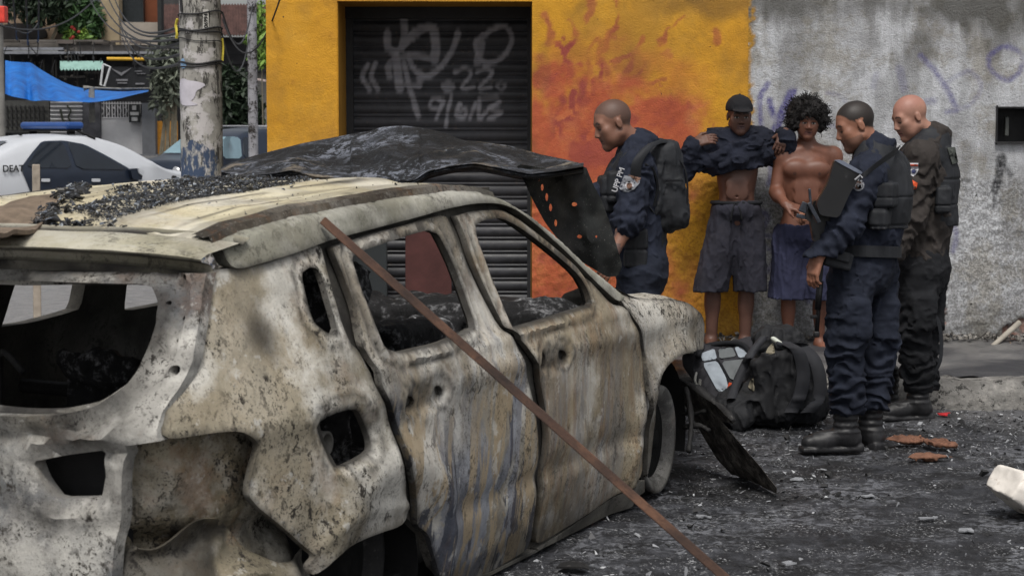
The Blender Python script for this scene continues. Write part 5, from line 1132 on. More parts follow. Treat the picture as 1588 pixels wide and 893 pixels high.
f3, _ = officer(F3, J, hc, M3, hs, skin_mat('skin_tan', C(124, 88, 72)), [aL, aR], [(aL[2], aL[2] - aL[1], (-.3, .5, -.6), dict(side=1, curl=.5)), (aR[2], (-.8, -.2, .3), (0, 0, -1), dict(side=-1, curl=.9))],
    [(p(992, 425, -.09), p(985, 540, -.1), p(990, 640, -.08)), (p(990, 425, .11), p(975, 540, .1), p(985, 640, .12))], [(p(990, 640, -.08), (-1, -.1, 0), .2), (p(985, 640, .12), (-1, .1, 0), .2)], NAVY, NAVY2, 402, 655, paint3, slv_end=(.14, .8), seed=40, arm_r=(.078, .072, .066), chest=(.015, .02))
# --- officer with the rifle
F4 = Fig('officer in navy uniform standing side on with a rifle slung across him', at(1325, 700, 9.6)); F4.o.location[2] = 0; F4.r[2] = 0; p = F4.p
J = dict(SL=p(1346, 270, -.15), SR=p(1384, 266, .17), N=p(1357, 231, .0), HL=p(1322, 412, -.07), HR=p(1350, 412, .10))
hc = p(1326, 195, -.0); M4 = frame((-.93, -.08, -.36), (-.1, 0, 1)); hs = .98
aL = (J['SL'], p(1310, 350, -.25), p(1268, 399, -.28)); aR = (J['SR'], p(1300, 350, .2), p(1275, 330, .02))
def paint4(V): return face_paint(V, hc, M4, hs, .97, (.011, .010, .009), lip=(.16, .08, .07), closed=True, beard=(.06, .045, .04))
f4, _ = officer(F4, J, hc, M4, hs, skin_mat('skin_light_brown', C(142, 98, 78)), [aL, aR], [(aL[2], (-.28, -.1, -1), (.7, .5, -.2), dict(side=-1, curl=.5, thumb=.5)), (aR[2], (-1, 0, 0), (0, 0, -1), dict(side=-1, curl=1.))],
    [(p(1322, 425, -.08), p(1312, 530, -.1), p(1314, 640, -.06)), (p(1356, 425, .10), p(1362, 530, .10), p(1350, 640, .10))], [(p(1311, 665, -.06), (-.93, -.12, 0), .16), (p(1350, 662, .12), (-.5, .85, 0), .16)], NAVY, NAVY2, 388, 636, paint4, seed=50, chest=(.02, .03), arm_r=(.076, .066, .054), jaw=1.1)
# --- bald officer in the dark jacket
F5 = Fig('bald officer in dark jacket and black vest beside the grey wall', at(1425, 651, 10.66)); F5.o.location[2] = 0; F5.r[2] = 0; p = F5.p
J = dict(SL=p(1428, 246, -.17), SR=p(1442, 240, .19), N=p(1446, 211, .02), HL=p(1424, 412, -.08), HR=p(1432, 412, .10))
hc = p(1411, 182, -.01); M5 = frame((-.90, -.26, -.36), (-.12, 0, 1)); hs = .98
aL = (J['SL'], p(1414, 335, -.20), p(1384, 392, -.24)); aR = (J['SR'], p(1400, 330, .2), p(1370, 360, .1))
def paint5(V):
    c, mk = face_paint(V, hc, M5, hs, None, None, lip=(.24, .10, .09), closed=True); q = (V - hc) @ M5.T / hs; a = sstep(.03, .08, q[:, 2]) * (np.linalg.norm(q, axis=1) < .16) * .3; m = a > mk; c[m] = (.34, .14, .12); mk[m] = a[m]; return c, mk
JKT = cloth_mat('jacket_dark', C(52, 48, 46), .25)
f5, _ = officer(F5, J, hc, M5, hs, skin_mat('skin_fair_tan', C(158, 117, 100)), [aL, aR], [(aL[2], (-.4, 0, -1), (.6, .5, 0), dict(side=-1, curl=.5)), (aR[2], (-1, 0, -.3), (0, 0, -1), dict(side=-1, curl=.8))],
    [(p(1424, 425, -.08), p(1418, 512, -.1), p(1424, 600, -.03)), (p(1434, 425, .10), p(1432, 512, .10), p(1432, 600, .12))], [(p(1424, 620, -.03), (-.97, -.15, 0), .16), (p(1376, 622, .22), (-.9, -.2, 0), .16)], JKT, BLK, 396, 606, paint5, seed=60, chest=(.02, .035), arm_r=(.076, .064, .054), shirt_name='jacket', trouser_r=(.118, .085, .076))
# --- vests, badges, slings
def vest(fig, J, top, bot, g=.052, chest=(.035, .045), pouches=(), seed=0, straps=True, mat=NYL):
    p = fig.p; lo, hi = bounds([J['SL'], J['SR'], J['N'], J['HL'] + (0, 0, .1)], .24); f = Field(lo, hi, .0065)
    SL, SR, N = [np.array(J[q]) for q in ('SL', 'SR', 'N')]; JJ = dict(J); mid = (SL + SR) / 2; JJ['SL'] = mid + (SL - mid) * .80; JJ['SR'] = mid + (SR - mid) * .80
    M, up, mid, pel = torso(f, JJ, g, chest, k=.05); fwd = -M[1]
    f.cut(p(1300, bot), (0, 0, -1))
    for Sx in (SL, SR):                                     # arm holes
        f.cone(Sx + (0, 0, -.04), Sx + (Sx - mid) * .5 + (0, 0, -.06), .085, .10, .02, True)
    f.ell(N + (0, 0, .05), (.085, .085, .085), None, .02, True)
    for c_, hf, rz in pouches: f.box(c_, hf, np.array(Matrix.Rotation(rz, 3, 'Z')).T, .014, .006)
    zt = p(1300, top)[2]
    f.disp(lambda P: wr(P, .010, 11, seed) + .006 * (np.abs((P[:, 2] - zt + .16) % .14 - .07) < .006) * (P[:, 2] < zt - .13)); return fig.part('vest', f, mat), f
p = F4.p; v4, vf4 = vest(F4, J4 := dict(SL=p(1346, 270, -.15), SR=p(1384, 266, .17), N=p(1357, 231, .0), HL=p(1322, 412, -.07), HR=p(1350, 412, .10)), 232, 352, .040, (.028, .032),
    [(p(1374, 302, -.19), (.05, .045, .06), -.5), (p(1364, 340, -.19), (.045, .045, .045), -.5), (p(1396, 318, -.02), (.042, .065, .085), -.5)], 71)
p = F5.p; v5, vf5 = vest(F5, J5 := dict(SL=p(1428, 246, -.17), SR=p(1442, 240, .19), N=p(1446, 211, .02), HL=p(1424, 412, -.08), HR=p(1432, 412, .10)), 212, 348, .042, (.028, .038),
    [(p(1468, 245, -.05), (.028, .06, .06), -.1), (p(1470, 300, .0), (.030, .10, .08), -.1), (p(1462, 310, -.17), (.04, .05, .07), -.1)], 72)
p = F3.p; v3, vf3 = vest(F3, J3 := dict(SL=p(986, 262, -.16), SR=p(980, 256, .22), N=p(990, 224, .03), HL=p(992, 420, -.09), HR=p(990, 420, .11)), 235, 398, .03, (.03, .02),
    [(p(985, 385, -.14), (.06, .05, .10), .0), (p(945, 300, .0), (.05, .10, .09), .1), (p(952, 290, -.10), (.035, .04, .08), .1)], 73)
b = belt(F4, (J4['HL'] + J4['HR']) / 2 + (0, 0, .075), J4['HR'] - J4['HL'], 0, .20, .185); b.build('duty_belt', NYL, F4.o)
b = MB(); b.box(F4.p(1297, 402, -.23), (.15, .07, .085), Euler((0, .25, .35)), .012).box(F4.p(1300, 396, -.27), (.13, .02, .05), Euler((0, .25, .35)), .008); b.build('holster', NYL, F4.o)
def text_on(fig, s, size, px, py, fld, mat, rot=0., parent=None, name='lettering'):
    me = text_mesh(s, size, .0008); v = verts(me); cx, cy = px, py; k = F_PX / fig.r[1]
    o = obj(name, me, mat, parent or fig.o); 
    Y = None
    for Yv in np.arange(fig.r[1] - .55, fig.r[1] + .35, .003):
        q = at(px, py, Yv) - fig.r; i = np.round((q - fld.lo) / fld.h).astype(int)
        if (i >= 0).all() and (i < fld.n).all() and fld.F[tuple(i)] < .008: Y = Yv; break
    o.location = tuple(at(px, py, (Y or fig.r[1]) - .006) - fig.r); o.rotation_euler = (R(90), -rot, 0); return o
q3 = project_patch(F3, 'sleeve_badge', [(968, 272), (993, 276), (992, 284), (983, 294), (974, 298), (966, 297), (960, 292)], f3, GREYB); q3['label'] = 'grey shield badge on the sleeve'
project_patch(F3, 'badge_emblem', circ(976, 288, 7), f3, WHITE, .007, q3, 1.6); project_patch(F3, 'badge_emblem', circ(976, 288, 4.6), f3, BRN, .011, q3, 1.6); project_patch(F3, 'badge_corner', [(974, 271), (994, 276), (989, 284), (982, 277)], f3, BRN, .007, q3)
text_on(F3, 'UPP PM', .040, 959, 279, f3, WHITE, R(72))
q4 = project_patch(F4, 'sleeve_badge', circ(1331, 287, 9.5, 16), f4, GREYB); q4['label'] = 'round grey badge on the upper sleeve'; project_patch(F4, 'badge_emblem', circ(1331, 287, 6.5, 14), f4, BRN, .007, q4, 1.8); text_on(F4, 'PM', .028, 1331, 287, f4, WHITE, 0, q4, 'badge_letters').location[1] -= .006
q5 = project_patch(F5, 'sleeve_badge', [(1409, 253), (1424, 253), (1424, 264), (1421, 270), (1416, 274), (1410, 270)], f5, WHITE); q5['label'] = 'white shield badge'; project_patch(F5, 'badge_emblem', circ(1417, 266, 3.4, 12), f5, BLUEB, .008, q5, 1.5); project_patch(F5, 'badge_band', [(1411, 255), (1423, 255), (1423, 258), (1411, 258)], f5, ORNG, .008, q5, 1.5)
q6 = project_patch(F5, 'rank_badge', [(1414, 279), (1423, 284), (1421, 292), (1410, 298), (1411, 288)], f5, ORNG); q6['label'] = 'orange rank badge'; project_patch(F5, 'badge_stripe', [(1413, 286), (1421, 290), (1420, 292), (1412, 289)], f5, BRN, .008, q6, 1.5)
project_patch(F5, 'vest_label', [(1469, 229), (1481, 228), (1486, 252), (1477, 255)], vf5, plain('label_olive', C(70, 74, 70), .8), .008, v5)
# sling of the rifle and loose strap of the bald officer
def strap(fig, name, pts, w_, mat, parent=None, wv=(0, 0, 1), th=.004):
    b = MB(); P = cat(pts, 6); L = []
    for i, a in enumerate(P): d = nrm(P[min(i + 1, len(P) - 1)] - P[max(i - 1, 0)]); n_ = nrm(np.cross(d, (0, -1, .1))) if wv is None else nrm(np.array(wv, float)); L.append([a - n_ * w_ / 2, a + n_ * w_ / 2])
    A = thick_grid(np.array(L), (0, -th, 0)); b.v, b.f = A.v, A.f; return b.build(name, mat, parent or fig.o)
p = F5.p; strap(F5, 'loose_strap', [p(1444, 480, -.17), p(1456, 500, -.16), p(1460, 530, -.15), p(1458, 560, -.15), p(1449, 580, -.15)], .024, NYL, None, (1, .4, .2))
# ============================================================ THE SIDE STREET BEHIND
def slab(b, x0, y0, x1, y1, Y, dep, back=True):
    p = at(x0, y1, Y); q = at(x1, y0, Y); return b.box(((p[0] + q[0]) / 2, Y + dep / 2, (p[2] + q[2]) / 2), (abs(q[0] - p[0]), dep, abs(q[2] - p[2])))
def prism(pts, Y, dep, name, mat, parent=None, step=25):
    me = panel(pts, [], lambda q: np.array([at(x, y, Y) for x, y in q]), dep, lambda q: np.tile([0, 1., 0], (len(q), 1)), step); return obj(name, me, mat, parent)
def leaves(name, mat, cents, n, size, seed, parent=None, flat=.6, spread=(1, 1, 1)):
    rng = np.random.default_rng(seed); vs = []; fs = []; tn = []
    for k in range(n):
        c_, r = cents[rng.integers(len(cents))]; d = rng.normal(size=3); d /= np.linalg.norm(d); p_ = np.array(c_) + d * np.array(spread) * r * rng.random() ** .4
        M = np.array(Euler((rng.normal() * .9, rng.normal() * .9, rng.random() * 6.28)).to_matrix()); s = size * rng.uniform(.5, 1.3)
        q = np.array([(-1, 0, 0), (-.3, .32, .1), (.5, .26, .12), (1.1, 0, -.1), (.5, -.26, .12), (-.3, -.32, .1)]) * s @ M.T + p_; n0 = len(vs); vs += list(q); fs.append(tuple(range(n0, n0 + 6))); tn += [rng.random()] * 6
    me = mesh(vs, fs, False); setval(me, tn, 'tone'); return obj(name, me, mat, parent)
def leaf_mat(name, a, b):
    m = Mat(name, .6, .35); m.col(m.ramp(m.attr('tone'), [(0, a), (1, b)])); return m.m
GRN = leaf_mat('leaf_green', C(28, 48, 28), C(66, 96, 54)); GRD = leaf_mat('leaf_dark', C(16, 26, 18), C(42, 58, 38)); GRY_L = leaf_mat('leaf_dry', C(56, 62, 52), C(112, 118, 104)); GRB = leaf_mat('leaf_bright', C(70, 104, 44), C(140, 170, 80))
DARKW = plain('dark_wall', C(48, 48, 50), .9, .4, 2); BEIGE = plain('beige_wall', C(132, 114, 96), .9, .2, 1.2); LITE = plain('light_wall', C(146, 138, 128), .9, .15, 1.2); GREYW = plain('grey_wall_far', C(86, 88, 92), .9, .25, 1.5); STEELW = plain('white_steel', C(158, 158, 160), .6, .12, 2)
HY = 65.
H1 = thing('street_house', 'low dark shop house with a roof terrace at the end of the side street', 'house', (0, 0, 0))
b = MB(); slab(b, -60, 84, 262, 262, HY, 5); b.build('wall', DARKW, H1)
b = MB(); slab(b, -60, 62, 160, 74, HY - .6, 2); slab(b, 90, 70, 270, 80, HY - .7, 2); slab(b, 90, 66, 158, 69.5, HY - .75, .3); b.build('terrace_slab', plain('slab_grey', C(92, 88, 84), .9, .3, 2), H1)
b = MB(); slab(b, -30, 80, 262, 84, HY - 1.0, .5); slab(b, 0, 74, 98, 78, HY - .9, .3); b.build('gutter_beam', plain('beam_grey', C(120, 122, 128), .7), H1)
b = MB(); slab(b, 6, 156, 76, 206, HY - .1, .12); blk = b.build('block_panel', plain('block_panel', C(74, 74, 72), .9), H1)
gb = MB()
for k in range(9): slab(gb, 10 + k * 7, 164, 11.4 + k * 7, 200, HY - .2, .06)
for k in range(4): slab(gb, 8, 166 + k * 10, 74, 167.2 + k * 10, HY - .22, .05)
gb.build('window_grille', plain('grille', C(38, 38, 38), .7), blk)
rows = []
for k in range(46): y = 158 + k * 1.3; o_ = (k % 5); rows.append([at(x, y, HY - .2 - (.10, .16, .12, .03, .02)[o_]) for x in (78, 90, 104, 128)])
MB().grid(rows).build('corrugated_shutter', STEELW, H1)
b = MB(); b.tube([at(94, 170, HY - .4), at(97, 185, HY - .4), at(101, 192, HY - .4)], .04, 5).tube(cat([at(104, 164, HY - .4), at(110, 172, HY - .4), at(106, 182, HY - .4), at(112, 194, HY - .4), at(105, 196, HY - .4)], 4), .03, 5); b.build('hanging_hose', plain('hose', C(40, 44, 36)), H1)
b = MB(); slab(b, 128, 150, 155, 226, HY - .3, .3); b.build('pillar', plain('dark_pillar', C(66, 66, 70), .9, .5, 3), H1)
G = MB(); 
for x0, x1 in ((155.5, 171), (172, 195), (196, 220)): slab(G, x0, 184, x1, 242, HY - .15, .06)
g_ = G.build('gate', STEELW, H1); b = MB()
for k in range(15): slab(b, 156 + k * 4.3, 158, 157.3 + k * 4.3, 184, HY - .14, .05)
slab(b, 155, 160, 220, 161.5, HY - .16, .04); slab(b, 155, 182, 220, 184, HY - .17, .04)
for k in range(7): b.tube(cat([at(157 + k * 9, 166, HY - .2), at(161 + k * 9, 172, HY - .2), at(158 + k * 9, 179, HY - .2)], 4), .018, 4)
b.build('gate_bars', STEELW, g_); b = MB(); slab(b, 200, 162, 216, 190, HY - .4, .1); sg = b.build('gate_sign', plain('sign_black', C(30, 32, 34), .6), g_)
b = MB(); slab(b, 205, 164, 211, 171, HY - .44, .03); slab(b, 202, 174, 215, 179, HY - .44, .03); slab(b, 204, 182, 213, 188, HY - .44, .03); b.build('sign_marks', plain('sign_pale', C(150, 150, 150)), sg)
b = MB(); slab(b, 221, 160, 240, 250, HY - .5, .8); b.build('gate_pillar', GREYW, H1); b = MB(); slab(b, 240, 188, 275, 245, HY - .1, .1); b.build('yellow_gate', plain('ochre_gate', C(158, 108, 34), .7), H1)
b = MB(); slab(b, 150, 240, 245, 262, HY - 1.2, 1.2); b.build('door_step', GREYW, H1)
# signs, awning, pipe of the shop
b = MB(); slab(b, 164, 104, 232, 136, HY - 1.2, .08); s1 = b.build('shop_banner', plain('banner_black', C(26, 27, 30), .5), H1)
b = MB()
for x0, y0, x1, y1 in ((180, 123, 198, 126), (182, 128, 197, 130), (210, 129, 224, 131.5), (209, 110, 220, 111.5), (212, 114, 226, 115)): slab(b, x0, y0, x1, y1, HY - 1.25, .03)
b.add([at(170, 105, HY - 1.25), at(188, 118, HY - 1.25), at(205, 105, HY - 1.25), at(188, 113, HY - 1.25)], [(0, 1, 3), (1, 2, 3)]); b.build('banner_print', plain('print_grey', C(104, 104, 108)), s1)
rows = []
for j, y in enumerate((95, 98, 101, 104, 107)): rows.append([at(93 + k * .84, y + (2.6 * abs(math.sin(k * .5)) if j == 4 else 0), HY - 1.3 - .12 * j) for k in range(80)])
aw = MB().grid(rows).build('awning', plain('awning_teal', C(126, 158, 150), .9, .2, 4), H1)
b = MB(); P_ = [at(x, y, HY - 1.9) for x, y in ((160, 100), (171, 104), (162, 134), (156, 132))]; b.tube([P_[0], P_[1], P_[2], P_[3], P_[0]], .035, 5); b.build('awning_end', plain('frame_white', C(190, 192, 194)), aw)
b = MB(); b.tube([at(166, 91.5, HY - 1.3), at(224, 92, HY - 1.3)], .055, 8); b.build('yellow_pipe', plain('pipe_yellow', C(196, 152, 38), .5), H1)
b = MB()
for k in range(13): slab(b, 20 + k * 11 + (k % 3) * 3, 86 + (k * 7) % 11, 22 + k * 11 + (k % 3) * 3, 118 + (k * 13) % 20, HY - .3, .1)
slab(b, 92, 118, 132, 121, HY - .5, .1); slab(b, 130, 112, 165, 114, HY - .5, .1); b.build('shelf_clutter', plain('clutter_dark', C(62, 60, 58), .9, .5, 2), H1)
# blue tarpaulin
T0 = [(8, 94), (20, 96), (36, 97), (48, 98), (60, 106), (75, 115), (95, 126), (115, 134), (140, 139), (165, 141), (195, 142), (230, 140)]; T1 = [(8, 146), (20, 150), (40, 154), (52, 157), (70, 156), (95, 158), (120, 158), (140, 159), (160, 157), (185, 153), (205, 148), (231, 142)]
A = np.zeros((12, 67, 3)); t0 = cat(T0, 6); t1 = cat(T1, 6)
for i in range(67):
    for j in range(12):
        s = j / 11; q = t0[i] * (1 - s) + t1[i] * s; A[j, i] = at(q[0], q[1], 57.5 - 4.0 * s + .5 * math.sin(i * .55) * s + .35 * (fbm(np.array([i * .22, s * 2, 0]), 3, 7) - .5))
m = Mat('tarp_blue', .45, .4); m.col(m.ramp(m.noise(2, 5), [(.3, C(6, 76, 150)), (.7, C(16, 112, 196))])).bump(m.noise(3, 5, .6), .6, .08)
tp = MB().grid(A).build('tarpaulin', m.m, None, True); tag(tp, 'blue tarpaulin strung over the shop front, sagging to one side', 'tarpaulin')
b = MB(); b.tube([at(130, 136, 55), at(188, 138, 55)], .03, 6).tube([at(130, 137, 54.6), at(142, 136, 54.6), at(143, 190, 54.6)], .09, 6).tube([at(186, 138, 55), at(250, 137, 58)], .03, 6); tag(b.build('tarp_pole', plain('pole_grime', C(120, 118, 112), .9, .5, 3)), 'grubby pole carrying the sagging end of the blue tarpaulin', 'pole')
# upper floors behind
UY = 67.
H2 = thing('upper_house', 'beige upper storey house with a mouldy gable and a terrace above the shop', 'house', (0, 0, 0))
prism([(-40, 18), (60, 18), (96, 36), (84, 62), (-40, 62)], UY, 3, 'gable_wall', BEIGE, H2)
m_ = prism(chaikin([(-20, 46), (8, 38), (30, 36), (52, 37), (68, 44), (74, 52), (70, 62), (-20, 62)], 2), UY - .12, .08, 'mould_stain', plain('mould', C(42, 40, 40), 1, .4, 2), H2)
b = MB(); slab(b, 156, -8, 184, 78, UY - .5, .6); b.build('stair_wall', plain('cream_wall', C(146, 132, 108), .9, .2, 1.5), H2); b = MB(); slab(b, 184, 35, 248, 82, UY - .3, .4); b.build('parapet', LITE, H2)
b = MB(); slab(b, 184, -12, 248, 35, UY + .5, .4); b.build('brown_wall', plain('orange_brown', C(96, 54, 34), .9, .3, 1), H2); b = MB(); slab(b, 190, -12, 222, 34, UY + .2, .3); b.build('window_dark', plain('window_dark', C(34, 38, 40), .3), H2); b = MB(); slab(b, 245, -12, 249.5, 84, UY - .6, .5); b.build('drain_post', plain('post_dark', C(40, 42, 42)), H2)
b = MB(); slab(b, 86, -14, 156, 68, UY + 1.5, .5); b.build('back_wall', plain('back_wall', C(70, 76, 80), .9, .4, 2), H2)
H3 = thing('tiled_house', 'house with a dark red tiled roof behind the utility pole', 'house', (0, 0, 0))
rows = [[at(x, 8 + k * 3.4, 72 - k * .35) + (0, 0, .10 * (k % 2) + .04 * math.sin(x * 1.4)) for x in np.linspace(246, 420, 120)] for k in range(16)]
MB().grid(rows).build('tiled_roof', plain('roof_tiles', C(70, 50, 46), .9, .6, 4), H3, True); b = MB(); slab(b, 246, 58, 420, 112, 68, 3); b.build('wall', plain('upper_wall_grey', C(64, 64, 66), .9, .3, 1), H3); b = MB(); slab(b, 246, 108, 420, 214, 68.5, 3); b.build('lower_wall', plain('lower_wall', C(126, 124, 120), .9, .3, 1), H3)  # the upper wall is a darker grey than the lower one
prism([(344, 111), (412, 124), (412, 127), (344, 114.5)], 66, .3, 'eave_board', plain('eave', C(176, 160, 156)), H3)
b = MB(); slab(b, 262, 84, 420, 100, 68 - .2, .15); b.build('ledge', DARKW, H3)
H4 = thing('back_house', 'grey house block far behind the terrace', 'house', (0, 0, 0)); b = MB(); slab(b, -700, -140, 240, 20, 84, 6); slab(b, -900, -60, -50, 262, 70, 6); b.build('wall', plain('far_block', C(92, 90, 88), .9, .3, .6), H4); b = MB(); slab(b, -900, -64, -46, -58, 69.6, 7); b.build('roof', GREYW, H4)
for q in range(5):
    b = MB(); slab(b, -20 + q * 60, -30, 6 + q * 60, 2, 83.8, .2); b.build('window', plain('window_far', C(40, 44, 48), .3) if 'window_far' not in bpy.data.materials else bpy.data.materials['window_far'], H4)
b = MB(); rng = np.random.default_rng(33)
for k in range(46):
    x = rng.uniform(6, 240); y = rng.uniform(72, 150); q = rng.uniform(.4, 3.2); slab(b, x, y, x + rng.uniform(1, 9), y + q, HY - rng.uniform(.3, 1.2), .1)
b.build('shelf_clutter', plain('clutter_mid', C(84, 80, 76), .9, .6, 2), H1)
b = MB()
for k in range(26):
    x = rng.uniform(0, 240); y = rng.uniform(62, 96); b.tube([at(x, y, HY - 1.4), at(x + rng.normal() * 5, y + rng.uniform(6, 40), HY - 1.3)], .018, 4)
b.build('hanging_cable', DARKW, H1)
for k in range(9):
    x = 4 + k * 28; b = MB(); slab(b, x, 63 + (k % 3), x + 25, 66 + (k % 2) * 2, HY - .9, .2); b.build('roof_sheet', plain('roof_sheet', C(60 + 9 * (k % 4), 56 + 8 * (k % 4), 52 + 8 * (k % 4)), .9, .4, 2), H1)
# plants
def plant(name, label, cents, n, size, mat, seed, stems=(), stem_r=.03, cat_='plant', **k):
    o = thing(name, label, cat_, tuple(cents[0][0])); off = np.array(cents[0][0]); leaves('foliage', mat, [(np.array(c_) - off, r) for c_, r in cents], n, size, seed, o, **k)
    if stems:
        b = MB()
        for s_ in stems: b.tube([np.array(q) - off for q in cat(s_, 4)], stem_r, 5)
        b.build('stem', plain('stem_' + str(seed), C(104, 98, 84)), o)
    return o
plant('terrace_plant', 'leafy green potted plant on the terrace between grey posts', [(at(x, y, UY - .8), .5) for x, y in ((118, 20), (130, 32), (138, 22), (112, 38), (128, 46), (140, 42))], 1500, .22, GRN, 1, [[at(126, 66, UY - .8), at(127, 40, UY - .8), at(124, 20, UY - .8)]])
plant('terrace_plant', 'low flowering plant with red blooms at the terrace edge', [(at(x, y, UY - 1.0), .34) for x, y in ((114, 56), (124, 58), (134, 58))], 600, .14, GRB, 2)
b = MB()
for x, y in ((112, 43), (116, 46), (110, 60), (113, 58), (122, 50)): b.lathe([(0, -.07), (.06, -.03), (.07, .02), (0, .06)], at(x, y, UY - 1.3), 8)
tag(b.build('red_flowers', plain('flower_red', C(150, 56, 52))), 'red blooms on the low terrace plant', 'flowers')
plant('hanging_vine', 'dark leafy branches hanging over the beige gable', [(at(x, y, UY - 1.2), .6) for x, y in ((35, 8), (52, 14), (60, 4), (75, 10), (66, 22), (88, 2), (20, 2), (100, 6))], 900, .16, GRD, 3, [[at(86, -8, UY - 1), at(92, 30, UY - 1), at(80, 64, UY - 1)], [at(40, -6, UY - 1), at(42, 18, UY - 1), at(40, 28, UY - 1)]], .06)
plant('dry_bamboo', 'grey dry bamboo clump hanging beside the utility pole', [(at(x, y, 48), .55) for x, y in ((250, 100), (262, 112), (258, 130), (268, 95), (255, 146), (270, 128))], 760, .13, GRY_L, 4, [[at(x0, 250, 48), at(x1, 170, 48), at(x2, 100, 48)] for x0, x1, x2 in ((252, 256, 258), (258, 262, 262), (266, 268, 266), (272, 272, 272), (248, 258, 268), (262, 258, 250))], .045, spread=(.7, .7, 1.3))
plant('street_tree', 'dark bushy tree between the utility pole and the thin pole', [(at(x, y, 50), r) for x, y, r in ((358, 132, .5), (366, 150, .6), (372, 170, .6), (356, 168, .5), (380, 182, .5), (364, 190, .6), (352, 150, .4))], 3000, .15, GRD, 5, [[at(362, 250, 50), at(363, 190, 50), at(366, 140, 50)]], .12, 'tree')
plant('creeper', 'bright green creeper climbing by the yellow corner', [(at(x, y, 40), r) for x, y, r in ((402, 40, .25), (406, 60, .25), (400, 78, .2), (408, 20, .25), (392, 62, .18), (396, 90, .15), (408, 95, .16))], 800, .09, GRB, 6, [[at(408, 200, 40), at(406, 100, 40), at(407, 20, 40)]], .015)
b = MB(); rng = np.random.default_rng(12)
# ---- poles
def pole(name, label, px0, px1, Y, mat, ytop=-60, bot=0.0, rings=()):
    a = at((px0 + px1) / 2, 195, Y); r = (px1 - px0) / 2 / F_PX * Y; o = thing(name, label, 'pole', (a[0], Y, 0)); zt = at(0, ytop, Y)[2]
    MB().lathe([(r * 1.02, bot)] + [(r * (1.02 - .05 * t), bot + (zt - bot) * t) for t in np.linspace(.05, 1, 30)], (0, 0, 0), 40).build('shaft', mat, o, True); return o, r
m = Mat('pole_concrete', .9); n1 = m.noise(4, 6, .7); n2 = m.noise(9, 7, .75, m.stretch(1.6, 1.6, .5)); z = m.xyz()[2]
c = m.ramp(n1, [(.36, C(134, 132, 127)), (.64, C(178, 175, 168))]); c = m.mix(m.th(n2, .51, .56), c, C(74, 72, 69)); c = m.mix(m.op('MULTIPLY', m.th(m.noise(5, 5, .7, m.stretch(1, 1, 1, (5, 2, 3))), .51, .56), .85), c, C(196, 192, 192))
bl = m.op('MULTIPLY', m.op('LESS_THAN', m.op('ADD', z, m.op('MULTIPLY', m.noise(8, 4), .25)), 1.58), m.th(m.noise(6, 5, .7, m.stretch(1, 1, .5)), .46, .52)); c = m.mix(bl, c, C(66, 80, 104)); m.col(c).bump(n2, .5, .02)
PL, pr_ = pole('utility_pole', 'thick stained concrete utility pole with torn posters and wire bands', 280, 345, 16., m.m)
def on_pole(py, ang, r): z_ = at(0, py, 16.)[2]; return np.array([r * math.sin(ang), -r * math.cos(ang), z_])
for y, th in ((22, .006), (47, .007), (50, .006), (96, .009), (104, .006), (63, .004)):
    MB().tube([on_pole(y + 3 * math.sin(a + y) + 1.5 * math.cos(3 * a), a, pr_ * 1.03) for a in np.linspace(-3.2, 3.2, 40)], th, 5).build('wire_band', plain('band', C(42, 42, 44), .6) if 'band' not in bpy.data.materials else bpy.data.materials['band'], PL)
def on_pole_sheet(name, pts, mat, off=1.012, step=4):
    def lf(q):
        xx = (q[:, 0] - 312.5) / 32.5 * .985; a = np.arcsin(np.clip(xx, -.99, .99)); return np.array([on_pole(y, t, pr_ * off) for (x, y), t in zip(q, a)])
    return obj(name, panel(pts, [], lf, .003, lambda q: np.tile([0, 1., 0], (len(q), 1)), step), mat, PL)
on_pole_sheet('torn_poster', chaikin([(282, 124), (290, 122), (298, 126), (312, 127), (326, 132), (318, 138), (310, 142), (308, 152), (300, 158), (316, 163), (296, 165), (284, 163), (281, 150)], 1), plain('poster', C(196, 192, 200), .9, .12, 9)); on_pole_sheet('torn_poster', chaikin([(284, 96), (290, 90), (294, 98), (296, 106), (286, 108)], 1), plain('poster_blue', C(130, 160, 190), .9, .3, 20), 1.03)
on_pole_sheet('paper_tag', [(318, -10), (332, -10), (332, 2), (318, 2)], plain('paper', C(200, 200, 196)))
pt = on_pole_sheet('number_plate', [(322, 17), (330, 17), (330, 47), (322, 47)], plain('plate_white', C(196, 194, 188), .6, .06), 1.02); me = text_mesh('069941', .046, .0006)
o = obj('plate_number', me, plain('ink', C(24, 24, 26)), pt); a_ = math.asin((326 - 312.5) / 32.5); o.location = tuple(on_pole(32, a_, pr_ * 1.03)); o.rotation_euler = Euler((R(90), R(90), a_ * 0 + 0)); o.rotation_euler = (Matrix.Rotation(a_, 3, 'Z') @ Matrix.Rotation(R(-90), 3, 'Y') @ Matrix.Rotation(R(90), 3, 'X')).to_euler()
b = MB(); b.tube(cat([on_pole(30, -1.5, pr_ * 1.06), on_pole(40, -1.6, pr_ * 1.15), on_pole(52, -1.45, pr_ * 1.08), on_pole(60, -1.5, pr_ * 1.12)], 5), .012, 5); b.build('yellow_strap', plain('strap_yellow', C(196, 180, 70)), PL); b = MB(); b.tube(cat([on_pole(60, 1.5, pr_ * 1.05), on_pole(75, 1.55, pr_ * 1.08), on_pole(95, 1.5, pr_ * 1.05)], 5), .010, 5); b.build('yellow_strap', bpy.data.materials['strap_yellow'], PL)
b = MB(); b.tube(cat([on_pole(-20, -.9, pr_ * 1.05), on_pole(20, -.8, pr_ * 1.04)], 3), .014, 5); b.build('cable_drop', bpy.data.materials['band'], PL)
m = Mat('thin_pole_paint', .85); n2 = m.noise(10, 6, .75); m.col(m.mix(m.th(n2, .5, .58), m.ramp(m.noise(3), [(.3, C(120, 118, 120)), (.7, C(168, 168, 174))]), C(50, 46, 44))).bump(n2, .8, .02)
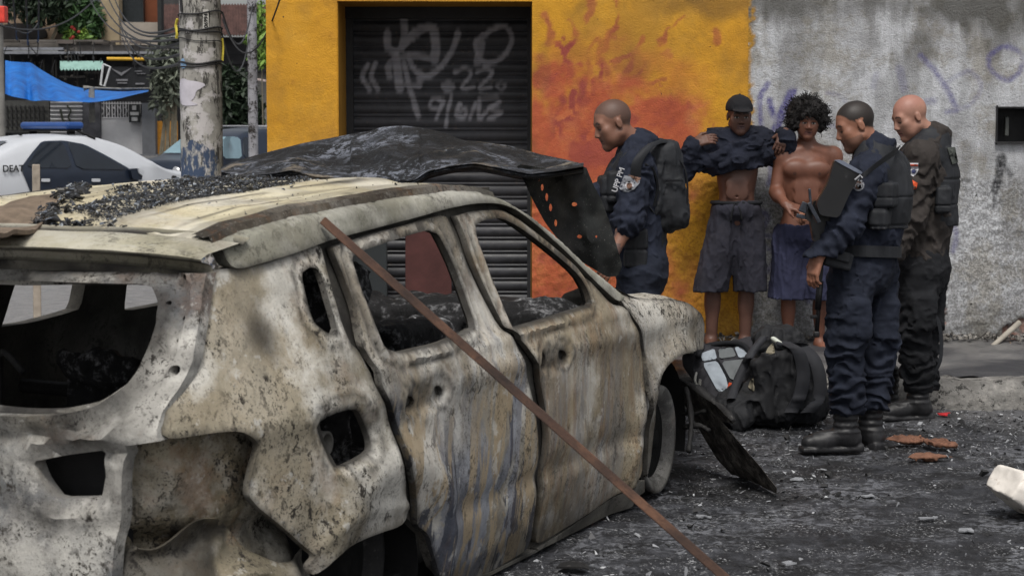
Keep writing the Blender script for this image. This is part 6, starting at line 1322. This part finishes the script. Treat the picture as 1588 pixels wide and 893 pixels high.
P2_, r2_ = pole('lamp_pole', 'thin pole with flaking pale paint near the yellow corner', 385, 400, 22., m.m)
P3_, r3_ = pole('corner_pole', 'grey pole with a red box at the far end of the tarpaulin', -8, 8, 34., plain('grey_pole', C(124, 122, 118), .9, .3, 4)); a = at(0, 23, 33.6) - np.array(P3_.location); MB().box(a, (.22, .25, .28), None, .02).build('red_box', plain('box_red', C(206, 66, 54), .5), P3_)
# ---- overhead wires
wires = [((150, -10, 44), (300, 74, 17)), ((165, -10, 44), (282, 50, 16.2)), ((140, 0, 50), (282, 60, 16.2)), ((176, -6, 46), (282, 40, 16.2)), ((0, 20, 33.6), (60, 34, 60)), ((0, 40, 33.6), (150, -4, 50)), ((184, 30, 60), (283, 66, 16.2)), ((188, 44, 60), (283, 84, 16.2)), ((345, 30, 16.2), (440, -20, 12.6)), ((343, 48, 16.2), (386, 60, 22)), ((345, 20, 16.2), (392, 6, 22)), ((190, 60, 62), (284, 98, 16.2)), ((40, -5, 40), (44, 70, 64)), ((20, -5, 40), (28, 60, 64)), ((60, -5, 40), (58, 64, 64))]
for i, (a, c_) in enumerate(wires):
    A_ = at(*a); B_ = at(*c_); b = MB(); b.tube([A_ + (B_ - A_) * t - np.array([0, 0, .35 * 4 * t * (1 - t)]) for t in np.linspace(0, 1, 14)], .00042 * (a[2] + c_[2]) / 2, 5)
    o = b.build('overhead_wire', bpy.data.materials['band'] if i else bpy.data.materials['band']); tag(o, 'black overhead wire sagging between the houses and the utility pole', 'wire', 'overhead wires of the side street')
# ---- vehicles
class Veh:
    def __init__(s, name, label, org, yaw): s.o = thing(name, label, 'car', tuple(org), -yaw); s.c = np.array(org, float); s.h = np.array([math.sin(yaw), math.cos(yaw), 0]); s.n = np.array([math.cos(yaw), -math.sin(yaw), 0])
    def ray(s, px, py): d = ray(px, py); o = np.array([0, 0, CAMZ]) - s.c; return np.array([o @ s.n, o @ s.h, o[2]]), np.array([d @ s.n, d @ s.h, d[2]])
    def side(s, px, py, sg=1):
        o, d = s.ray(px, py); w_ = .7 * sg
        for _ in range(20): t = (w_ - o[0]) / d[0]; w_ = .5 * w_ + .5 * sg * s.W(o[1] + t * d[1], o[2] + t * d[2])
        return np.array([o[1] + t * d[1], o[2] + t * d[2]])
    def W(s, u, v): top = np.interp(u, s.tu, s.tz); b = min(s.belt, top); w_ = s.wb - .06 * max(0, .55 - v) - .16 * max(0, abs(u) - s.len * .36) ** 2; return w_ - (max(0, v - b) * s.tum if top > b + .12 else 0)
    def body(s, tu, tz, belt, wb, ln, mat, tum=.42, clear=.22):
        s.tu, s.tz, s.belt, s.wb, s.len, s.tum = tu, tz, belt, wb, ln, tum; us = np.linspace(tu[0], tu[-1], 70); tzs = [t for t in us]; R_ = []
        zz = np.interp(us, tu, tz); zz = np.convolve(np.pad(zz, 2, mode='edge'), np.ones(5) / 5, 'valid')
        for u, z in zip(us, zz):
            vs = [clear, .40, .58, .75, min(belt, z - .10)] + [min(belt, z - .1) + (z - .05 - min(belt, z - .1)) * t for t in (.35, .7, 1)]; r = [(s.W(u, v), v) for v in vs]; we = r[-1][0]; r += [(we * .95, z - .015), (we * .8, z + .004), (we * .4, z + .016), (0, z + .02)]
            R_.append([(-w_, u, v) for w_, v in r] + [(w_, u, v) for w_, v in r[-2::-1]])
        b = MB().grid(R_); n = len(R_[0]); b.add(R_[0], [tuple(range(n))]); b.add(R_[-1], [tuple(range(n))[::-1]]); s.mat = mat; return b.build('body', mat, s.o, True)
    def pane(s, name, px, mat, off=.006, sg=1, th=.012, parent=None): 
        P_ = [s.side(x, y, sg) for x, y in px]; return obj(name, panel(chaikin(P_, 1, .12), [], lambda q: np.array([(sg * (s.W(u, v) + off), u, v) for u, v in q]), th, lambda q: np.tile([-sg * 1., 0, 0], (len(q), 1)), .12), mat, parent or s.o)
    def wheels(s, us, r, mat):
        for u in us:
            for sg in (1, -1):
                t = MB().lathe([(r * .6, 0), (r * .95, 0), (r, .03), (r, .17), (r * .9, .2)], (0, 0, 0), 24, 0).build('wheel', mat, s.o, True); t.location = (sg * (s.wb - .1 * 0) - (.20 if sg > 0 else 0), u, r); MB().lathe([(0, -.01), (r * .3, -.015), (r * .62, .0), (r * .62, .03)], (0, 0, 0), 20, 0).build('rim', STEELW, t, True)
WPAINT = plain('car_white', C(184, 187, 192), .35, .04, 3, .5); GLASSD = plain('dark_glass', C(26, 32, 40), .08, .3, 1.5, .6); NVP = plain('car_navy', C(28, 36, 50), .3, .1, 3, .5); RUB = plain('rubber', C(26, 26, 27), .8); CHR = plain('chrome', C(190, 190, 192), .25, .05, 3, .6, .6)
yaw = R(47); h_ = np.array([math.sin(yaw), math.cos(yaw), 0]); n_ = np.array([math.cos(yaw), -math.sin(yaw), 0]); og = at(203, 262, 27.) - .80 * n_ - .62 * h_; og[2] = 0
VC = Veh('police_car', 'white police car with dark doors and a blue light bar parked across the street', og, yaw)
VC.body([-2.25, -2.22, -1.75, -1.0, -.35, .1, .55, 1.15, 2.0, 2.2, 2.25], [.72, 1.02, 1.10, 1.42, 1.49, 1.48, 1.36, 1.02, .88, .76, .45], 1.03, .87, 4.5, WPAINT)
VC.pane('door_panel', [(31, 261), (48, 238), (64, 219), (98, 218), (130, 224), (165, 242), (200, 262), (214, 277), (214, 330), (60, 330)], NVP, .022)
VC.pane('window', [(40, 260), (52, 238), (66, 221), (96, 220), (111, 261)], GLASSD, .032); VC.pane('window', [(103, 220), (130, 227), (164, 245), (196, 263), (118, 262)], GLASSD, .032)
for x in (62, 140): VC.pane('door_handle', [(x, 277), (x + 13, 277), (x + 13, 282), (x, 282)], WPAINT, .045)
VC.pane('wing_mirror', [(196, 262), (208, 261), (216, 268), (214, 279), (200, 278)], NVP, .10, 1, .12); VC.pane('mirror_cap', [(207, 260), (216, 266), (214, 273), (208, 268)], WPAINT, .13, 1, .1)
me = text_mesh('DEAT', .125, .002); tx = obj('lettering', me, plain('ink_car', C(22, 22, 24)), VC.o); q = VC.side(19, 262); tx.location = (VC.W(*q) + .03, q[0], q[1]); tx.rotation_euler = (R(90), 0, R(90))
o_, d_ = VC.ray(8, 226); b = MB(); b.add([(x * .52, -1.62 + .0, 1.17) for x in (-1, 1)] + [(x * .46, -1.08, 1.415) for x in (1, -1)], [(0, 1, 2, 3)]); rw = b.build('rear_window', GLASSD, VC.o)
b = MB(); b.box((0, -.15, 1.62), (1.30, .28, .10), None, .04); lb = b.build('light_bar', plain('lamp_blue', C(34, 70, 130), .3, .15, 4, .5), VC.o); MB().box((0, -.15, 1.555), (1.24, .22, .03), None, .01).box((.52, -.15, 1.53), (.05, .1, .06)).box((-.52, -.15, 1.53), (.05, .1, .06)).build('bar_mount', RUB, lb)
b = MB(); b.tube([(.60, -.12, 1.56), (.66, .0, 1.50), (.70, .12, 1.44)], .018, 5); b.build('bar_strap', RUB, lb); VC.wheels((-1.35, 1.35), .31, RUB)
me = text_mesh('P', .22, .002); tx = obj('roof_letter', me, bpy.data.materials['ink_car'], VC.o); tx.location = (.1, -.75, 1.508); tx.rotation_euler = (R(-16), 0, 0)
yaw = R(180 + 34); og = at(300, 262, 36.); og[2] = 0
VD = Veh('parked_car', 'dark estate car with twin round headlights half hidden by the utility pole', og + np.array([.55, 1.2, 0]), yaw)
VD.body([-2.1, -2.05, -1.6, -.6, .3, .62, 1.1, 1.9, 2.05, 2.12], [.8, 1.3, 1.52, 1.57, 1.50, 1.40, 1.06, .96, .82, .4], 1.04, .86, 4.3, NVP)
b = MB(); b.add([(-.66, .62, 1.39), (.66, .62, 1.39), (.74, 1.10, 1.085), (-.74, 1.10, 1.085)], [(0, 1, 2, 3)]); b.build('windscreen', plain('pale_glass', C(120, 146, 156), .15, .15, 2, .6), VD.o).location = (0, .012, .022)
VD.pane('window', [(346, 212), (372, 213), (374, 246), (346, 246)], plain('pale_glass2', C(110, 132, 142), .15, .15, 2, .6), .012, -1); VD.pane('window', [(376, 213), (392, 214), (394, 244), (378, 244)], GLASSD, .012, -1)  # pale colour of the first window imitates light reflected in the glass
for sg in (1, -1):
    for k in (0, 1):
        hl = MB().lathe([(0, .02), (.07, .01), (.085, 0), (.10, -.02)], (0, 0, 0), 18, 1).build('headlight', CHR, VD.o, True); hl.location = (sg * (.70 - .22 * k), 2.02 + .04 * k, .78)
b = MB()
for sg in (1, -1): b.tube([(sg * .56, -1.5, 1.60), (sg * .56, .1, 1.60)], .02, 6)
for u in (-1.2, -.4, .0): b.tube([(-.56, u, 1.61), (.56, u, 1.61)], .018, 6)
b.build('roof_rack', CHR, VD.o); VD.wheels((-1.25, 1.3), .31, RUB)
# short pale post on the near side of the police car
a = at(55, 300, 14.); z1 = at(55, 255, 14.)[2]; po = tag(MB().box((0, 0, z1 / 2), (.055, .05, z1), Euler((0, .012, .3)), .006).build('wooden_post', plain('pale_wood', C(150, 140, 128), .9, .3, 14, bump=.4)), 'short pale wooden post standing in front of the police car', 'post'); po.location = (a[0], 14., 0)
# ============================================================ THINGS CARRIED, LEANT AND DROPPED
# --- backpack on the officer behind the bonnet
f = Field(F3.r * 0 + at(960, 370, 9.9) - F3.r - .1, at(1085, 200, 10.7) - F3.r + .1, .006); p = F3.p
Mb = np.array(Matrix.Rotation(-.14, 3, 'Y')).T
f.box(p(1030, 290, .05), (.088, .14, .215), Mb, .05, .03); f.ell(p(1043, 318, .03), (.072, .13, .125), None, .05); f.box(p(1024, 240, .04), (.08, .13, .05), Mb, .03, .04); f.box(p(1012, 300, -.06), (.05, .06, .12), Mb, .03, .03)
f.disp(lambda P: wr(P, .022, 8, 81) + wr(P, .010, 20, 82) + .004 * np.sign(np.sin(P[:, 2] * 52)) * 0)
PK = thing('backpack', 'black backpack worn on the back of the officer at the bonnet', 'backpack', tuple(F3.r + p(1037, 350, .05))); off = np.array(PK.location) - F3.r
me = f.mesh(); me.transform(Matrix.Translation(-Vector(off))); obj('bag', me, NYL, PK)
def spts(l): return [p(*q) - off for q in l]
b = MB(); 
for pts in ([(1030, 228, -.05), (1012, 222, -.12), (992, 234, -.24), (978, 262, -.27), (985, 310, -.20), (1010, 345, -.10)], [(1028, 226, .16), (1008, 220, .2), (985, 232, .22), (965, 270, .2)]):
    P_ = cat(spts(pts), 6); b.grid(np.array([[q + np.array([0, 0, 0]), q + np.array([.012, -.002, .008]), q + np.array([.045, .0, .02]), q + np.array([.055, .01, .0])] for q in P_]))
b.build('shoulder_strap', NYL, PK, True)
b = MB(); b.tube(cat(spts([(1000, 255, -.24), (1012, 262, -.2), (1020, 290, -.16), (1014, 320, -.14)]), 5), .008, 5).tube(cat(spts([(1040, 232, -.06), (1062, 262, -.08), (1066, 310, -.08), (1056, 348, -.06)]), 5), .006, 5).box(p(1026, 300, -.115) - off, (.03, .012, .02), None, .004).box(p(1046, 280, -.125) - off, (.09, .010, .012), None, .003); b.build('buckle_strap', BLK, PK)
# --- rifle slung in front of the officer
p = F4.p; RF = thing('rifle', 'black rifle hanging muzzle down on a sling across the navy officer', 'rifle', tuple(F4.r + p(1290, 330, -.32))); ro = np.array(RF.location)
def rpan(name, px, Y, th, mat=GUN, n=1): me = panel(chaikin(px, n, .12), [], lambda q: np.array([at(x, y, F4.r[1] + Y + .0009 * (x - 1290)) - ro for x, y in q]), th, lambda q: np.tile([0, 1., 0], (len(q), 1)), 6); o = obj(name, me, mat, RF); return o
rpan('stock', [(1294, 250), (1303, 250), (1337, 268), (1331, 279), (1318, 300), (1301, 338), (1272, 334), (1266, 316), (1284, 284)], -.36, .045)
rpan('butt_plate', [(1295, 249), (1305, 248), (1338, 267), (1335, 271), (1303, 254)], -.365, .05, plain('butt_grey', C(104, 110, 124), .5))
rpan('receiver', [(1262, 310), (1284, 316), (1294, 336), (1284, 376), (1262, 376), (1256, 340)], -.27, .05); rpan('sight_rail', [(1250, 318), (1260, 314), (1258, 345), (1250, 340)], -.34, .03); rpan('handguard', [(1262, 374), (1280, 374), (1275, 440), (1262, 440)], -.18, .04)
rpan('magazine', [(1284, 352), (1310, 362), (1312, 385), (1286, 378)], -.2, .03); rpan('grip', [(1296, 330), (1312, 340), (1306, 356), (1292, 350)], -.22, .03)
b = MB(); b.tube([at(1272, 436, F4.r[1] - .17) - ro, at(1266, 522, F4.r[1] - .15) - ro], .011, 8).tube([at(1272, 436, F4.r[1] - .17) - ro, at(1268, 480, F4.r[1] - .16) - ro], .016, 8); b.box(at(1262, 491, F4.r[1] - .16) - ro, (.035, .014, .018), None, .003).box(at(1266, 518, F4.r[1] - .15) - ro, (.03, .03, .03), None, .006); b.build('barrel', GUN, RF, True)
b = MB(); b.box(at(1247, 322, F4.r[1] - .36) - ro, (.04, .03, .05), Euler((0, .4, 0)), .004).box(at(1256, 304, F4.r[1] - .37) - ro, (.012, .02, .07), Euler((0, -.1, 0)), .003).box(at(1262, 330, F4.r[1] - .38) - ro, (.02, .03, .11), Euler((0, -.5, 0)), .004).box(at(1244, 336, F4.r[1] - .35) - ro, (.06, .03, .02), Euler((0, .2, 0)), .004); b.build('sight', plain('gun_worn', C(58, 62, 70), .35, .4, 20, .6, .5), RF)
P_ = cat([at(1334, 276, F4.r[1] - .37), at(1352, 262, F4.r[1] - .36), at(1372, 247, F4.r[1] - .29), at(1388, 236, F4.r[1] - .16), at(1394, 231, F4.r[1] + .0)], 6)
A = np.array([[q - ro + np.array([-.010, 0, -.022]), q - ro + np.array([.010, 0, .022])] for q in P_]); g_ = thick_grid(A, (0, -.004, 0)); g_.build('sling', NYL, RF); MB().tube([at(1326, 279, F4.r[1] - .38) - ro, at(1334, 272, F4.r[1] - .385) - ro, at(1337, 276, F4.r[1] - .385) - ro], .005, 6).build('sling_hook', CHR, RF)
# --- two bags on the ground
GB_ = gnd(1128, 612); q = at(1125, 570, 10.9)
BG = thing('travel_bag', 'grey panelled rucksack lying on its back near the car', 'bag', (q[0], 10.9, 0)); o0 = np.array(BG.location)
L = lambda x, y, Y: at(x, y, Y) - o0
f = Field(L(1065, 625, 10.6) - .1, L(1185, 520, 11.3) + .15, .007)
cnr = [L(1086, 545, 10.95), L(1160, 535, 11.1), L(1168, 585, 10.85), L(1118, 612, 10.65)]
for i in range(4): f.cone(cnr[i] + (0, .03, -.05), cnr[(i + 1) % 4] + (0, .03, -.05), .075, .075, .06)
f.ell(np.mean(cnr, 0) + (0, .05, -.05), (.15, .13, .12), None, .08); f.disp(lambda P: wr(P, .018, 9, 91)); obj('bag', f.mesh(), plain('bag_side', C(38, 38, 42), .8, .3), BG); bf = f
def bag_patch(name, px, off, mat):
    def lf(q):
        r = []
        for x, y in q:
            Yh = 10.9
            for Yv in np.arange(10.35, 11.4, .005):
                v = at(x, y, Yv) - o0; i = np.round((v - bf.lo) / bf.h).astype(int)
                if (i >= 0).all() and (i < bf.n).all() and bf.F[tuple(i)] < off: Yh = Yv; break
            r.append(at(x, y, Yh - .004) - o0)
        return np.array(r)
    return obj(name, panel(chaikin(px, 1, .12), [], lf, .012, lambda q: np.tile([0, 1., -.3], (len(q), 1)), 4), mat, BG)
LG = plain('bag_grey', C(140, 148, 156), .7, .14, 9, bump=.3); MG = plain('bag_grey_dark', C(92, 96, 98), .7, .15, 9)
bag_patch('panel', [(1086, 548), (1108, 540), (1112, 556), (1090, 560)], .006, LG); bag_patch('panel', [(1089, 563), (1112, 559), (1126, 585), (1130, 604), (1114, 608)], .006, LG); bag_patch('panel', [(1114, 541), (1136, 538), (1142, 552), (1116, 556)], .006, MG); bag_patch('panel', [(1139, 538), (1158, 536), (1165, 551), (1146, 555)], .006, LG); bag_patch('pocket', [(1118, 560), (1160, 556), (1164, 580), (1134, 590)], .012, MG)
b = MB(); b.tube(cat([L(1082, 552, 10.8), L(1092, 538, 10.95), L(1125, 532, 11.0), L(1152, 535, 11.0), L(1168, 553, 10.9)], 6), .016, 6).tube(cat([L(1112, 557, 10.62), L(1122, 572, 10.58), L(1130, 592, 10.55), L(1132, 606, 10.5)], 5), .007, 5); b.build('piping', BLK, BG, True); b = MB(); b.box(L(1131, 600, 10.5), (.02, .012, .05), Euler((0, .3, 0)), .004).build('zip_pull', ORNG, BG); b = MB(); b.tube(cat([L(1080, 578, 10.75), L(1078, 590, 10.7), L(1084, 600, 10.7), L(1086, 588, 10.7)], 5), .008, 5).build('handle_loop', plain('loop_grey', C(130, 130, 126)), BG)
q = at(1205, 655, 10.5); BB = thing('backpack', 'big black backpack with khaki gussets slumped open on the road', 'backpack', (q[0], 10.5, 0)); o0 = np.array(BB.location)
f = Field(L(1110, 670, 10.1) - .1, L(1290, 505, 11.0) + .15, .007)
f.cone(L(1180, 620, 10.55), L(1205, 545, 10.65), .15, .12, .08); f.cone(L(1150, 632, 10.42), L(1245, 628, 10.5), .10, .12, .08); f.cone(L(1240, 610, 10.6), L(1225, 550, 10.7), .13, .09, .07); f.box(L(1210, 596, 10.36), (.13, .04, .17), np.array(Matrix.Rotation(-.25, 3, 'Y')).T, .03, .05); f.cone(L(1132, 630, 10.40), L(1150, 650, 10.3), .07, .06, .05); f.ell(L(1200, 523, 10.65), (.12, .08, .035), None, .04)
f.cut((0, 0, .01), (0, 0, -1)); f.disp(lambda P: wr(P, .035, 7, 95) + wr(P, .014, 17, 96)); obj('bag', f.mesh(), cloth_mat('bag_black', C(24, 25, 28), .4, .75, 7, .35), BB); bf = f
BG_ = BG; BG = BB; KH = plain('khaki_gusset', C(124, 118, 102), .8, .25, 12, bump=.3)
bag_patch('gusset', [(1190, 540), (1199, 530), (1203, 552), (1196, 566), (1180, 570)], .01, KH); bag_patch('gusset', [(1164, 588), (1178, 582), (1184, 596), (1172, 608), (1160, 600)], .01, KH); bag_patch('front_flap', [(1212, 560), (1232, 548), (1228, 600), (1214, 640), (1190, 648), (1196, 600)], .014, BLK)
b = MB(); b.tube(cat([L(1196, 523, 10.5), L(1206, 530, 10.48), L(1216, 538, 10.46), L(1224, 543, 10.44)], 5), [.004, .012, .014, .014, .014, .014, .014, .014, .014, .014, .014, .012, .01, .008, .006, .004][:16], 7).build('white_strap_end', plain('pale_strip', C(186, 190, 180), .6), BB, True)
def bstrap(pts, w_, name='shoulder_strap'):
    P_ = []
    for x, y, Yh in cat(pts, 6):
        for Yv in np.arange(10.05, 11.2, .006):
            v = at(x, y, Yv) - o0; i = np.round((v - bf.lo) / bf.h).astype(int)
            if (i >= 0).all() and (i < bf.n).all() and bf.F[tuple(i)] < .012: Yh = min(Yh, Yv); break
        P_.append(at(x, y, Yh - .01) - o0)
    A = np.array([[v + np.array([-w_, 0, 0]), v + np.array([-w_ * .4, -.012, .004]), v + np.array([w_ * .4, -.012, .004]), v + np.array([w_, 0, 0])] for v in P_]); g_ = thick_grid(A, (0, -.018, 0)); return g_.build(name, cloth_mat('strap_black', C(46, 47, 51), .3, .7) if 'strap_black' not in bpy.data.materials else bpy.data.materials['strap_black'], BB, True)
bstrap([(1216, 530, 10.5), (1238, 545, 10.36), (1246, 580, 10.3), (1240, 615, 10.3), (1226, 640, 10.34)], .036); bstrap([(1240, 532, 10.62), (1262, 555, 10.46), (1272, 590, 10.4), (1268, 620, 10.38), (1252, 640, 10.4)], .036); bstrap([(1186, 522, 10.5), (1164, 550, 10.45), (1146, 586, 10.40), (1134, 618, 10.35)], .024, 'zip_edge')
b = MB(); b.box(L(1216, 536, 10.42), (.09, .04, .02), Euler((.2, .3, .1)), .006).build('buckle', plain('buckle_dark', C(48, 50, 54), .4), BB)
BG = BG_
# --- burnt wheel arch liner lying against the front of the car
lo_ = [(1046, 584), (1060, 592), (1085, 612), (1110, 628), (1138, 656), (1118, 652), (1150, 690), (1178, 722), (1204, 756), (1203, 770), (1178, 768), (1140, 742), (1112, 712), (1090, 676), (1070, 640), (1052, 612)]
def ll(q):
    p3 = np.c_[q * .02, 0 * q[:, :1]]; D = np.interp(q[:, 0], [1046, 1110, 1204], [8.9, 8.72, 8.42]) + (q[:, 1] - np.interp(q[:, 0], [1046, 1204], [592, 764])) * .0045 + (fbm(p3, 4, 3) - .5) * .14
    P = np.array([at(x, y, d_) for (x, y), d_ in zip(q, D)]); P[:, 2] = np.maximum(P[:, 2], .012); return P
m = Mat('charred_plastic', .9, .2); nz = m.noise(12, 7, .72); m.col(m.mix(m.th(m.noise(34, 5, .75), .55, .66), m.ramp(nz, [(.36, C(40, 38, 36)), (.5, C(84, 80, 76)), (.62, C(132, 127, 120))]), C(22, 22, 22))).bump(nz, 1., .03); CPL = m.m
tag(obj('wheel_arch_liner', panel(lo_, [], ll, .022, lambda q: np.tile([.3, .9, -.3], (len(q), 1)), 5), CPL), 'charred wheel arch liner slumped from the front wheel to the road', 'car part')
b = MB()
for pts, r in (([(1048, 592, 8.9), (1080, 604, 8.8), (1112, 630, 8.75), (1136, 652, 8.6)], .022), ([(1058, 640, 8.8), (1075, 642, 8.75), (1096, 636, 8.7)], .010), ([(1060, 662, 8.7), (1085, 660, 8.65), (1100, 668, 8.6)], .012), ([(1064, 600, 8.75), (1072, 650, 8.65), (1068, 700, 8.5)], .012)):
    P_ = cat([at(*q) for q in pts], 6); b.tube(P_, [r * (.6 + .8 * float(vnoise(np.array([i * .8, r * 999, 0])))) for i in range(len(P_))], 6)
tag(b.build('burnt_hose', M_CHAR, None, True), 'burnt hoses and brackets hanging from the front corner of the car', 'car part')
# --- brick pieces, white stone, small litter
def rock(name, label, cat_, pos, rad, rot, mat, seed, amp=.25, box=False, group=None, h=.006):
    f = Field(-np.array(rad) * 1.6 - .03, np.array(rad) * 1.6 + .03, h)
    f.box((0, 0, 0), rad, None, min(rad) * .35) if box else f.ell((0, 0, 0), rad)
    f.disp(lambda P: (fbm(P / max(rad) * 1.6, 4, seed) - .5) * max(rad) * amp + (fbm(P / max(rad) * 7, 2, seed) - .5) * max(rad) * amp * .25, .2)
    o = obj(name, f.mesh(not box), mat, None, tuple(pos)); o.rotation_euler = rot; return tag(o, label, cat_, group)
m = Mat('brick_clay', .9); nz = m.noise(14, 6, .7); m.col(m.mix(m.th(m.noise(40, 5, .7), .54, .66), m.ramp(nz, [(.34, C(84, 58, 47)), (.66, C(124, 88, 70))]), C(78, 54, 46))).bump(nz, .6, .01); BRK = m.m
g_ = gnd(1404, 692); rock('brick_fragment', 'largest orange brick fragment beside the officer boots', 'brick', g_ + (0, 0, .035), (.12, .055, .022), (.12, .05, .1), BRK, 3, .6, False)
g_ = gnd(1462, 696); rock('brick_fragment', 'orange brick fragment at the far end of the row of three', 'brick', g_ + (0, 0, .03), (.085, .05, .02), (.1, .1, -.35), BRK, 5, .65, False)
g_ = gnd(1438, 713); rock('brick_fragment', 'dull brown brick slab lying nearest the camera of the three pieces', 'brick', g_ + (0, 0, .018), (.11, .045, .02), (.05, 0, .12), plain('brick_dull', C(112, 80, 64), .9, .25, 14, bump=.5), 6, .5, False)
m = Mat('pale_stone', .75); nz = m.noise(7, 6, .65); m.col(m.mix(m.th(m.noise(11, 6, .75), .58, .7), m.ramp(nz, [(.3, C(196, 190, 182)), (.7, C(232, 226, 218))]), C(150, 128, 110))).bump(nz, .5, .01)
g_ = gnd(1604, 800); f = Field((-.32, -.22, -.17), (.32, .22, .17), .008); f.ell((0, 0, 0), (.21, .13, .085)); f.box((-.03, 0, .0), (.15, .1, .075), np.array(Matrix.Rotation(.18, 3, 'Y')).T, .03, .04); f.cut((-.17, 0, .02), (-1, -.2, .55)); f.cut((-.1, 0, -.045), (-.55, 0, -1)); f.disp(lambda P: (fbm(P * 9, 3, 5) - .5) * .03 + (fbm(P * 30, 2, 6) - .5) * .006, .1)
o = obj('stone', f.mesh(), m.m, None, tuple(g_ + (0, 0, .09))); o.rotation_euler = (.0, .16, .25); tag(o, 'large pale broken stone lying on the blackened road', 'stone')
RED = plain('red_plastic', C(176, 40, 46), .5)
def scrap(name, label, px, py, r, mat, seed, z=0, cat_='litter', grp=None):
    rng = np.random.default_rng(seed); n = 7; an = np.sort(rng.random(n)) * 6.28; g_ = gnd(px, py, z); rr = r * rng.uniform(.5, 1.2, n); b = MB()
    tp_ = [(math.cos(a) * q * 1.5, math.sin(a) * q, r * .35 * rng.random() + .006) for a, q in zip(an, rr)]; b.add(tp_, [tuple(range(n))]); b.add([(x, y, zz - .006) for x, y, zz in tp_], [tuple(range(n))[::-1]]); b.add(tp_ + [(x, y, zz - .006) for x, y, zz in tp_], [(i, n + i, n + (i + 1) % n, (i + 1) % n) for i in range(n)])
    o = b.build(name, mat); o.location = tuple(g_ + (0, 0, .004)); return tag(o, label, cat_, grp)
scrap('litter', 'small red scrap of plastic at the foot of the kerb', 1464, 645, .03, RED, 3); scrap('litter', 'small red scrap beside the black backpack', 1287, 634, .028, RED, 4)
PAPW = plain('paper_ash', C(130, 132, 136), .9, .3, 30); 
for i, (px, py, r, lb) in enumerate(((1345, 772, .035, 'crumpled pale scrap alone in the middle of the dark road'), (1438, 808, .05, 'thin pale curl of ash on the road near the pale stone'), (1223, 878, .05, 'white scrap near the bottom end of the iron bar'), (1236, 746, .045, 'pale flat flake between the liner and the officer boots'), (1092, 804, .05, 'grey flake of burnt metal under the front of the car'), (1500, 826, .045, 'pale patch of ash paper by the pale stone'))):
    scrap('ash_scrap', lb, px, py, r * .6, PAPW, 10 + i)
scrap('ash_scrap', 'dark leaf of charred sheet at the foot of the car sill', 893, 884, .06, M_CHAR, 30)
# ash and char strewn over the road
ASH_M = tone_mat('ash_flakes', [(.0, C(20, 20, 22)), (.35, C(46, 46, 50)), (.5, C(96, 98, 102)), (.8, C(150, 152, 156)), (1, C(186, 188, 190))], .85)
def on_road(rng):
    y = rng.uniform(5.6, 11.0); x = rng.uniform(-.6, 3.4)
    if x > .28 * y + .4: return None
    d = float(fbm(np.array([x * .9, y * .9, 3]), 3, 14)); d2 = float(vnoise(np.array([x * 3, y * 3, 1]), 4))
    if rng.random() > sstep(.42, .68, d) * .9 + .12 or rng.random() > .35 + d2: return None
    return np.array([x, y, float(ground_h(np.array(x), np.array(y))) + .001])
kind(tag(obj('ash_flakes', flakes(22000, on_road, (.0022, .022), 8, .25), ASH_M), 'pale ash flakes and black crumbs strewn over the burnt road', 'ash'), 'stuff')
def on_road2(rng):
    y = rng.uniform(6, 11.0); x = rng.uniform(-.3, 3.2)
    if x > .28 * y + .4: return None
    return np.array([x, y, float(ground_h(np.array(x), np.array(y)))]) if rng.random() < sstep(.5, .7, float(fbm(np.array([x * 1.3, y * 1.3, 8]), 3, 24))) + .05 else None
kind(tag(obj('char_lumps', flakes(1800, on_road2, (.006, .035), 9, .7), tone_mat('char_lumps', [(0, C(14, 14, 15)), (.8, C(40, 40, 42)), (1, C(90, 90, 92))], .8)), 'black lumps of char lying on the road around the car', 'char'), 'stuff')
def foot(rng):
    x = rng.uniform(1.3, 3.7); y = 13.14 - abs(rng.normal()) * .07; return np.array([x, y, .17 + .02 * rng.random() + .06 * max(0, 13.05 - y) * 0])
kind(tag(obj('rubble', flakes(1500, foot, (.004, .03), 12, .8), tone_mat('rubble', [(0, C(60, 56, 52)), (.7, C(120, 116, 110)), (1, C(168, 164, 158))], .9)), 'plaster crumbs along the foot of the grey wall', 'rubble'), 'stuff')
# --- by the wall: a broken pipe, a leaning red sheet in front of the shutter
a, b_ = at(1524, 550, 12.9), at(1581, 500, 13.06); tag(MB().tube([a, a * .5 + b_ * .5, b_], [.016, .018, .02], 10).build('broken_pipe', plain('pipe_grey', C(150, 144, 134), .8, .2), None, True), 'grey broken pipe leaning into the hole at the foot of the wall', 'pipe')
b = MB()
for pts in ([(1560, 545, 12.95), (1572, 538, 12.92), (1588, 552, 12.9)], [(1566, 530, 13.0), (1578, 548, 12.95), (1596, 545, 12.9)], [(1550, 552, 12.95), (1570, 556, 12.9), (1590, 548, 12.9)]): b.tube(cat([at(*q) for q in pts], 5), .004, 5)
tag(b.build('wire_tangle', plain('rusty_wire', C(120, 104, 88)), None), 'tangle of loose wires at the foot of the wall by the broken pipe', 'wire')
x0, x1 = at(628, 400, 13.55)[0], at(700, 400, 13.55)[0]; b = MB(); b.box(((x0 + x1) / 2, 13.6, .62), (x1 - x0, .02, .94), Euler((-.09, 0, 0)), .004); tag(b.build('metal_sheet', plain('dull_red_sheet', C(72, 42, 40), .8, .35, 4)), 'dull red metal sheet leaning against the roller shutter', 'sheet')
x0, x1 = at(545, 400, 13.5)[0], at(600, 400, 13.5)[0]; b = MB(); b.box(((x0 + x1) / 2, 13.55, .64), (x1 - x0, .05, .98), None, .01); tag(b.build('cabinet', plain('dark_cabinet', C(44, 48, 50), .6, .2, 4)), 'dark grey metal cabinet standing against the roller shutter', 'cabinet')
